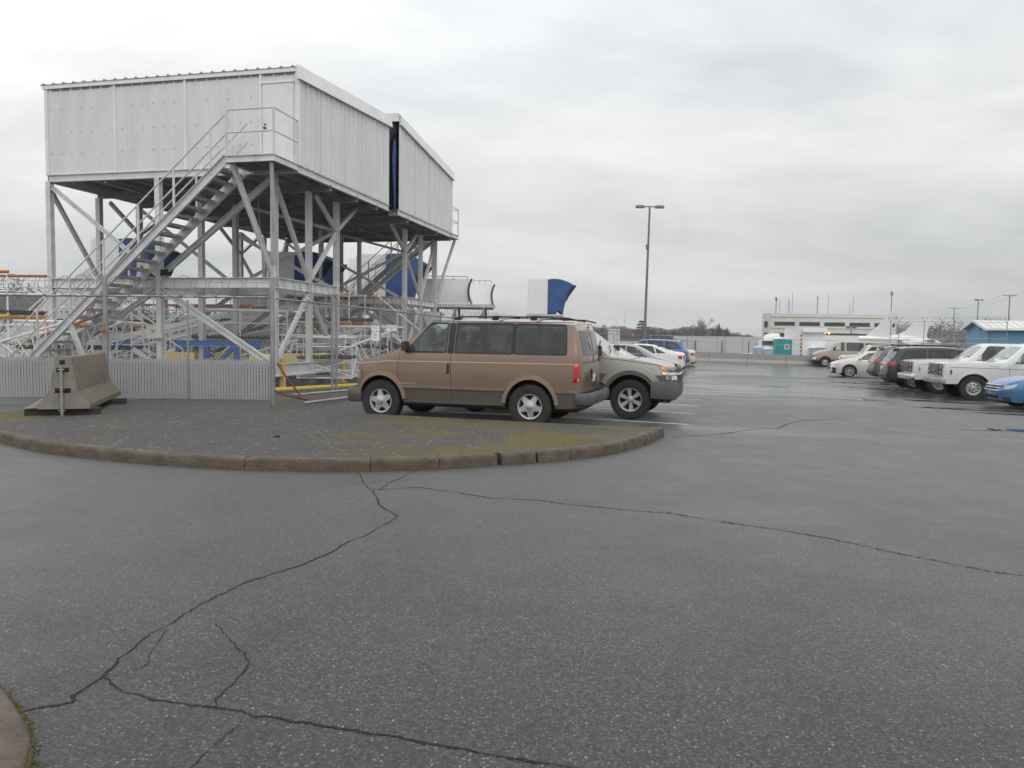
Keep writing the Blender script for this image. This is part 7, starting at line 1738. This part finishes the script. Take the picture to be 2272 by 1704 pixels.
# ------------------------------------------------------------------ woods
BARK = paint('bark', (.060, .050, .042), .9, 0, .4, (.04, .034, .03), 2); TWIG = paint('twigs', (.105, .090, .078), .95, 0, .6, (.06, .05, .042), .15)
TWIG2 = paint('twigs_pale', (.16, .14, .12), .95, 0, .6, (.09, .08, .07), .15); EVER = paint('evergreen', (.022, .032, .022), .9, 0, .6, (.035, .045, .03), .3)
def tri(vs, fs, c, s, rnd, elong=1.0):
    k = len(vs); a = rnd.uniform(0, 6.28); b = rnd.uniform(-.9, .9); u = Vector((cos(a)*cos(b), sin(a)*.4, sin(b)*1.0)); v_ = Vector((-sin(a)*.5, .3, rnd.uniform(.4, 1))); 
    vs += [c+u*s*elong, c-u*s*elong*.6+v_*s*.35, c-v_*s*.35]; fs.append((k, k+1, k+2))
def bare_tree(h, w_, seed, dens=260, mat=TWIG, sz=.28, ever=False):
    rnd = random.Random(seed); mb = MB(); vs = []; fs = []
    mb.tube((0, 0, 0), (0, 0, h*.75), h*.022, 5, h*.006); limbs = []
    for k in range(9):
        z0 = h*rnd.uniform(.15, .65); a = rnd.random()*6.28; L = w_*rnd.uniform(.3, .55); tip = Vector((cos(a)*L, sin(a)*L, min(h, z0+h*rnd.uniform(.2, .4)))); mb.tube((0, 0, z0), tip, h*.010, 4, h*.003, caps=False); limbs.append((Vector((0, 0, z0)), tip))
        for q in range(3):
            s_ = Vector((0, 0, z0)).lerp(tip, rnd.uniform(.3, .8)); e_ = s_+Vector((rnd.uniform(-1, 1)*L*.5, rnd.uniform(-1, 1)*L*.5, rnd.uniform(.2, 1)*L*.6)); mb.tube(s_, e_, h*.005, 3, h*.002, caps=False); limbs.append((s_, e_))
    for k in range(dens):
        if ever:
            t = rnd.random()**.7; r_ = w_*.5*(t)*rnd.random()**.5; a = rnd.random()*6.28; c = Vector((cos(a)*r_, sin(a)*r_, h*(1-t)*.95+.05*h)); tri(vs, fs, c, sz*rnd.uniform(.8, 1.8), rnd, 1.2)
        else:
            s_, e_ = rnd.choice(limbs); c = s_.lerp(e_, rnd.uniform(.3, 1.15))+Vector([rnd.gauss(0, w_*.07) for _ in range(3)]); tri(vs, fs, c, sz*rnd.uniform(.6, 1.6), rnd, 2.2)
    fo = MB(); fo.add(vs, fs)
    return mb.mesh('trunk', BARK), fo.mesh('crown', EVER if ever else mat)
TR = [bare_tree(10, 7, 1), bare_tree(9, 6, 2, mat=TWIG2), bare_tree(12, 8, 3, 320), bare_tree(8, 5, 4, 200), bare_tree(11, 5, 5, 240, TWIG2), bare_tree(10, 6, 6, 380, ever=True, sz=.5), bare_tree(13, 5, 7, 320, ever=True, sz=.5)]
def tree(i, x, y, z, s, label, cat='tree', grp='trees along the far side of the airfield'):
    r = thing('bare_tree' if i < 5 else 'evergreen_tree', label, cat, (x, y, z), (x*7.3) % 6.28, grp); r.scale = (s, s, s); part('trunk', TR[i][0], r); part('crown', TR[i][1], r)
    return r
rnd = random.Random(21)
# skyline height (in metres) of the wood, against x at 450 m
sky_ = [(25, 9), (50, 10.5), (60, 11.3), (75, 9.5), (88, 9.5), (100, 10.4), (106, 12.6), (113, 12.2), (118, 9.5), (122, 11.8), (128, 11.0), (134, 7.5), (142, 5.5), (150, 3.2)]
LABS = ['bare grey-brown tree in the tree line across the airfield', 'pale bare tree in the tree line across the airfield']
for k in range(96):
    x = 24+k*1.30+rnd.uniform(-.7, .7); y = 445+rnd.uniform(-6, 14); h = interp(sky_, x*450/y)*.92+1.9; i = rnd.choice((0, 1, 2, 3, 4, 0, 3, 5)); b = (10, 9, 12, 8, 11, 10, 13)[i]; s = h/b*rnd.uniform(.72, 1.02)
    tree(i, x, y, AZ, s, 'dark evergreen in the tree line across the airfield' if i >= 5 else LABS[0 if i in (0, 2, 3) else 1])
tree(2, 111.5, 440, AZ, 1.42, 'tallest bare spreading tree rising above the middle of the tree line'); tree(6, 119.8, 441, AZ, 1.02, 'pointed evergreen beside the tallest bare tree'); tree(5, 137.5, 440, AZ, .62, 'small dark round evergreen at the right end of the tree line')
cd = thing('cedar_tree', 'dark cedar with ragged flat tiers behind the lamp post', 'tree', (51.3, 300, AZ)); rnd = random.Random(2); vs = []; fs = []
for k in range(900):
    lay = rnd.choice((0, 1, 2, 3, 4, 5)); z = 5.0+lay*1.05; rr = (4.6, 4.2, 3.6, 2.6, 1.9, .9)[lay]; a = rnd.random()*6.28; q = rnd.random()**.5*rr; tri(vs, fs, Vector((cos(a)*q-.3*lay+1.0, sin(a)*q, z-q*.12+rnd.uniform(-.25, .3))), rnd.uniform(.25, .6), rnd, 1.6)
MB().add(vs, fs).build('crown', EVER, cd); MB().tube((.6, 0, 0), (0, 0, 10.3), .45, 8, .06).build('trunk', BARK, cd)
def wood_mass(name, pts, y0, dy, n, mat, seed, zb=AZ, sz=1.0, label='x', cat='wood'):
    rnd = random.Random(seed); vs = []; fs = []; x0, x1 = pts[0][0], pts[-1][0]
    for k in range(n):
        x = rnd.uniform(x0, x1); h = interp(pts, x)*(1+.10*sin(x*.31)+.07*sin(x*.83+1)); z = zb+(h-zb)*rnd.random()**.8; tri(vs, fs, Vector((x, y0+rnd.uniform(0, dy), z)), sz*rnd.uniform(.5, 1.5), rnd, 1.3)
    for k in range(n//7):
        x = rnd.uniform(x0, x1); h = interp(pts, x)*(1+.10*sin(x*.31)); z = h*rnd.uniform(.95, 1.10); tri(vs, fs, Vector((x, y0+rnd.uniform(0, dy), z)), sz*rnd.uniform(.2, .5), rnd, 3.0)
    o = MB().add(vs, fs).build(name, mat); tag(o, label, cat, kind='stuff'); return o
wood_mass('undergrowth', [(20, 6.8), (60, 7.4), (100, 7.5), (125, 7.6), (138, 4.8), (152, 2.4)], 462, 10, 9000, TWIG, 3, label='low brown undergrowth filling the foot of the tree line', cat='undergrowth', sz=1.1)
def hill(name, pts, y0, y1, mat, z0=-2.2):
    mb = MB(); n = len(pts); vs = [(x, y0, z0) for x, h in pts] + [(x*1.02, lerp(y0, y1, .35), h*.75) for x, h in pts] + [(x*1.05, lerp(y0, y1, .7), h) for x, h in pts] + [(x*1.1, y1*1.1, z0) for x, h in pts]
    mb.add(vs, [(r_*n+i, r_*n+i+1, (r_+1)*n+i+1, (r_+1)*n+i) for r_ in range(3) for i in range(n-1)]); return mb.build(name, mat, None, True, 'structure')
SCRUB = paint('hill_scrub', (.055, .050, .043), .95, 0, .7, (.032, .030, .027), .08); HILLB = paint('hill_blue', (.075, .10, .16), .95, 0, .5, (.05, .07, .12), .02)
hill('hill', [(-330, 20), (-240, 21), (-200, 18.5), (-172, 15.0), (-150, 11.0), (-136, 9.0), (-110, 7), (-80, 5), (-40, 4), (-10, 3.5), (10, 2.8)], 250, 300, SCRUB)
wood_mass('hillside_wood', [(-300, 22), (-240, 23), (-200, 20.5), (-172, 17.0), (-150, 12.8), (-136, 10.8), (-110, 9), (-80, 7.2), (-40, 6.4), (-5, 6), (30, 5)], 262, 18, 15000, TWIG, 5, sz=.9, label='dark bare woodland covering the hillside behind the work stands', cat='woodland')
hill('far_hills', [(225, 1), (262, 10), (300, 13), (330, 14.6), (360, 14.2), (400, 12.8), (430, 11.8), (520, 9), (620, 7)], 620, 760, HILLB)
wood_mass('far_wood', [(140, 5), (180, 8), (205, 10.2), (225, 9.6), (250, 9.5), (300, 10)], 400, 20, 6000, TWIG, 8, sz=1.2, label='brown far wood between the aircraft fin and the blue hut', cat='woodland')
wood_mass('far_evergreens', [(236, 13.5), (246, 11.5), (262, 14.5), (300, 12)], 420, 10, 1500, EVER, 9, sz=.9, label='dark evergreens showing over the roof of the blue hut', cat='woodland')
# low clutter along the apron edge on the right
bg_ = thing('baggage_cart', 'row of dark baggage carts under the right aircraft fin', 'cart', (49, 100, AZ))
for k in range(6): MB().b2((-5+k*2.2, 0, .4), (-5+k*2.2+1.8, 1.2, .7)).build('cart_bed', PLAST, bg_); MB().b2((-5+k*2.2, 0, .7), (-5+k*2.2+.1, 1.2, 2.9)).b2((-5+k*2.2+1.7, 0, .7), (-5+k*2.2+1.8, 1.2, 2.9)).b2((-5+k*2.2, 0, 2.8), (-5+k*2.2+1.8, 1.2, 2.9)).build('cart_frame', OFFW, bg_)
# haze: thin even air round the whole scene
hz_ = MB().b2((-700, -80, -4), (900, 900, 40)).build('haze', newmat('haze_air')[0]); hz_['kind'] = 'stuff'
m = hz_.data.materials[0]; t = m.node_tree
for n in list(t.nodes):
    if n.type != 'OUTPUT_MATERIAL': t.nodes.remove(n)
pv = nd(t, 'ShaderNodeVolumePrincipled'); pv.inputs['Color'].default_value = (.93, .95, 1, 1); pv.inputs['Density'].default_value = .00030; pv.inputs['Anisotropy'].default_value = .2
t.links.new(pv.outputs[0], [n for n in t.nodes if n.type == 'OUTPUT_MATERIAL'][0].inputs['Volume'])
